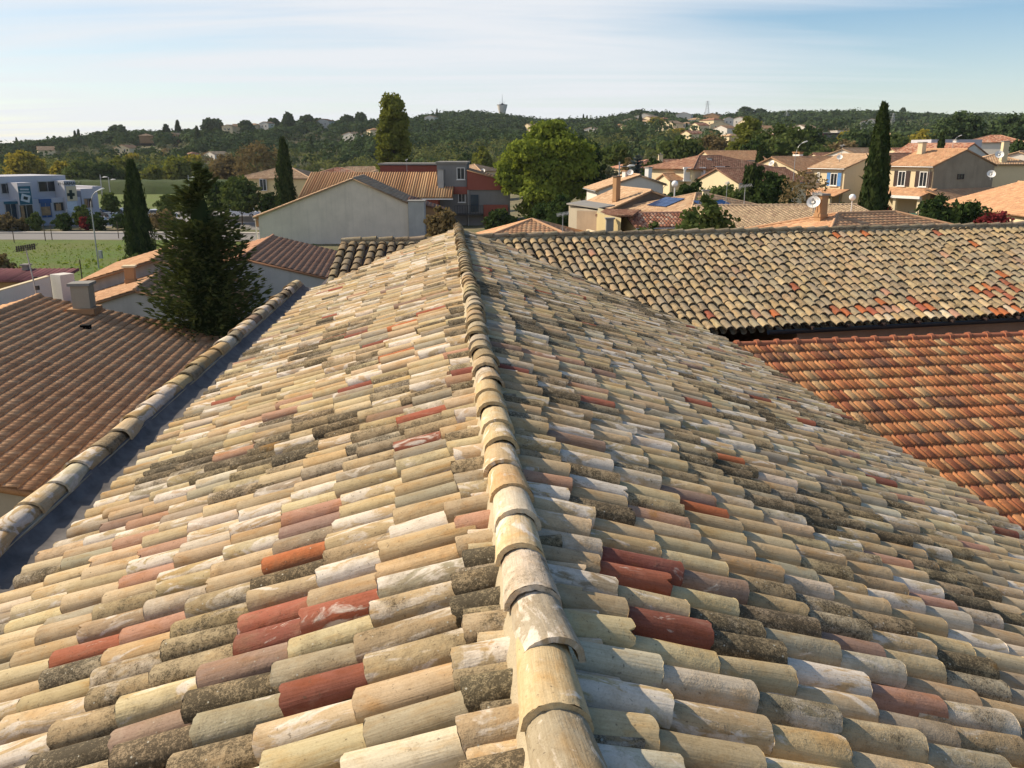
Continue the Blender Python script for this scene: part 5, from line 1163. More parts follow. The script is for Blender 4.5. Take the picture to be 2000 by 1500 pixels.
def core_quads(blobs, f, rs):
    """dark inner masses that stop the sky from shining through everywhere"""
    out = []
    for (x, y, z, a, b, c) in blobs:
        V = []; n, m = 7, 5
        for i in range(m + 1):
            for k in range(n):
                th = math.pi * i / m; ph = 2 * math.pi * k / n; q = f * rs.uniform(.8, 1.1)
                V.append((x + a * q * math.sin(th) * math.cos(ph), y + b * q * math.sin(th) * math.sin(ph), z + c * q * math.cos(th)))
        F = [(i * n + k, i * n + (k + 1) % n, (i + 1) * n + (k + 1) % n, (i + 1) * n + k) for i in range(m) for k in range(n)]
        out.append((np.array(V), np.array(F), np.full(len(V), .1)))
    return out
def crown_blobs(rs, h0, h1, w, k, top=.6, d=None):
    d = d or w; bl = []
    H = h1 - h0
    for i in range(k):
        f = (i + .5) / k; z = h0 + H * (f * .9 + .06); prof = math.sin(math.pi * min(1, (f * .8 + .2))) ** .6 if top < 1 else 1
        prof = (1 - (2 * f - .85) ** 2 * .55); r = w / 2 * prof
        a = i * 2.4 + rs.uniform(-.4, .4); q = rs.uniform(.25, .6)
        br = r * rs.uniform(.42, .62)
        bl.append((math.cos(a) * r * q, math.sin(a) * r * q * d / w, z, br, br * d / w, min(br, H * .3) * rs.uniform(.75, 1)))
    bl.append((0, 0, h0 + H * .5, w * .3, d * .3, H * .36))
    return bl
def trunk_mesh(h, r, rs, limbs=4, lean=0, top=None):
    mb = MB(); top = top or h
    p = [np.array([lean * (z / h) + rs.uniform(-.04, .04) * h * .2 * (z > 0), rs.uniform(-.02, .02) * h * (z > 0), z]) for z in np.linspace(-.3, top, 5)]
    mb.tube(p, [r * (1.25 if i == 0 else 1 - .17 * i) for i in range(5)], 8)
    for k in range(limbs):
        a = 2 * math.pi * k / max(1, limbs) + rs.uniform(-.5, .5); b = p[2 + k % 2]; L = h * rs.uniform(.2, .36)
        e = b + np.array([math.cos(a) * L, math.sin(a) * L, L * rs.uniform(.7, 1.1)]); m = (b + e) / 2 + np.array([0, 0, -L * .08])
        mb.tube([b, m, e], [r * .5, r * .35, r * .15], 6)
    return mb
def tree(name, label, cat, pos, h, w, mats, seed, base=.25, n=2500, leaf=.3, k=11, d=None, bark='bark', jitter=.75, core=.62, group=None, blobs=None, limbs=4, r=None):
    rs = np.random.RandomState(seed); root = thing(name, label, cat, pos, group)
    bl = blobs if blobs is not None else crown_blobs(rs, h * base, h, w, k, d=d)
    tm = trunk_mesh(h * .55, r or max(.06, h * .018), rs, limbs); tm.S = tm.S
    link('trunk', mesh_np('trunk', tm.V, tm.F, tm.S), M[bark], root)
    parts = [blob_leaves(bl, n, leaf, rs, jitter)]
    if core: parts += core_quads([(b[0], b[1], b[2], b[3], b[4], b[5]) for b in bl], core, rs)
    link('crown', leaves_mesh('crown', parts), M[mats], root); return root
def cypress(name, label, pos, h, w, seed, n=3500, leaf=.28, mat='cypress', prof=None, group=None, cat='cypress'):
    rs = np.random.RandomState(seed); root = thing(name, label, cat, pos, group)
    MB().tube([(0, 0, -.3), (0, 0, h * .3)], [w * .1, w * .07], 8).build('trunk', M['bark'], root, None) if False else link('trunk', mesh_np('trunk', *(lambda m: (m.V, m.F, m.S))(MB().tube([(0, 0, -.3), (0, 0, h * .3)], [w * .1, w * .07], 8))), M['bark'], root)
    pf = prof or (lambda f: np.minimum(1, (f / .12 + .55)) * np.clip(1 - ((f - .25) / .78) * (f > .25), 0, 1) ** .62)
    z = rs.rand(n) ** .9; ph = rs.rand(n) * 2 * np.pi
    fl = 1 + .12 * np.sin(ph * 3 + 1) * np.sin(z * 9) + .10 * np.sin(ph * 7 + z * 23) + rs.normal(size=n) * .08
    r_ = w / 2 * pf(z) * fl * (1 - np.abs(rs.normal(size=n)) * .13) + .02
    C = np.stack([r_ * np.cos(ph), r_ * np.sin(ph), .03 * h + z * h * .97], 1)
    Nn = np.stack([np.cos(ph), np.sin(ph), .25 + 0 * ph], 1) + rs.normal(size=(n, 3)) * .45
    Nn /= np.linalg.norm(Nn, axis=1, keepdims=True)
    up = np.array([0, 0, 1.]) + rs.normal(size=(n, 3)) * .25; a = up - (up * Nn).sum(1, keepdims=True) * Nn; a /= np.linalg.norm(a, axis=1, keepdims=True); b = np.cross(Nn, a)
    s = leaf * (.6 + .8 * rs.rand(n))[:, None] * .5
    V = np.stack([C - a * s * 1.6, C - b * s * .7, C + a * s * 2.2, C + b * s * .7], 1).reshape(-1, 3)
    parts = [(V, np.arange(4 * n).reshape(n, 4), np.repeat(np.clip(rs.rand(n) * .8 + .2 * np.sin(ph * 5), 0, 1), 4))]
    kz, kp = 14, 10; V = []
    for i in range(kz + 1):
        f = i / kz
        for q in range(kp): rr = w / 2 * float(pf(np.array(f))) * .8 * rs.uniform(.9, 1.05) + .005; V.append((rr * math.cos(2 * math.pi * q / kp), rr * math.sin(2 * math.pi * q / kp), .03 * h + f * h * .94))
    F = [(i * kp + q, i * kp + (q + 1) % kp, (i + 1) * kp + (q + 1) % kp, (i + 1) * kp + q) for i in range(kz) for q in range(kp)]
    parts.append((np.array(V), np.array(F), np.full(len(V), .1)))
    link('crown', leaves_mesh('crown', parts), M[mat], root); return root
def spruce(name, label, pos, h, w, seed, mat='spruce', whorls=26, nb=11, seg=9, leaf=.3, group=None):
    rs = np.random.RandomState(seed); root = thing(name, label, 'conifer', pos, group)
    m = MB().tube([(0, 0, -.3), (0, 0, h * .97)], [h * .022, .02], 8); link('trunk', mesh_np('trunk', m.V, m.F, m.S), M['bark'], root)
    C = []; D = []; S = []; cv = []
    for i in range(whorls):
        f = i / (whorls - 1); z = h * (.03 + .95 * f); L = w / 2 * (1 - f) ** .62 * rs.uniform(.85, 1.1) + .1
        for b in range(nb if f < .8 else 6):
            a = 2 * math.pi * (b + rs.rand() * .9) / nb + i * .7; Lb = L * rs.uniform(.78, 1.06); tone = rs.rand()
            for q in range(seg):
                t = (q + .7) / seg; dr = -.16 * math.sin(t * 2.4) * Lb + (.30 * t ** 3) * Lb
                p = np.array([math.cos(a) * Lb * t, math.sin(a) * Lb * t, z + dr]); dirv = np.array([math.cos(a), math.sin(a), .1 + .5 * t * t])
                wd = (1 - t) * .33 * Lb + .06
                for e in range(4):
                    off = rs.uniform(-1, 1) * wd; s_ = np.array([-math.sin(a), math.cos(a), 0]) * off
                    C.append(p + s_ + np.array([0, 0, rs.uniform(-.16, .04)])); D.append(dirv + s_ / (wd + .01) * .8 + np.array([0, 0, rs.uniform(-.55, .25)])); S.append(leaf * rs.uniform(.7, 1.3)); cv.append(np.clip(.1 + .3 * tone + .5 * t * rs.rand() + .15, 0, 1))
    C = np.array(C); D = np.array(D); D /= np.linalg.norm(D, axis=1, keepdims=True); n = len(C); S = np.array(S)[:, None] * .5
    b = np.cross(D, rs.normal(size=(n, 3)) * .6 + np.array([0, 0, 1.])); b /= np.linalg.norm(b, axis=1, keepdims=True)
    V = np.stack([C - D * S, C - b * S * .38, C + D * S * 1.3, C + b * S * .38], 1).reshape(-1, 3)
    parts = [(V, np.arange(4 * n).reshape(n, 4), np.repeat(cv, 4))]
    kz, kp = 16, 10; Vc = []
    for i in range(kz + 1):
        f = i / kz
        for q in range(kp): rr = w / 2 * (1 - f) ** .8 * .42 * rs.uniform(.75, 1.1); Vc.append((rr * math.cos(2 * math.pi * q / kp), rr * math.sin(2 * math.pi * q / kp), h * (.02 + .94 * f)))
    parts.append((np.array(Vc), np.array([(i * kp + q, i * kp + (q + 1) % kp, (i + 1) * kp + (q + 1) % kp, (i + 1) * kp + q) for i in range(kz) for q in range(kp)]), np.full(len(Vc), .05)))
    link('crown', leaves_mesh('crown', parts), M[mat], root); return root
def hedge(name, label, a, b, z, h, d, mat, seed, leaf=.25, n=None, cat='hedge'):
    a = np.array(a, float); b = np.array(b, float); L = np.linalg.norm(b - a); e = (b - a) / L; s = np.array([-e[1], e[0]]); rs = np.random.RandomState(seed)
    n = n or int(L * (h * 2 + d) * 26 * (.25 / leaf) ** 2); t = rs.rand(n) * L; side = rs.choice(3, n, p=[.42, .36, .22])
    o = np.where(side == 0, -d / 2, np.where(side == 2, d / 2, (rs.rand(n) - .5) * d)); zz = np.where(side == 1, h, rs.rand(n) * h) + rs.normal(size=n) * .08 + .12 * np.sin(t * 1.7)
    o = o + rs.normal(size=n) * .08
    C = np.stack([e[0] * t + s[0] * o, e[1] * t + s[1] * o, zz], 1)
    Nn = np.where((side == 1)[:, None], np.array([0, 0, 1.]), np.sign(o)[:, None] * np.array([s[0], s[1], .3])) + rs.normal(size=(n, 3)) * .5
    root = thing(name, label, cat, (a[0], a[1], z)); parts = [leaf_quads(C, Nn, leaf * (.6 + .8 * rs.rand(n)), rs)]
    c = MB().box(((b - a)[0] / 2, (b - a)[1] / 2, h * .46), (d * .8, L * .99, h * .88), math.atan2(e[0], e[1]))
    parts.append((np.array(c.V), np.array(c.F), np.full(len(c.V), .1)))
    link('foliage', leaves_mesh('foliage', parts), M[mat], root); return root

# big individuals
x, y, z = gxy(426, 33.5); spruce('spruce', 'big dark bushy spruce standing beyond the lead gutter', (x, y, 0), 9.7, 6.6, 3, whorls=46, nb=16, seg=10, leaf=.25)
x, y, _ = gxy(277, 81); cypress('cypress', 'thick dark cypress on the edge of the meadow', (x, y, 0), 9.1, 2.5, 5)
x, y, _ = gxy(563, 116); cypress('cypress', 'slim dark cypress left end of the ribbed orange roof', (x, y, 0), 11.6, 2.9, 6)
x, y, zz = gxy(1697, 66)
cypress('cypress', 'tall narrow cypress towering between the two shuttered villas', (x, y, zz), at_y(1706, 206, 66)[2] - zz, 2.35, 7, 5500, .3, prof=lambda f: np.minimum(1, f / .1 + .6) * np.clip(1 - f, 0, 1) ** .42 * (1 - .25 * f))
x, y, _ = gxy(774, 152); rs = np.random.RandomState(9); bl = []
for k in range(26):
    f = (k + .5) / 26; rr = 3.3 * (math.sin(math.pi * (f * .78 + .14)) ** .6); a = k * 2.4
    bl.append((math.cos(a) * rr * .55 + .25 * (f > .9), math.sin(a) * rr * .55, 1.5 + 16.2 * f + rs.uniform(-.4, .4), 1.45 * rs.uniform(.8, 1.15), 1.45, 2.0))
tree('poplar', 'tall upright poplar with yellow-green leaves above the red building', 'tree', (x, y, 0), 19, 7, 'poplar', 9, n=13000, leaf=.42, blobs=bl, limbs=5)
x, y, _ = gxy(1060, 120); rs = np.random.RandomState(10); bl = []
for (du, v, ru, rv) in ((-60, 330, 34, 30), (-35, 300, 34, 28), (-40, 360, 40, 32), (0, 270, 34, 28), (20, 255, 26, 22), (40, 290, 40, 30), (60, 330, 38, 34), (75, 300, 28, 24), (10, 330, 45, 36), (0, 375, 44, 34), (45, 375, 36, 30), (-15, 410, 34, 24), (25, 410, 34, 24), (-70, 350, 22, 22), (5, 300, 40, 34), (85, 335, 22, 24)):
    p = at_y(1060 + du, v, 120); s_ = 120 * 1.03 / FPX; bl.append((p[0] - x, rs.uniform(-3, 2.2), p[2], ru * s_, ru * s_ * .9, rv * s_))
tree('plane_tree', 'large round bright green tree at the middle of the town', 'tree', (x, y, 0), 15, 12, 'bright', 10, n=20000, leaf=.4, blobs=bl, limbs=6, r=.35)
# middle-distance trees and shrubs: (name, label, category, u, distance, height, width, material, base share, leaves, leaf size)
TR = [('round_bush', 'clipped round green bush in front of the pink and red shed', 'bush', 1262, 52, 4.6, 3.3, 'mid', .05, 1800, .2), ('fruit_tree', 'loose leafy shrub hiding the corner of the solar house', 'tree', 1372, 50, 5.9, 3.6, 'mid', .1, 1500, .24),
      ('fruit_tree', 'low leafy tree left of the tan chequered roof', 'tree', 1335, 53, 4.4, 3.4, 'mid', .1, 1100, .22), ('garden_tree', 'dark round garden tree below the cream gable with dish', 'tree', 1500, 84, 5.2, 4.6, 'dark', .1, 2600, .3),
      ('bare_autumn_tree', 'thin brown half-bare tree left of the blue-shutter villa', 'tree', 1562, 74, 5.6, 5.2, 'brownleaf', .2, 1100, .22), ('small_cypress', 'squat square-topped cypress by the brown arcade roof', 'cypress', 1466, 90, 5.6, 2.4, 'cypress', .02, 1600, .3),
      ('garden_shrub', 'dark shrubs below the white balcony', 'bush', 1345, 92, 4.0, 5.8, 'dark', .02, 1800, .3), ('garden_shrub', 'bushy garden behind the solar panels', 'bush', 1405, 86, 3.7, 6.5, 'mid', .02, 2200, .3), ('garden_shrub', 'green shrubs under the arcade arches', 'bush', 1440, 82, 3.6, 5.0, 'mid', .02, 1600, .3),
      ('fig_bush', 'broad dark-leaved fig in front of the brown-shutter villa', 'bush', 1822, 70, 3.6, 4.6, 'dark', .02, 2000, .3), ('fig_bush', 'right half of the fig hedge beside the red shrub', 'bush', 1885, 69, 3.2, 4.4, 'dark', .02, 1900, .3), ('plum_shrub', 'dark red shrub at the foot of the tall cypress', 'shrub', 1727, 70, 2.9, 2.2, 'redleaf', .05, 900, .22),
      ('red_shrub', 'low crimson shrub at the right edge behind the wing ridge', 'shrub', 1938, 62, 3.0, 4.4, 'redleaf', .02, 1300, .22), ('laurel_bush', 'dark bush left of the globe lamp at the blue-shutter villa', 'bush', 1632, 78, 2.6, 3.0, 'dark', .02, 1100, .26),
      ('garden_tree', 'dark green bushes between bright tree and stained wall', 'bush', 1098, 78, 5.4, 5.2, 'dark', .02, 2600, .32), ('garden_tree', 'low dark bush behind the hipped roof apex', 'bush', 1060, 84, 4.6, 5.0, 'dark', .02, 2200, .32), ('garden_shrub', 'shadowed shrubs at the foot of the red panel', 'bush', 975, 108, 2.8, 5.5, 'dark', .02, 1500, .34),
      ('brown_shrub', 'brownish autumn tree peeping over the far end of the ridge', 'tree', 866, 76, 5.6, 4.3, 'brownleaf', .1, 2300, .26), ('road_tree', 'dark round street tree left of the beige gable', 'tree', 474, 122, 6.4, 7.4, 'mid', .3, 2600, .42), ('road_tree', 'small round street tree behind the spruce', 'tree', 432, 126, 5.8, 5.6, 'dark', .3, 1800, .4),
      ('dark_shrub', 'dark shrub beside the slim cypress at the yellow house', 'bush', 531, 120, 4.9, 4.2, 'dark', .05, 1500, .36), ('lollipop_tree', 'small round-headed tree right of the pharmacy', 'tree', 221, 119, 4.7, 3.4, 'mid', .45, 1300, .3), ('lollipop_tree', 'small round tree left of the spruce tip', 'tree', 330, 122, 4.4, 3.6, 'mid', .3, 1200, .3),
      ('street_tree', 'thin autumn tree in front of the teal banner', 'tree', 52, 123, 4.6, 1.2, 'brownleaf', .45, 260, .22), ('street_tree', 'little orange tree before the pharmacy poster', 'tree', 92, 123, 3.6, 2.0, 'brownleaf', .35, 420, .24),
      ('road_shrub', 'brown-green shrub at the far left of the road', 'shrub', 14, 112, 2.3, 4.8, 'brownleaf', .02, 900, .28), ('road_shrub', 'rounded green shrub left of the pharmacy lamp', 'shrub', 72, 113, 2.5, 2.6, 'mid', .02, 900, .26), ('road_shrub', 'dull low shrub between the two green ones', 'shrub', 44, 113, 1.7, 2.4, 'brownleaf', .02, 500, .26),
      ('road_shrub', 'dark shrub at the foot of the pharmacy lamp', 'shrub', 128, 114, 2.2, 3.4, 'dark', .02, 900, .28), ('road_shrub', 'red-leaved shrub beside the tall street lamp', 'shrub', 167, 114, 1.9, 2.0, 'redleaf', .02, 600, .24), ('road_shrub', 'tall green shrub hiding the white estate car', 'shrub', 163, 117, 3.2, 3.2, 'mid', .02, 1200, .28),
      ('road_shrub', 'dark shrub right of the red one', 'shrub', 193, 114, 2.4, 2.8, 'dark', .02, 900, .28), ('road_shrub', 'dark bank of shrubs left of the meadow cypress', 'shrub', 243, 115, 2.2, 4.4, 'dark', .02, 1200, .28), ('road_shrub', 'brownish shrubs right of the meadow cypress', 'shrub', 318, 114, 2.4, 6.0, 'brownleaf', .02, 1400, .3),
      ('meadow_shrub', 'low green shrub at the foot of the meadow cypress', 'shrub', 262, 70, 1.9, 3.2, 'mid', .02, 1100, .2), ('meadow_shrub', 'yellowing tree cut by the left edge beyond the boundary wall', 'tree', 2, 62, 3.0, 4.2, 'brownleaf', .02, 1300, .22), ('clipped_bush', 'dense clipped bush between the two low far roofs', 'bush', 668, 150, 4.6, 4.6, 'mid', .02, 1500, .4),
      ('garden_tree', 'bright bush left of the low pinkish roof', 'tree', 607, 158, 5.6, 8.0, 'bright', .05, 1900, .5), ('yellow_poplar', 'yellow-green tree between the red building and the bright tree', 'tree', 945, 215, 11.5, 7.5, 'poplar', .1, 2600, .6), ('dark_pine', 'dark round pine left of the yellow-green tree', 'tree', 913, 225, 9.8, 7.2, 'pine', .15, 2400, .55),
      ('shade_tree', 'dark round tree half hidden right of the bright tree', 'tree', 1136, 128, 10.2, 8.0, 'dark', .15, 3200, .5), ('olive_tree', 'grey olive right of the low orange roof tip', 'tree', 1186, 132, 5.4, 6.0, 'olive', .1, 1600, .4), ('garden_tree', 'dull green tree left of the blue spruce', 'tree', 1205, 160, 8.4, 9.0, 'mid', .1, 2600, .55), ('rusty_tree', 'rusty thin tree left of the blue spruce', 'tree', 1226, 142, 6.2, 4.4, 'brownleaf', .1, 1100, .4),
      ('garden_tree', 'dark tree behind the white gable house chimney', 'tree', 1275, 128, 6.2, 5.4, 'dark', .1, 1700, .42), ('orange_bush', 'pale orange bush right of the white chimney', 'bush', 1290, 112, 3.4, 4.4, 'brownleaf', .05, 900, .32), ('broad_tree', 'wide olive-green tree behind the pink tile house', 'tree', 1330, 190, 9.2, 14, 'mid', .05, 3200, .62), ('broad_tree', 'dusky green trees above the balcony villa', 'tree', 1385, 205, 9.0, 15, 'brownleaf', .05, 2800, .62),
      ('yellow_top_tree', 'dark tree with a yellow-green top behind the twin villas', 'tree', 1456, 190, 13.0, 9.6, 'poplar', .2, 3000, .6), ('dark_pine', 'dark mass under the yellow-topped tree', 'tree', 1470, 168, 8.4, 9.0, 'dark', .05, 2400, .55), ('broad_tree', 'big bright-edged green tree above the dish gable house', 'tree', 1520, 182, 11.0, 15.0, 'mid', .05, 3600, .6), ('broad_tree', 'round green tree left of the tower hall', 'tree', 1575, 235, 11.0, 11.0, 'dark', .05, 2400, .65),
      ('broad_tree', 'bright green bushes below the white hall', 'tree', 1590, 195, 6.2, 12.0, 'mid', .05, 2400, .6), ('broad_tree', 'brown-tinged trees left behind the tall cypress', 'tree', 1640, 200, 7.0, 12.0, 'brownleaf', .05, 2400, .6), ('umbrella_pine', 'broad round pine left behind the tall cypress', 'tree', 1668, 225, 9.6, 13.0, 'pine', .15, 2800, .62), ('umbrella_pine', 'round olive-green pine right of the tall cypress', 'tree', 1742, 205, 8.8, 11.0, 'mid', .1, 2800, .6),
      ('autumn_tree', 'yellow-brown autumn trees above the long dark hedge', 'tree', 1800, 285, 9.0, 16, 'autumn', .1, 2000, .8), ('umbrella_pine', 'large dark umbrella pines above the pale warehouse', 'tree', 1866, 255, 14.0, 19, 'pine', .2, 4200, .75), ('dark_pine', 'dark wide pine at the right edge below the barn', 'tree', 1965, 270, 14.0, 18, 'pine', .1, 3400, .8), ('broad_tree', 'bushy green tree right of the pink roof house', 'tree', 1922, 200, 8.0, 10, 'mid', .05, 2200, .6), ('broad_tree', 'dark bushes by the pale balcony house', 'tree', 1985, 180, 7.4, 9.0, 'dark', .05, 2200, .55),
      ('autumn_tree', 'yellow autumn tree above the pharmacy roof', 'tree', 56, 268, 9.8, 14, 'autumn', .05, 2600, .75), ('autumn_tree', 'smaller yellow tree right of the pharmacy roof', 'tree', 124, 262, 7.2, 8.0, 'autumn', .05, 1500, .7), ('garden_tree', 'green bushes behind the pharmacy lamps', 'tree', 165, 248, 7.0, 16, 'mid', .05, 2400, .7), ('autumn_tree', 'yellow-green bush left behind the meadow cypress', 'tree', 242, 268, 8.8, 9.0, 'poplar', .05, 1700, .7),
      ('autumn_tree', 'yellowish bush right of the meadow cypress top', 'tree', 302, 252, 6.2, 7.5, 'poplar', .05, 1400, .65), ('garden_tree', 'dark bushes on the bank above the field', 'tree', 210, 250, 6.4, 14, 'dark', .05, 2200, .7), ('garden_tree', 'yellow-green trees behind the spruce tip', 'tree', 352, 262, 8.4, 13, 'poplar', .05, 2200, .7), ('bare_autumn_tree', 'large brown half-bare tree above the yellow house', 'tree', 505, 235, 12.0, 16, 'brownleaf', .1, 3000, .6), ('garden_tree', 'brown and green trees right of the spruce tip', 'tree', 448, 246, 9.0, 14, 'brownleaf', .05, 2400, .65)]
for i, (nm, lab, cat, u, y_, h, w, mt, bs, n, lf) in enumerate(TR):
    x, y, z = gxy(u, y_)
    if nm == 'small_cypress': cypress(nm, lab, (x, y, z), h, w, 40 + i, n, lf, prof=lambda f: np.clip(1.05 - f * .35, 0, 1) * (f < .97)); continue
    tree(nm, lab, cat, (x, y, z - .1), h, w, mt, 40 + i, bs, n, lf, 9 if h < 5 else 13, core=None if nm in ('bare_autumn_tree', 'street_tree', 'rusty_tree') else .6, limbs=3)
x, y, z = gxy(1243, 138); spruce('blue_spruce', 'grey-blue spruce left of the pink tile house', (x, y, z), at_y(1243, 303, 138)[2] - z, 4.2, 12, 'blue_spruce', 14, 8, 5, .6)
for (u, yy, vt, w, lab) in ((1826, 135, 262, 1.9, 'dark cypress poking up between pinkish roofs'), (1478, 130, 286, 1.8, 'thin dark cypress right of the yellow-topped tree'), (650, 470, 238, 0, '')):
    if not w: continue
    x, y, z = gxy(u, yy); cypress('cypress', lab, (x, y, z), at_y(u, vt, yy)[2] - z, w, u, 900, .4)
# palm by the dish gable house
x, y, z = gxy(1508, 140); pr = thing('palm_tree', 'small palm with arching fronds behind the dish gable house', 'palm', (x, y, z)); hP = at_y(1508, 297, 140)[2] - z
m = MB().tube([(0, 0, -.2), (.1, 0, hP * .7)], [.28, .2], 8); link('trunk', mesh_np('trunk', m.V, m.F, m.S), M['bark'], pr)
rs = np.random.RandomState(2); m = MB()
for k in range(26):
    a = k * 2.4; e = rs.uniform(-.1, 1.1); L = 2.2; pts = [np.array([.1, 0, hP * .7]) + np.array([math.cos(a) * L * t, math.sin(a) * L * t, L * (e * t - (.6 + .3 * e) * t * t)]) for t in np.linspace(0, 1, 6)]
    s_ = np.array([-math.sin(a), math.cos(a), 0])
    for q in range(5):
        wa, wb = .28 * math.sin(math.pi * min(1, q / 5 + .12)), .28 * math.sin(math.pi * min(1, (q + 1) / 5 + .05))
        m.add([pts[q] - s_ * wa - UP * .12, pts[q], pts[q + 1], pts[q + 1] - s_ * wb - UP * .12], [(0, 1, 2, 3)]); m.add([pts[q], pts[q] + s_ * wa - UP * .12, pts[q + 1] + s_ * wb - UP * .12, pts[q + 1]], [(0, 1, 2, 3)])
V = np.array(m.V); link('fronds', mesh_np('fronds', V, m.F, False, {'leafc': ('FLOAT', rs.rand(len(V)))}), M['mid'], pr)
# pollarded bare tree left of the sheds
x, y, z = gxy(1122, 92); pr = thing('pollard_tree', 'bare pollarded tree with twisting pale branches left of the flat shed', 'tree', (x, y, z)); rs = np.random.RandomState(6); m = MB(); m.tube([(0, 0, -.2), (0, 0, 1.6)], [.3, .24], 8)
for k in range(11):
    a = k * 2 * math.pi / 11 + rs.uniform(-.2, .2); p = np.array([0, 0, 1.5]); dv = np.array([math.cos(a) * .9, math.sin(a) * .9, .35]); pts = [p]
    for q in range(5): p = p + dv * .62 + rs.normal(size=3) * .16; dv = dv * .95 + np.array([0, 0, rs.uniform(-.25, .22)]); pts.append(p)
    m.tube(pts, [.15, .13, .11, .09, .07, .05], 6)
    for q in range(3): b = pts[2 + q]; m.tube([b, b + rs.normal(size=3) * .5 + np.array([0, 0, .35])], [.06, .02], 5)
link('branches', mesh_np('branches', m.V, m.F, m.S), M['greybark'], pr)
# hedges
p = gxy(1098, 90); q = gxy(1124, 84); hedge('box_hedge', 'clipped bright green hedge block under the pollarded tree', p[:2], q[:2], p[2] - .2, 1.9, 1.6, 'bright', 3)
p = gxy(1752, 225); q = gxy(1832, 190); hedge('conifer_hedge', 'long dark conifer hedge above the pinkish roofs', p[:2], q[:2], p[2], 5.2, 2.5, 'dark', 4, .6)
p = gxy(1735, 72); q = gxy(1795, 68); hedge('garden_hedge', 'low green hedge behind the green cloth fence', p[:2], q[:2], p[2], 1.4, 1.0, 'mid', 5, .22)
# grass tufts along the meadow: nobody could count them
rs = np.random.RandomState(77); n = 11000; X = rs.uniform(-92, -8, n); Y = 40 + rs.rand(n) ** .8 * 58; ok = Y < 97 + (X > -22) * (-(X + 22)) * 0; ok &= ~((X > -22) & (Y > 60 + (-8 - X) * 2.6)); X, Y = X[ok], Y[ok]; n = len(X)
pt = np.sin(X * .25 + np.sin(Y * .11) * 2) * np.sin(Y * .2 + 1) + rs.normal(size=n) * .3; s_ = np.where(pt > .5, .26, .13) * (.6 + .8 * rs.rand(n))
V, F, c = leaf_quads(np.stack([X, Y, s_ * .35 + .0], 1), np.stack([rs.normal(size=n), rs.normal(size=n), .5 + 0 * X], 1), s_, rs, 1.4)
tag(link('grass', leaves_mesh('grass', [(V, F, c)]), M['grassleaf']), 'rough tufts of grass and weeds in the meadow', None, kind='stuff')

# ------------------------------------------------------------------ hillside woods and scrub (masses nobody could count)
def scatter_crowns(name, lab, mat, pts, nleaf, leaf, seed, shape='round'):
    rs = np.random.RandomState(seed); parts = []
    P = np.array(pts); n = len(P)
    if n == 0: return
    k = nleaf; d = rs.normal(size=(n, k, 3)); d /= np.linalg.norm(d, axis=2, keepdims=True); d[..., 2] = np.where(d[..., 2] < -.25, -d[..., 2] * .7, d[..., 2])
    w = P[:, 3][:, None]; h = P[:, 4][:, None]
    ph = rs.rand(n, 1) * 6
    lump = 1 + .2 * np.sin(d[..., 0] * 5 + ph) * np.sin(d[..., 1] * 5 + ph * 2) + .12 * rs.normal(size=(n, k))
    C = np.stack([P[:, 0][:, None] + d[..., 0] * w / 2 * lump, P[:, 1][:, None] + d[..., 1] * w / 2 * lump, P[:, 2][:, None] + h * .42 + d[..., 2] * h * .55 * lump], -1)
    Nn = d + rs.normal(size=d.shape) * .28
    cv = np.clip(rs.rand(n, 1) * .8 + rs.rand(n, k) * .3 - .05, 0, 1)
    sz = (np.broadcast_to(leaf * P[:, 5][:, None], (n, k)) * (.7 + .6 * rs.rand(n, k)))
    V, F, c = leaf_quads(C.reshape(-1, 3), Nn.reshape(-1, 3), sz.ravel(), rs, 1.2, cv.ravel())
    return tag(link(name, leaves_mesh(name, [(V, F, c)]), M[mat]), lab, None, kind='stuff')
HX = []
for (lab, u, y, w, l, h, *_r) in HH: HX.append((gxy(u, y)[0], y, max(w, l) * .75 + 2))
for (u, y) in ((1525, 470), (1551, 430), (1592, 440), (1625, 445), (1937, 760)): HX.append((gxy(u, y)[0], y, 16))
HX = np.array(HX)
def free(x, y):
    dx = x[:, None] - HX[None, :, 0]; dy = y[:, None] - HX[None, :, 1]
    near = (dx ** 2 + dy ** 2 < HX[None, :, 2] ** 2).any(1)
    # keep the line of sight in front of each small house open
    sx = np.abs(dx * 1.0 - (x / np.maximum(y, 1))[:, None] * 0) ; front = ((dy < 0) & (dy > -95) & (np.abs(x[:, None] - HX[None, :, 0] * (y[:, None] / HX[None, :, 1])) < HX[None, :, 2] * .55)).any(1)
    return ~(near | front)
def field2(x, y, s, seed):
    i = np.floor(x / s); j = np.floor(y / s); fx, fy = x / s - i, y / s - j; fx = fx * fx * (3 - 2 * fx); fy = fy * fy * (3 - 2 * fy)
    h = lambda a, b: (np.sin(a * 127.1 + b * 311.7 + seed * 74.7) * 43758.5453) % 1.0
    return (h(i, j) * (1 - fx) + h(i + 1, j) * fx) * (1 - fy) + (h(i, j + 1) * (1 - fx) + h(i + 1, j + 1) * fx) * fy
rs = np.random.RandomState(5)
N0 = 15000; Uu = rs.uniform(-130, 2130, N0); Dm = np.interp(Uu, _SU, _SD); fr = rs.rand(N0) ** .8; Yy = 290 + (Dm + 25 - 290) * fr
Xx = (Uu - 1000) / FPX * (Yy * .985 + 2); Zz = gz(Xx, Yy); ok = free(Xx, Yy)
t = np.clip((Yy - 300) / (Dm - 300), 0, 1.05); nz = field2(Xx, Yy, 55, 1); nz2 = field2(Xx, Yy, 22, 2)
right = Uu > 1250; mid_ = (Uu > 790) & (Uu <= 1250); left = Uu <= 790
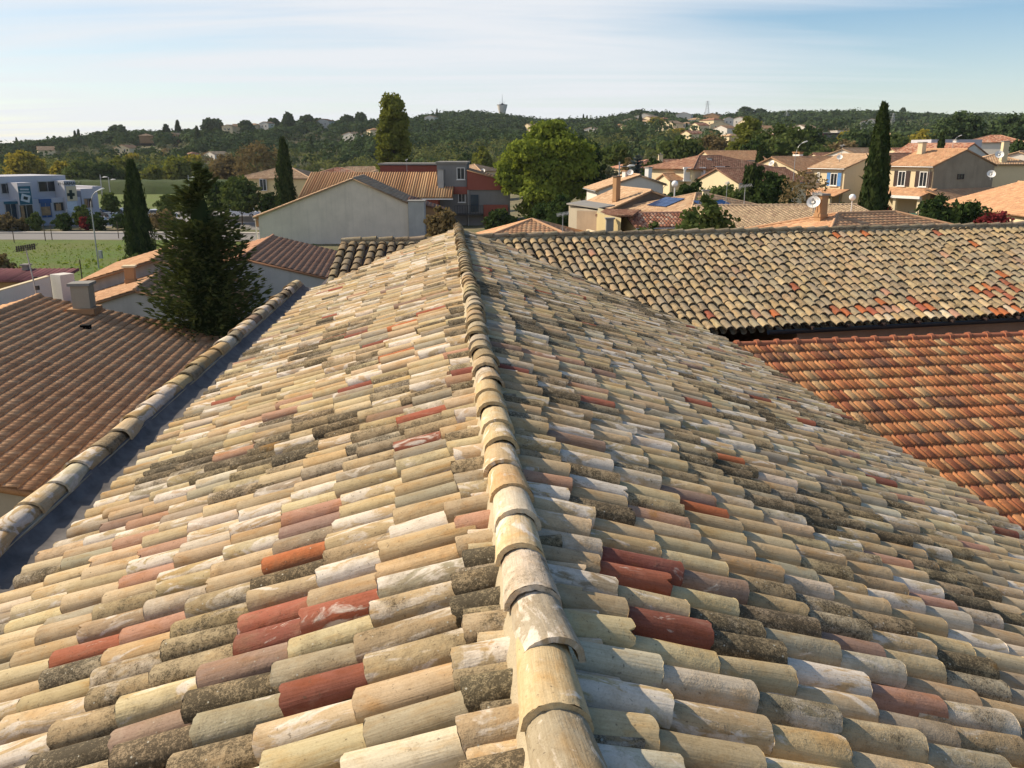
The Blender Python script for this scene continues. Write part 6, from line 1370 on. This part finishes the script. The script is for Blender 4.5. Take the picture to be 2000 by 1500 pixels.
# wooded: central hill nearly everywhere above mid slope, right ridge upper half, left only the crest and clumps
wood = (mid_ & (t > .3 + .25 * (nz - .5))) | (right & (t > .60 + .2 * (nz - .5))) | (left & ((t > .9) | ((nz > .74) & (t > .15))))
kind = np.full(N0, -1)
kind[wood & ok] = 0
sc_ = ~wood & ok
kind[sc_ & (nz2 > .44)] = 1
kind[sc_ & (nz2 <= .44) & (rs.rand(N0) < .5)] = 2
kind[sc_ & (nz2 > .74) & (rs.rand(N0) < .5)] = 3
kind[sc_ & (t < .22) & (rs.rand(N0) < .4)] = 4
kind[left & ok & (t < .13) & (rs.rand(N0) < .6)] = 4
kind[sc_ & (rs.rand(N0) < np.where(Uu < 790, .03, .10))] = 0
keepd = rs.rand(N0) < np.where(kind == 0, 1.0, np.where(Uu < 790, .42, np.where(Uu > 1250, .6, .8))); kind[~keepd] = -1
def pts(k, w0, w1, h0, h1, szf=1.0):
    s = kind == k; n = int(s.sum()); q = rs.rand(n); far = np.clip(Yy[s] / 600, .6, 1.7)
    sc2 = np.where(Uu[s] < 700, .8, 1.0) * (.62 + .8 * field2(Xx[s], Yy[s], 70, 9) ** 1.3)
    return np.stack([Xx[s], Yy[s], Zz[s] - .3, (w0 + (w1 - w0) * q) * sc2, (h0 + (h1 - h0) * (q * .6 + .4 * rs.rand(n))) * sc2, far ** .5], 1)
scatter_crowns('pine_wood', 'dark pine wood covering the far hills', 'pine', pts(0, 7, 13, 6, 10), 64, 1.9, 1)
scatter_crowns('olive_groves', 'grey-green olives and bushes on the far slopes', 'olive', pts(1, 4.5, 7.5, 3, 4.6), 46, 1.3, 2)
scatter_crowns('brown_scrub', 'brown scrub between the groves on the slopes', 'brownleaf', pts(2, 4, 8, 2, 4), 40, 1.3, 3)
scatter_crowns('green_scrub', 'dark green trees dotted on the slopes', 'far_dark', pts(3, 5, 8.5, 4.5, 7.5), 60, 1.4, 4)
scatter_crowns('mixed_belt', 'mixed trees along the foot of the slopes', 'far_mid', pts(4, 6, 9, 5, 7.5), 80, 1.2, 5)
# trees standing out on the skyline
SK = [('umbrella_pine', 'broad umbrella pine on the left skyline above the orange house', 232, 600, 12, 17), ('umbrella_pine', 'rounded skyline pine left of the pointed fir', 196, 590, 9, 10), ('umbrella_pine', 'wide low pine above the far left roofs', 62, 590, 8, 14), ('umbrella_pine', 'flat umbrella pine between cream skyline houses', 482, 640, 10, 14), ('umbrella_pine', 'dome-shaped umbrella pine on the hedge terrace', 600, 700, 11, 16), ('umbrella_pine', 'second dome pine right of the terrace one', 622, 690, 9, 12), ('umbrella_pine', 'wide dome pine left of the poplar', 680, 715, 12, 16), ('umbrella_pine', 'tall skyline pine touching the poplar', 706, 715, 14, 14), ('umbrella_pine', 'round pine above the white house right of the poplar', 847, 830, 10, 9),
      ('umbrella_pine', 'tall clump on the skyline left of the cream house', 408, 650, 13, 11), ('umbrella_pine', 'bushy skyline pine beside the tall clump', 424, 655, 12, 13), ('umbrella_pine', 'tall pine in front of the hedge terrace', 565, 640, 14, 10), ('umbrella_pine', 'round pine behind the white cube house', 536, 660, 10, 13), ('umbrella_pine', 'flat-topped pine at the start of the right-hand wood', 1247, 960, 12, 24), ('umbrella_pine', 'rounded pine in the dip of the skyline', 1212, 950, 11, 14), ('umbrella_pine', 'highest dome pine on the right ridge', 1455, 1010, 14, 24), ('umbrella_pine', 'second dome pine on the right ridge', 1484, 1010, 12, 20), ('umbrella_pine', 'lone tree standing up right of the cypress tip', 1762, 1060, 13, 10)]
proto = None
for i, (nm, lab, u, yy, h, w) in enumerate(SK):
    x, y, z = gxy(u, yy)
    if proto is None: proto = tree(nm, lab, 'tree', (x, y, z), 10, 12, 'pine', 300, .35, 1600, 1.3, 10, core=.7, group='pines on the skyline'); proto.scale = (w / 12, w / 12, h / 10)
    else: dup(proto, (x, y, z), lab, None, (w / 12, w / 12, h / 10), i * 1.3)
cp0 = None
for i, (lab, u, yy, h, w) in enumerate((('thin skyline cypress at the far left', 36, 600, 10, 2.6), ('pair of small cypresses left of the round skyline pine', 150, 590, 11, 3), ('second small skyline cypress of the pair', 157, 590, 11.5, 3.2), ('pointed dark fir on the left skyline', 350, 600, 13, 5), ('dark fir left of the pointed one', 327, 600, 11, 7), ('slender dark cypress on the mid-left slope', 388, 520, 12, 4), ('thin dark cypress among the olives', 489, 430, 9, 2), ('thin leaning cypress in the olive grove', 610, 420, 10, 2), ('narrow cypress in front of the rose house', 1250, 720, 12, 3.5), ('thin cypress beside the pink hip roof', 1481, 505, 12, 3.2), ('small cypress below the cream villas', 1340, 520, 8, 2.4), ('skyline cypress left of the pine wood dip', 1139, 960, 14, 3.5), ('second skyline cypress near the dip', 1146, 960, 13, 3.5), ('skyline cypress right of the white poplar house', 854, 830, 14, 3))):
    x, y, z = gxy(u, yy)
    if cp0 is None: cp0 = cypress('cypress', lab, (x, y, z), 10, 3, 400, 700, .9, group='cypresses on the slopes'); cp0.scale = (w / 3, w / 3, h / 10)
    else: dup(cp0, (x, y, z), lab, None, (w / 3, w / 3, h / 10), i * 1.1)
au0 = None
for i, (lab, u, yy, h, w) in enumerate((('yellow tree on the slope among the white villas', 1281, 690, 9, 15), ('yellow bushes below the cream villa', 1325, 500, 6, 15), ('yellow-green tree on the bank above the bushes', 262, 330, 8, 8), ('yellow tree on the bank left of the spruce', 380, 320, 8, 9), ('yellow trees beside the dark hall', 1655, 420, 7, 14))):
    x, y, z = gxy(u, yy)
    if au0 is None: au0 = tree('autumn_tree', lab, 'tree', (x, y, z), 9, 12, 'autumn', 500, .1, 900, 1.2, 9, core=.6, group='yellow trees on the slopes'); au0.scale = (w / 12, w / 12, h / 9)
    else: dup(au0, (x, y, z), lab, None, (w / 12, w / 12, h / 9), i * 1.1)
x, y, z = gxy(540, 668)
a, b_ = gxy(470, 630), gxy(548, 640); hedge('terrace_hedge', 'long dark clipped hedge on the terrace below the skyline houses', a[:2], b_[:2], min(a[2], b_[2]), 4.0, 4, 'pine', 8, 1.3, 1600)

# ------------------------------------------------------------------ street lamps, aerials, dishes, masts
def lamp(label, u, v_base, y, v_top, arm, kind='cobra', side=1, r=.07, z=None):
    x, yy, zg = gxy(u, y); z0 = zg if z is None else z; h = at_y(u, v_top, y)[2] - z0
    root = thing('street_lamp', label, 'street lamp', (x, yy, z0), 'street lamps'); b = np.array([x, yy, z0])
    if kind == 'cobra':
        pts = [b, b + UP * h * .8] + [b + np.array([side * arm * (1 - math.cos(q)) * .8, 0, h * (.8 + .2 * math.sin(q))]) for q in np.linspace(.3, 1.35, 5)]
        MB().tube(pts, [r * 1.3] + [r] + [r * .7] * 5, 8).build('pole', M['metal'], root); e = pts[-1]
        MB().tube([e, e + np.array([side * .15, 0, .07]), e + np.array([side * .5, 0, .2]), e + np.array([side * .6, 0, .19])], [.03, .06, .07, .02], 8).build('lamp_head', M['whitepaint'], root)
    elif kind == 'arm':
        MB().tube([b, b + UP * h], [r * 1.2, r * .8], 8).build('pole', M['metal'], root); e = b + UP * (h - .5)
        m = MB(); m.tube([e, e + np.array([side * arm, 0, .05])], [.04, .04], 6); m.build('arm', M['metal'], root)
        MB().tube([e + np.array([side * (arm - .1), 0, .02]), e + np.array([side * (arm + .15), 0, .1]), e + np.array([side * (arm + .7), 0, .12])], [.05, .12, .06], 8).build('lamp_head', M['whitepaint'], root)
    else:
        MB().tube([b, b + UP * h], [r * 1.1, r * .8], 8).build('pole', M['whitepaint'], root)
        MB().lathe(b + UP * (h + arm * .85), [(arm * math.sin(q), -arm * math.cos(q)) for q in np.linspace(.25, math.pi - .02, 9)], 14).build('globe', M['globe'], root)
    return root
m_, t_, b_n = newmat('milky_globe'); setc(t_, b_n, (.85, .85, .82)); b_n.inputs['Roughness'].default_value = .3; M['globe'] = m_
lamp('tall curved street lamp standing in the meadow in front of the pharmacy', 193, 547, 76, 372, 1.2, 'cobra', 1, .05)
sb = at_y(193, 497, 76); MB().box((sb[0] + .15, sb[1], sb[2]), (.3, .2, .7)).build('lamp_box', M['metal'], bpy.data.objects['street_lamp'])
lamp('straight lamp post close to the pharmacy cross', 124, 440, 126, 352, .6, 'arm', 1, .08)
lamp('left one of two lamp posts by the far field', 204, 400, 150, 341, .5, 'arm', 1, .09); lamp('right one of two lamp posts by the far field', 219, 396, 156, 346, .5, 'arm', 1, .09)
lamp('short-armed lamp left of the spruce top', 372, 360, 185, 342, .8, 'arm', 1, .09)
lamp('lamp with a white head left of the white gable house', 1206, 386, 92, 316, .9, 'arm', 1, .08); lamp('curved lamp rising from the dish gable house', 1543, 340, 92, 279, .9, 'cobra', 1, .03); lamp('curved lamp behind the brown-shutter villa chimney', 1850, 285, 150, 266, 1.2, 'cobra', 1, .04)
lamp('globe lamp right of the white gable house', 1314, 376, 84, 365, .32, 'globe'); lamp('large globe lamp at the foot of the tall cypress', 1652, 405, 56, 391, .21, 'globe', 1, .04); lamp('globe lamp behind the large dish chimney', 1651, 386, 62, 388, .01, 'globe', 1, .02) if False else None
def aerial(label, u, v, y, vtop, kind='yagi', w=1.0, lean=0):
    p = at_y(u, v, y); h = at_y(u, vtop, y)[2] - p[2]; root = thing('tv_aerial', label, 'aerial', tuple(p), 'television aerials')
    top = p + np.array([lean, 0, h]); MB().tube([p - UP * .3, top], [.03, .022], 6).build('mast', M['metal'], root)
    m = MB(); m.tube([top + np.array([-w / 2, 0, -.06]), top + np.array([w / 2, 0, .06])], [.015, .015], 5)
    for k in range(10): q = top + np.array([w * (k / 9 - .5), 0, .12 * (k / 9 - .5)]); m.tube([q - np.array([0, .22, .09]), q + np.array([0, .22, .09])], [.01, .01], 4)
    if kind == 'yagi2':
        for k in range(9): q = top + np.array([w * (k / 8 - .5) * .9, 0, .1 * (k / 8 - .5)]); m.box(q, (.05, .03, .22))
    m.build('antenna', M['metal' if kind != 'yagi2' else 'darkmetal'], root); return root
a1 = aerial('television aerial on the brown roof ridge, dark comb against the meadow', 74, 578, 32.4, 484, 'yagi2', .75, -.2)
MB().box(at_y(73, 562, 32.3), (.12, .1, .16)).build('aerial_box', M['darkmetal'], a1)
aerial('aerial on the hipped roof behind the ridge end', 1099, 447, 53, 418, 'yagi', .7); aerial('aerial mast on the upper red block', 795, 337, 127, 312, 'yagi', .3); aerial('aerial above the tan chequered roof', 1453, 400, 62, 363, 'yagi', .9); aerial('aerial above the solar panel house', 1418, 395, 74, 357, 'yagi', .3); aerial('aerial on the blue-shutter villa roof', 1643, 308, 109, 284, 'yagi', .5); aerial('aerial right of the tall cypress', 1730, 300, 128, 286, 'yagi', .9); aerial('aerial beside the chimney with the dish', 1593, 400, 48, 378, 'yagi', .5); aerial('thin mast above the dish by the white gable house', 1118 + 40, 0, 1, 0) if False else None
def dish(label, u, v, y, r, az=-150, mastlen=.5):
    p = at_y(u, v, y); n = np.array([math.sin(R_(az)) * .85, math.cos(R_(az)) * .85, .5]); n /= np.linalg.norm(n); a = np.cross(UP, n); a /= np.linalg.norm(a); b = np.cross(n, a)
    root = thing('satellite_dish', label, 'satellite dish', tuple(p), 'satellite dishes'); V = [p - n * .12 * r]; nn = 18
    for k in (.35, .7, 1.0):
        for q in range(nn): t = 2 * math.pi * q / nn; V.append(p + r * k * (math.cos(t) * a + math.sin(t) * b) + n * r * (.28 * k * k - .12))
    F = [(0, 1 + q, 1 + (q + 1) % nn) for q in range(nn)] + [(1 + k * nn + q, 1 + k * nn + (q + 1) % nn, 1 + (k + 1) * nn + (q + 1) % nn, 1 + (k + 1) * nn + q) for k in range(2) for q in range(nn)]
    m = MB(); m.add(V, F, True); m.add([v - n * .02 for v in map(np.array, V)], [f[::-1] for f in F], True); m.build('reflector', M['whitepaint'], root)
    m = MB(); m.tube([p - n * .1 * r, p - n * .35 * r - UP * mastlen], [.03, .03], 6); m.tube([p - b * r * .9, p + n * r * .9], [.012, .012], 4); m.box(p + n * r * .9, (.08, .08, .12)); m.build('bracket', M['metal'], root); return root
dish('large white dish beside the tan chimney behind the wing ridge', 1589, 395, 47.8, .36); dish('round dish on the shaded gable of the big villa', 1936, 340, 92, .42, -160); dish('white dish on the blue-shutter villa roof', 1640, 307, 107, .34); dish('dish on the lit cream gable', 1507, 319, 115.5, .42, -120); dish('white dish by the tall tan chimney at the right', 1952, 302, 108, .5, -160); dish('small dish above the white gable house', 1231, 337, 98, .35, -160); dish('small dish on the house right of the stair tower', 943, 334, 178, .5, -160)
# water tower and pylons
x, y, z = gxy(981, 985); wtw = thing('water_tower', 'concrete water tower with a flared bowl and aerials above the central wood', 'water tower', (x, y, z)); s_ = 1010 / FPX
zb, zt = at_y(981, 222, 985)[2], at_y(981, 205.5, 985)[2]; p = np.array([x, y, 0.])
MB().lathe(p, [(3.0, z - 2), (3.0, zb), (3.6, zb + 1), (5.4, zt - 1.2), (5.6, zt)], 24).build('bowl', M['white'], wtw)
m = MB(); m.lathe(p, [(5.75, zt), (5.75, zt + .6), (1.0, zt + 1.2), (1.0, zt + 2.2)], 24); m.build('roof', M['gutter'], wtw)
m = MB(); m.tube([p + UP * zt, p + UP * at_y(981, 184, 985)[2]], [.45, .12], 6)
for q in (-2.6, -1.6, 1.4, 2.2): m.tube([p + np.array([q, 0, zt]), p + np.array([q * 1.1, 0, zt + 4])], [.12, .08], 5)
m.build('aerials', M['metal'], wtw)
def pylon(label, u, y, vt, vb, w):
    x, yy, _ = gxy(u, y); zb, zt = at_y(u, vb, y)[2], at_y(u, vt, y)[2]; root = thing('pylon', label, 'pylon', (x, yy, zb)); m = MB(); h = zt - zb
    for a in (-1, 1):
        for b in (-1, 1): m.tube([(x + a * w, yy + b * w, zb), (x + a * .25, yy + b * .25, zt)], [.16, .12], 4)
    for k in range(8):
        f0, f1 = k / 8, (k + 1) / 8; wa, wb = w * (1 - f0) + .25, w * (1 - f1) + .25
        m.tube([(x - wa, yy - wa, zb + h * f0), (x + wb, yy - wb, zb + h * f1)], .09, 4); m.tube([(x + wa, yy - wa, zb + h * f0), (x - wb, yy - wb, zb + h * f1)], .09, 4)
    m.build('lattice', M['metal'], root); m = MB()
    for f, L in ((.72, 3.4), (.85, 2.8), (.97, 2.2)): m.tube([(x - L, yy, zb + h * f), (x + L, yy, zb + h * f)], .13, 4)
    m.build('cross_arms', M['metal'], root); return root
pylon('lattice pylon rising above the right-hand skyline', 1380, 1000, 197, 224, 2.4); pylon('faint lattice pylon in front of the right wood', 1741, 640, 221, 262, 2.2); pylon('faint pylon left in the right-hand wood', 1536, 800, 219, 240, 2.0)
# low walls and fences of the gardens
a, b_ = at_y(1740, 414, 60), at_y(1792, 417, 58); root = thing('cloth_fence', 'green cloth fence behind the wing ridge right of the tall cypress', 'fence', tuple(a)); MB().prism([a - UP * 1.2, a, b_, b_ - UP * 1.2], (0, .05, 0)).build('cloth', M['greencloth'], root)
m = MB(); [m.tube([a + (b_ - a) * k - UP * 1.4, a + (b_ - a) * k + UP * .1], .03, 5) for k in (0, .33, .66, 1)]; m.build('posts', M['darkmetal'], root)
a, b_ = at_y(1145, 448, 60), at_y(1190, 461, 52); root = thing('garden_wall', 'pale sunlit garden wall below the stained wall', 'wall', tuple(a)); MB().prism([a - UP * 2, a, b_, b_ - UP * 2], (.22, .1, 0)).build('wall_body', M['cream'], root)
# fence posts along the meadow edge
m0 = None
for i, (u, y_) in enumerate(((28, 98), (89, 100), (102, 101), (232, 103), (326, 98), (162, 66), (305, 92))):
    x, yy, z = gxy(u, y_)
    if m0 is None:
        mm = MB().tube([(0, 0, -.2), (0, 0, 2.0)], [.05, .04], 6); m0 = link('fence_post', mesh_np('fence_post', mm.V, mm.F, mm.S), M['bark']); m0.location = (x, yy, z); tag(m0, 'bare thin fence post along the meadow edge', 'post', 'meadow fence posts'); continue
    c = m0.copy(); COL.objects.link(c); c.location = (x, yy, z)
# ------------------------------------------------------------------ cars
def car(label, x, y, hd, paint, h=1.48, L=4.4, w=1.75, van=False):
    root = thing('parked_car', label, 'car', (x, y, 0.0), 'parked cars'); d, r = dirs(hd); o = np.array([x, y, 0.])
    if van: side = [(-2.2, .35), (-2.2, 1.7), (-1.9, 1.95), (.5, 1.95), (1.15, 1.2), (2.15, 1.0), (2.25, .35)]; wn = [(.0, 1.15), (.35, 1.75), (.55, 1.8), (1.0, 1.2)]
    else: side = [(-2.15, .3), (-2.2, .85), (-2.0, 1.15), (-1.6, h), (.1, h), (.95, 1.0), (1.9, .85), (2.15, .6), (2.15, .3)]; wn = [(-1.75, .98), (-1.45, h - .1), (.05, h - .1), (.75, 1.0)]
    n = len(side); V = []
    for q, f in ((-1, 1), (1, 1)):
        for (a, z) in side: ins = max(0, (z - .9)) * .28; V.append(o + d * a + r * q * (w / 2 - ins) + UP * z)
    m = MB(); m.add(V, [list(range(n)), list(range(n, 2 * n))[::-1]] + [(i, n + i, n + (i + 1) % n, (i + 1) % n) for i in range(n)]); m.build('body', M[paint], root)
    m = MB()
    for q in (-1, 1):
        P = [o + d * a + r * q * (w / 2 - max(0, z - .9) * .28 + .012) + UP * z for a, z in wn]; m.prism(P, r * q * .01)
    f0, f1 = (side[-4], side[-3]) if not van else (side[3], side[4]); f0, f1 = (side[4], side[5]) if not van else (f0, f1)
    P = []
    for (a, z), s in ((f0, 1), (f1, 1)):
        i_ = max(0, z - .9) * .28 + .1
        P.append((a, z, w / 2 - i_))
    m.add([o + d * (P[0][0] + .03) + r * P[0][2] + UP * (P[0][1] - .03 + .03), o + d * (P[0][0] + .03) - r * P[0][2] + UP * P[0][1], o + d * (P[1][0] + .02) - r * P[1][2] + UP * (P[1][1] + .03), o + d * (P[1][0] + .02) + r * P[1][2] + UP * (P[1][1] + .03)], [(0, 1, 2, 3)])
    m.build('windows', M['glass'], root)
    for a in (-1.35, 1.35):
        for q in (-1, 1):
            c = o + d * a + r * q * (w / 2 - .08) + UP * .32; wh = MB().tube([c - r * .1, c + r * .1], [.32, .32], 14, smooth=False).build('wheel', M['rubber'], root)
            MB().tube([c + r * q * .1, c + r * q * .115], [.19, .19], 10, smooth=False).build('rim', M['metal'], wh)
    for q in (-1, 1): MB().box(o + d * 2.12 + r * q * .6 + UP * .7, (.35, .12, .16), hd).build('headlight', M['palepaper'], root)
    return root
p = at_z(176, 437, 0.0); car('white estate car behind the green shrub by the pharmacy', p[0], p[1], R_(84), 'carwhite')
p = at_z(247, 432, 0.0); car('white van partly behind the meadow cypress', p[0], p[1], R_(-100), 'carwhite', van=True)
p = at_z(205, 429, 0.0); car('dark car beside the pharmacy ramp', p[0] - 1.5, p[1] + 3, R_(120), 'cardark')
p = at_z(318, 428, 0.0); car('white car under the round tree left of the spruce', p[0], p[1], R_(95), 'carwhite')
p = at_z(490, 424, 0.0); car('white car parked left of the beige gable house', p[0] - 1, p[1], R_(90), 'carwhite'); p = at_z(448, 421, 0.0); car('silver-white car seen through the spruce edge', p[0], p[1] + 6, R_(70), 'carwhite')
p = at_z(492, 430, 0.0); wl_ = thing('low_road_wall', 'low wall beside the road left of the beige gable house', 'wall', (p[0], p[1], 0)); MB().box((p[0] + 1, p[1] - 3, .4), (9, .3, .8)).build('wall_body', M['concrete'], wl_)

# ------------------------------------------------------------------ air
hm = bpy.data.materials.new('thin_haze'); hm.use_nodes = True; ht = hm.node_tree; ht.nodes.clear()
hv = nd(ht, 'ShaderNodeVolumePrincipled', {'Color': (0.86, 0.92, 1.0, 1.0), 'Density': 0.00007, 'Anisotropy': 0.2})
ho = ht.nodes.new('ShaderNodeOutputMaterial'); ht.links.new(hv.outputs[0], ho.inputs['Volume'])
m = MB().box((50, 800, 30), (3000, 2000, 140)); o = m.build('haze', hm); tag(o, kind='stuff')
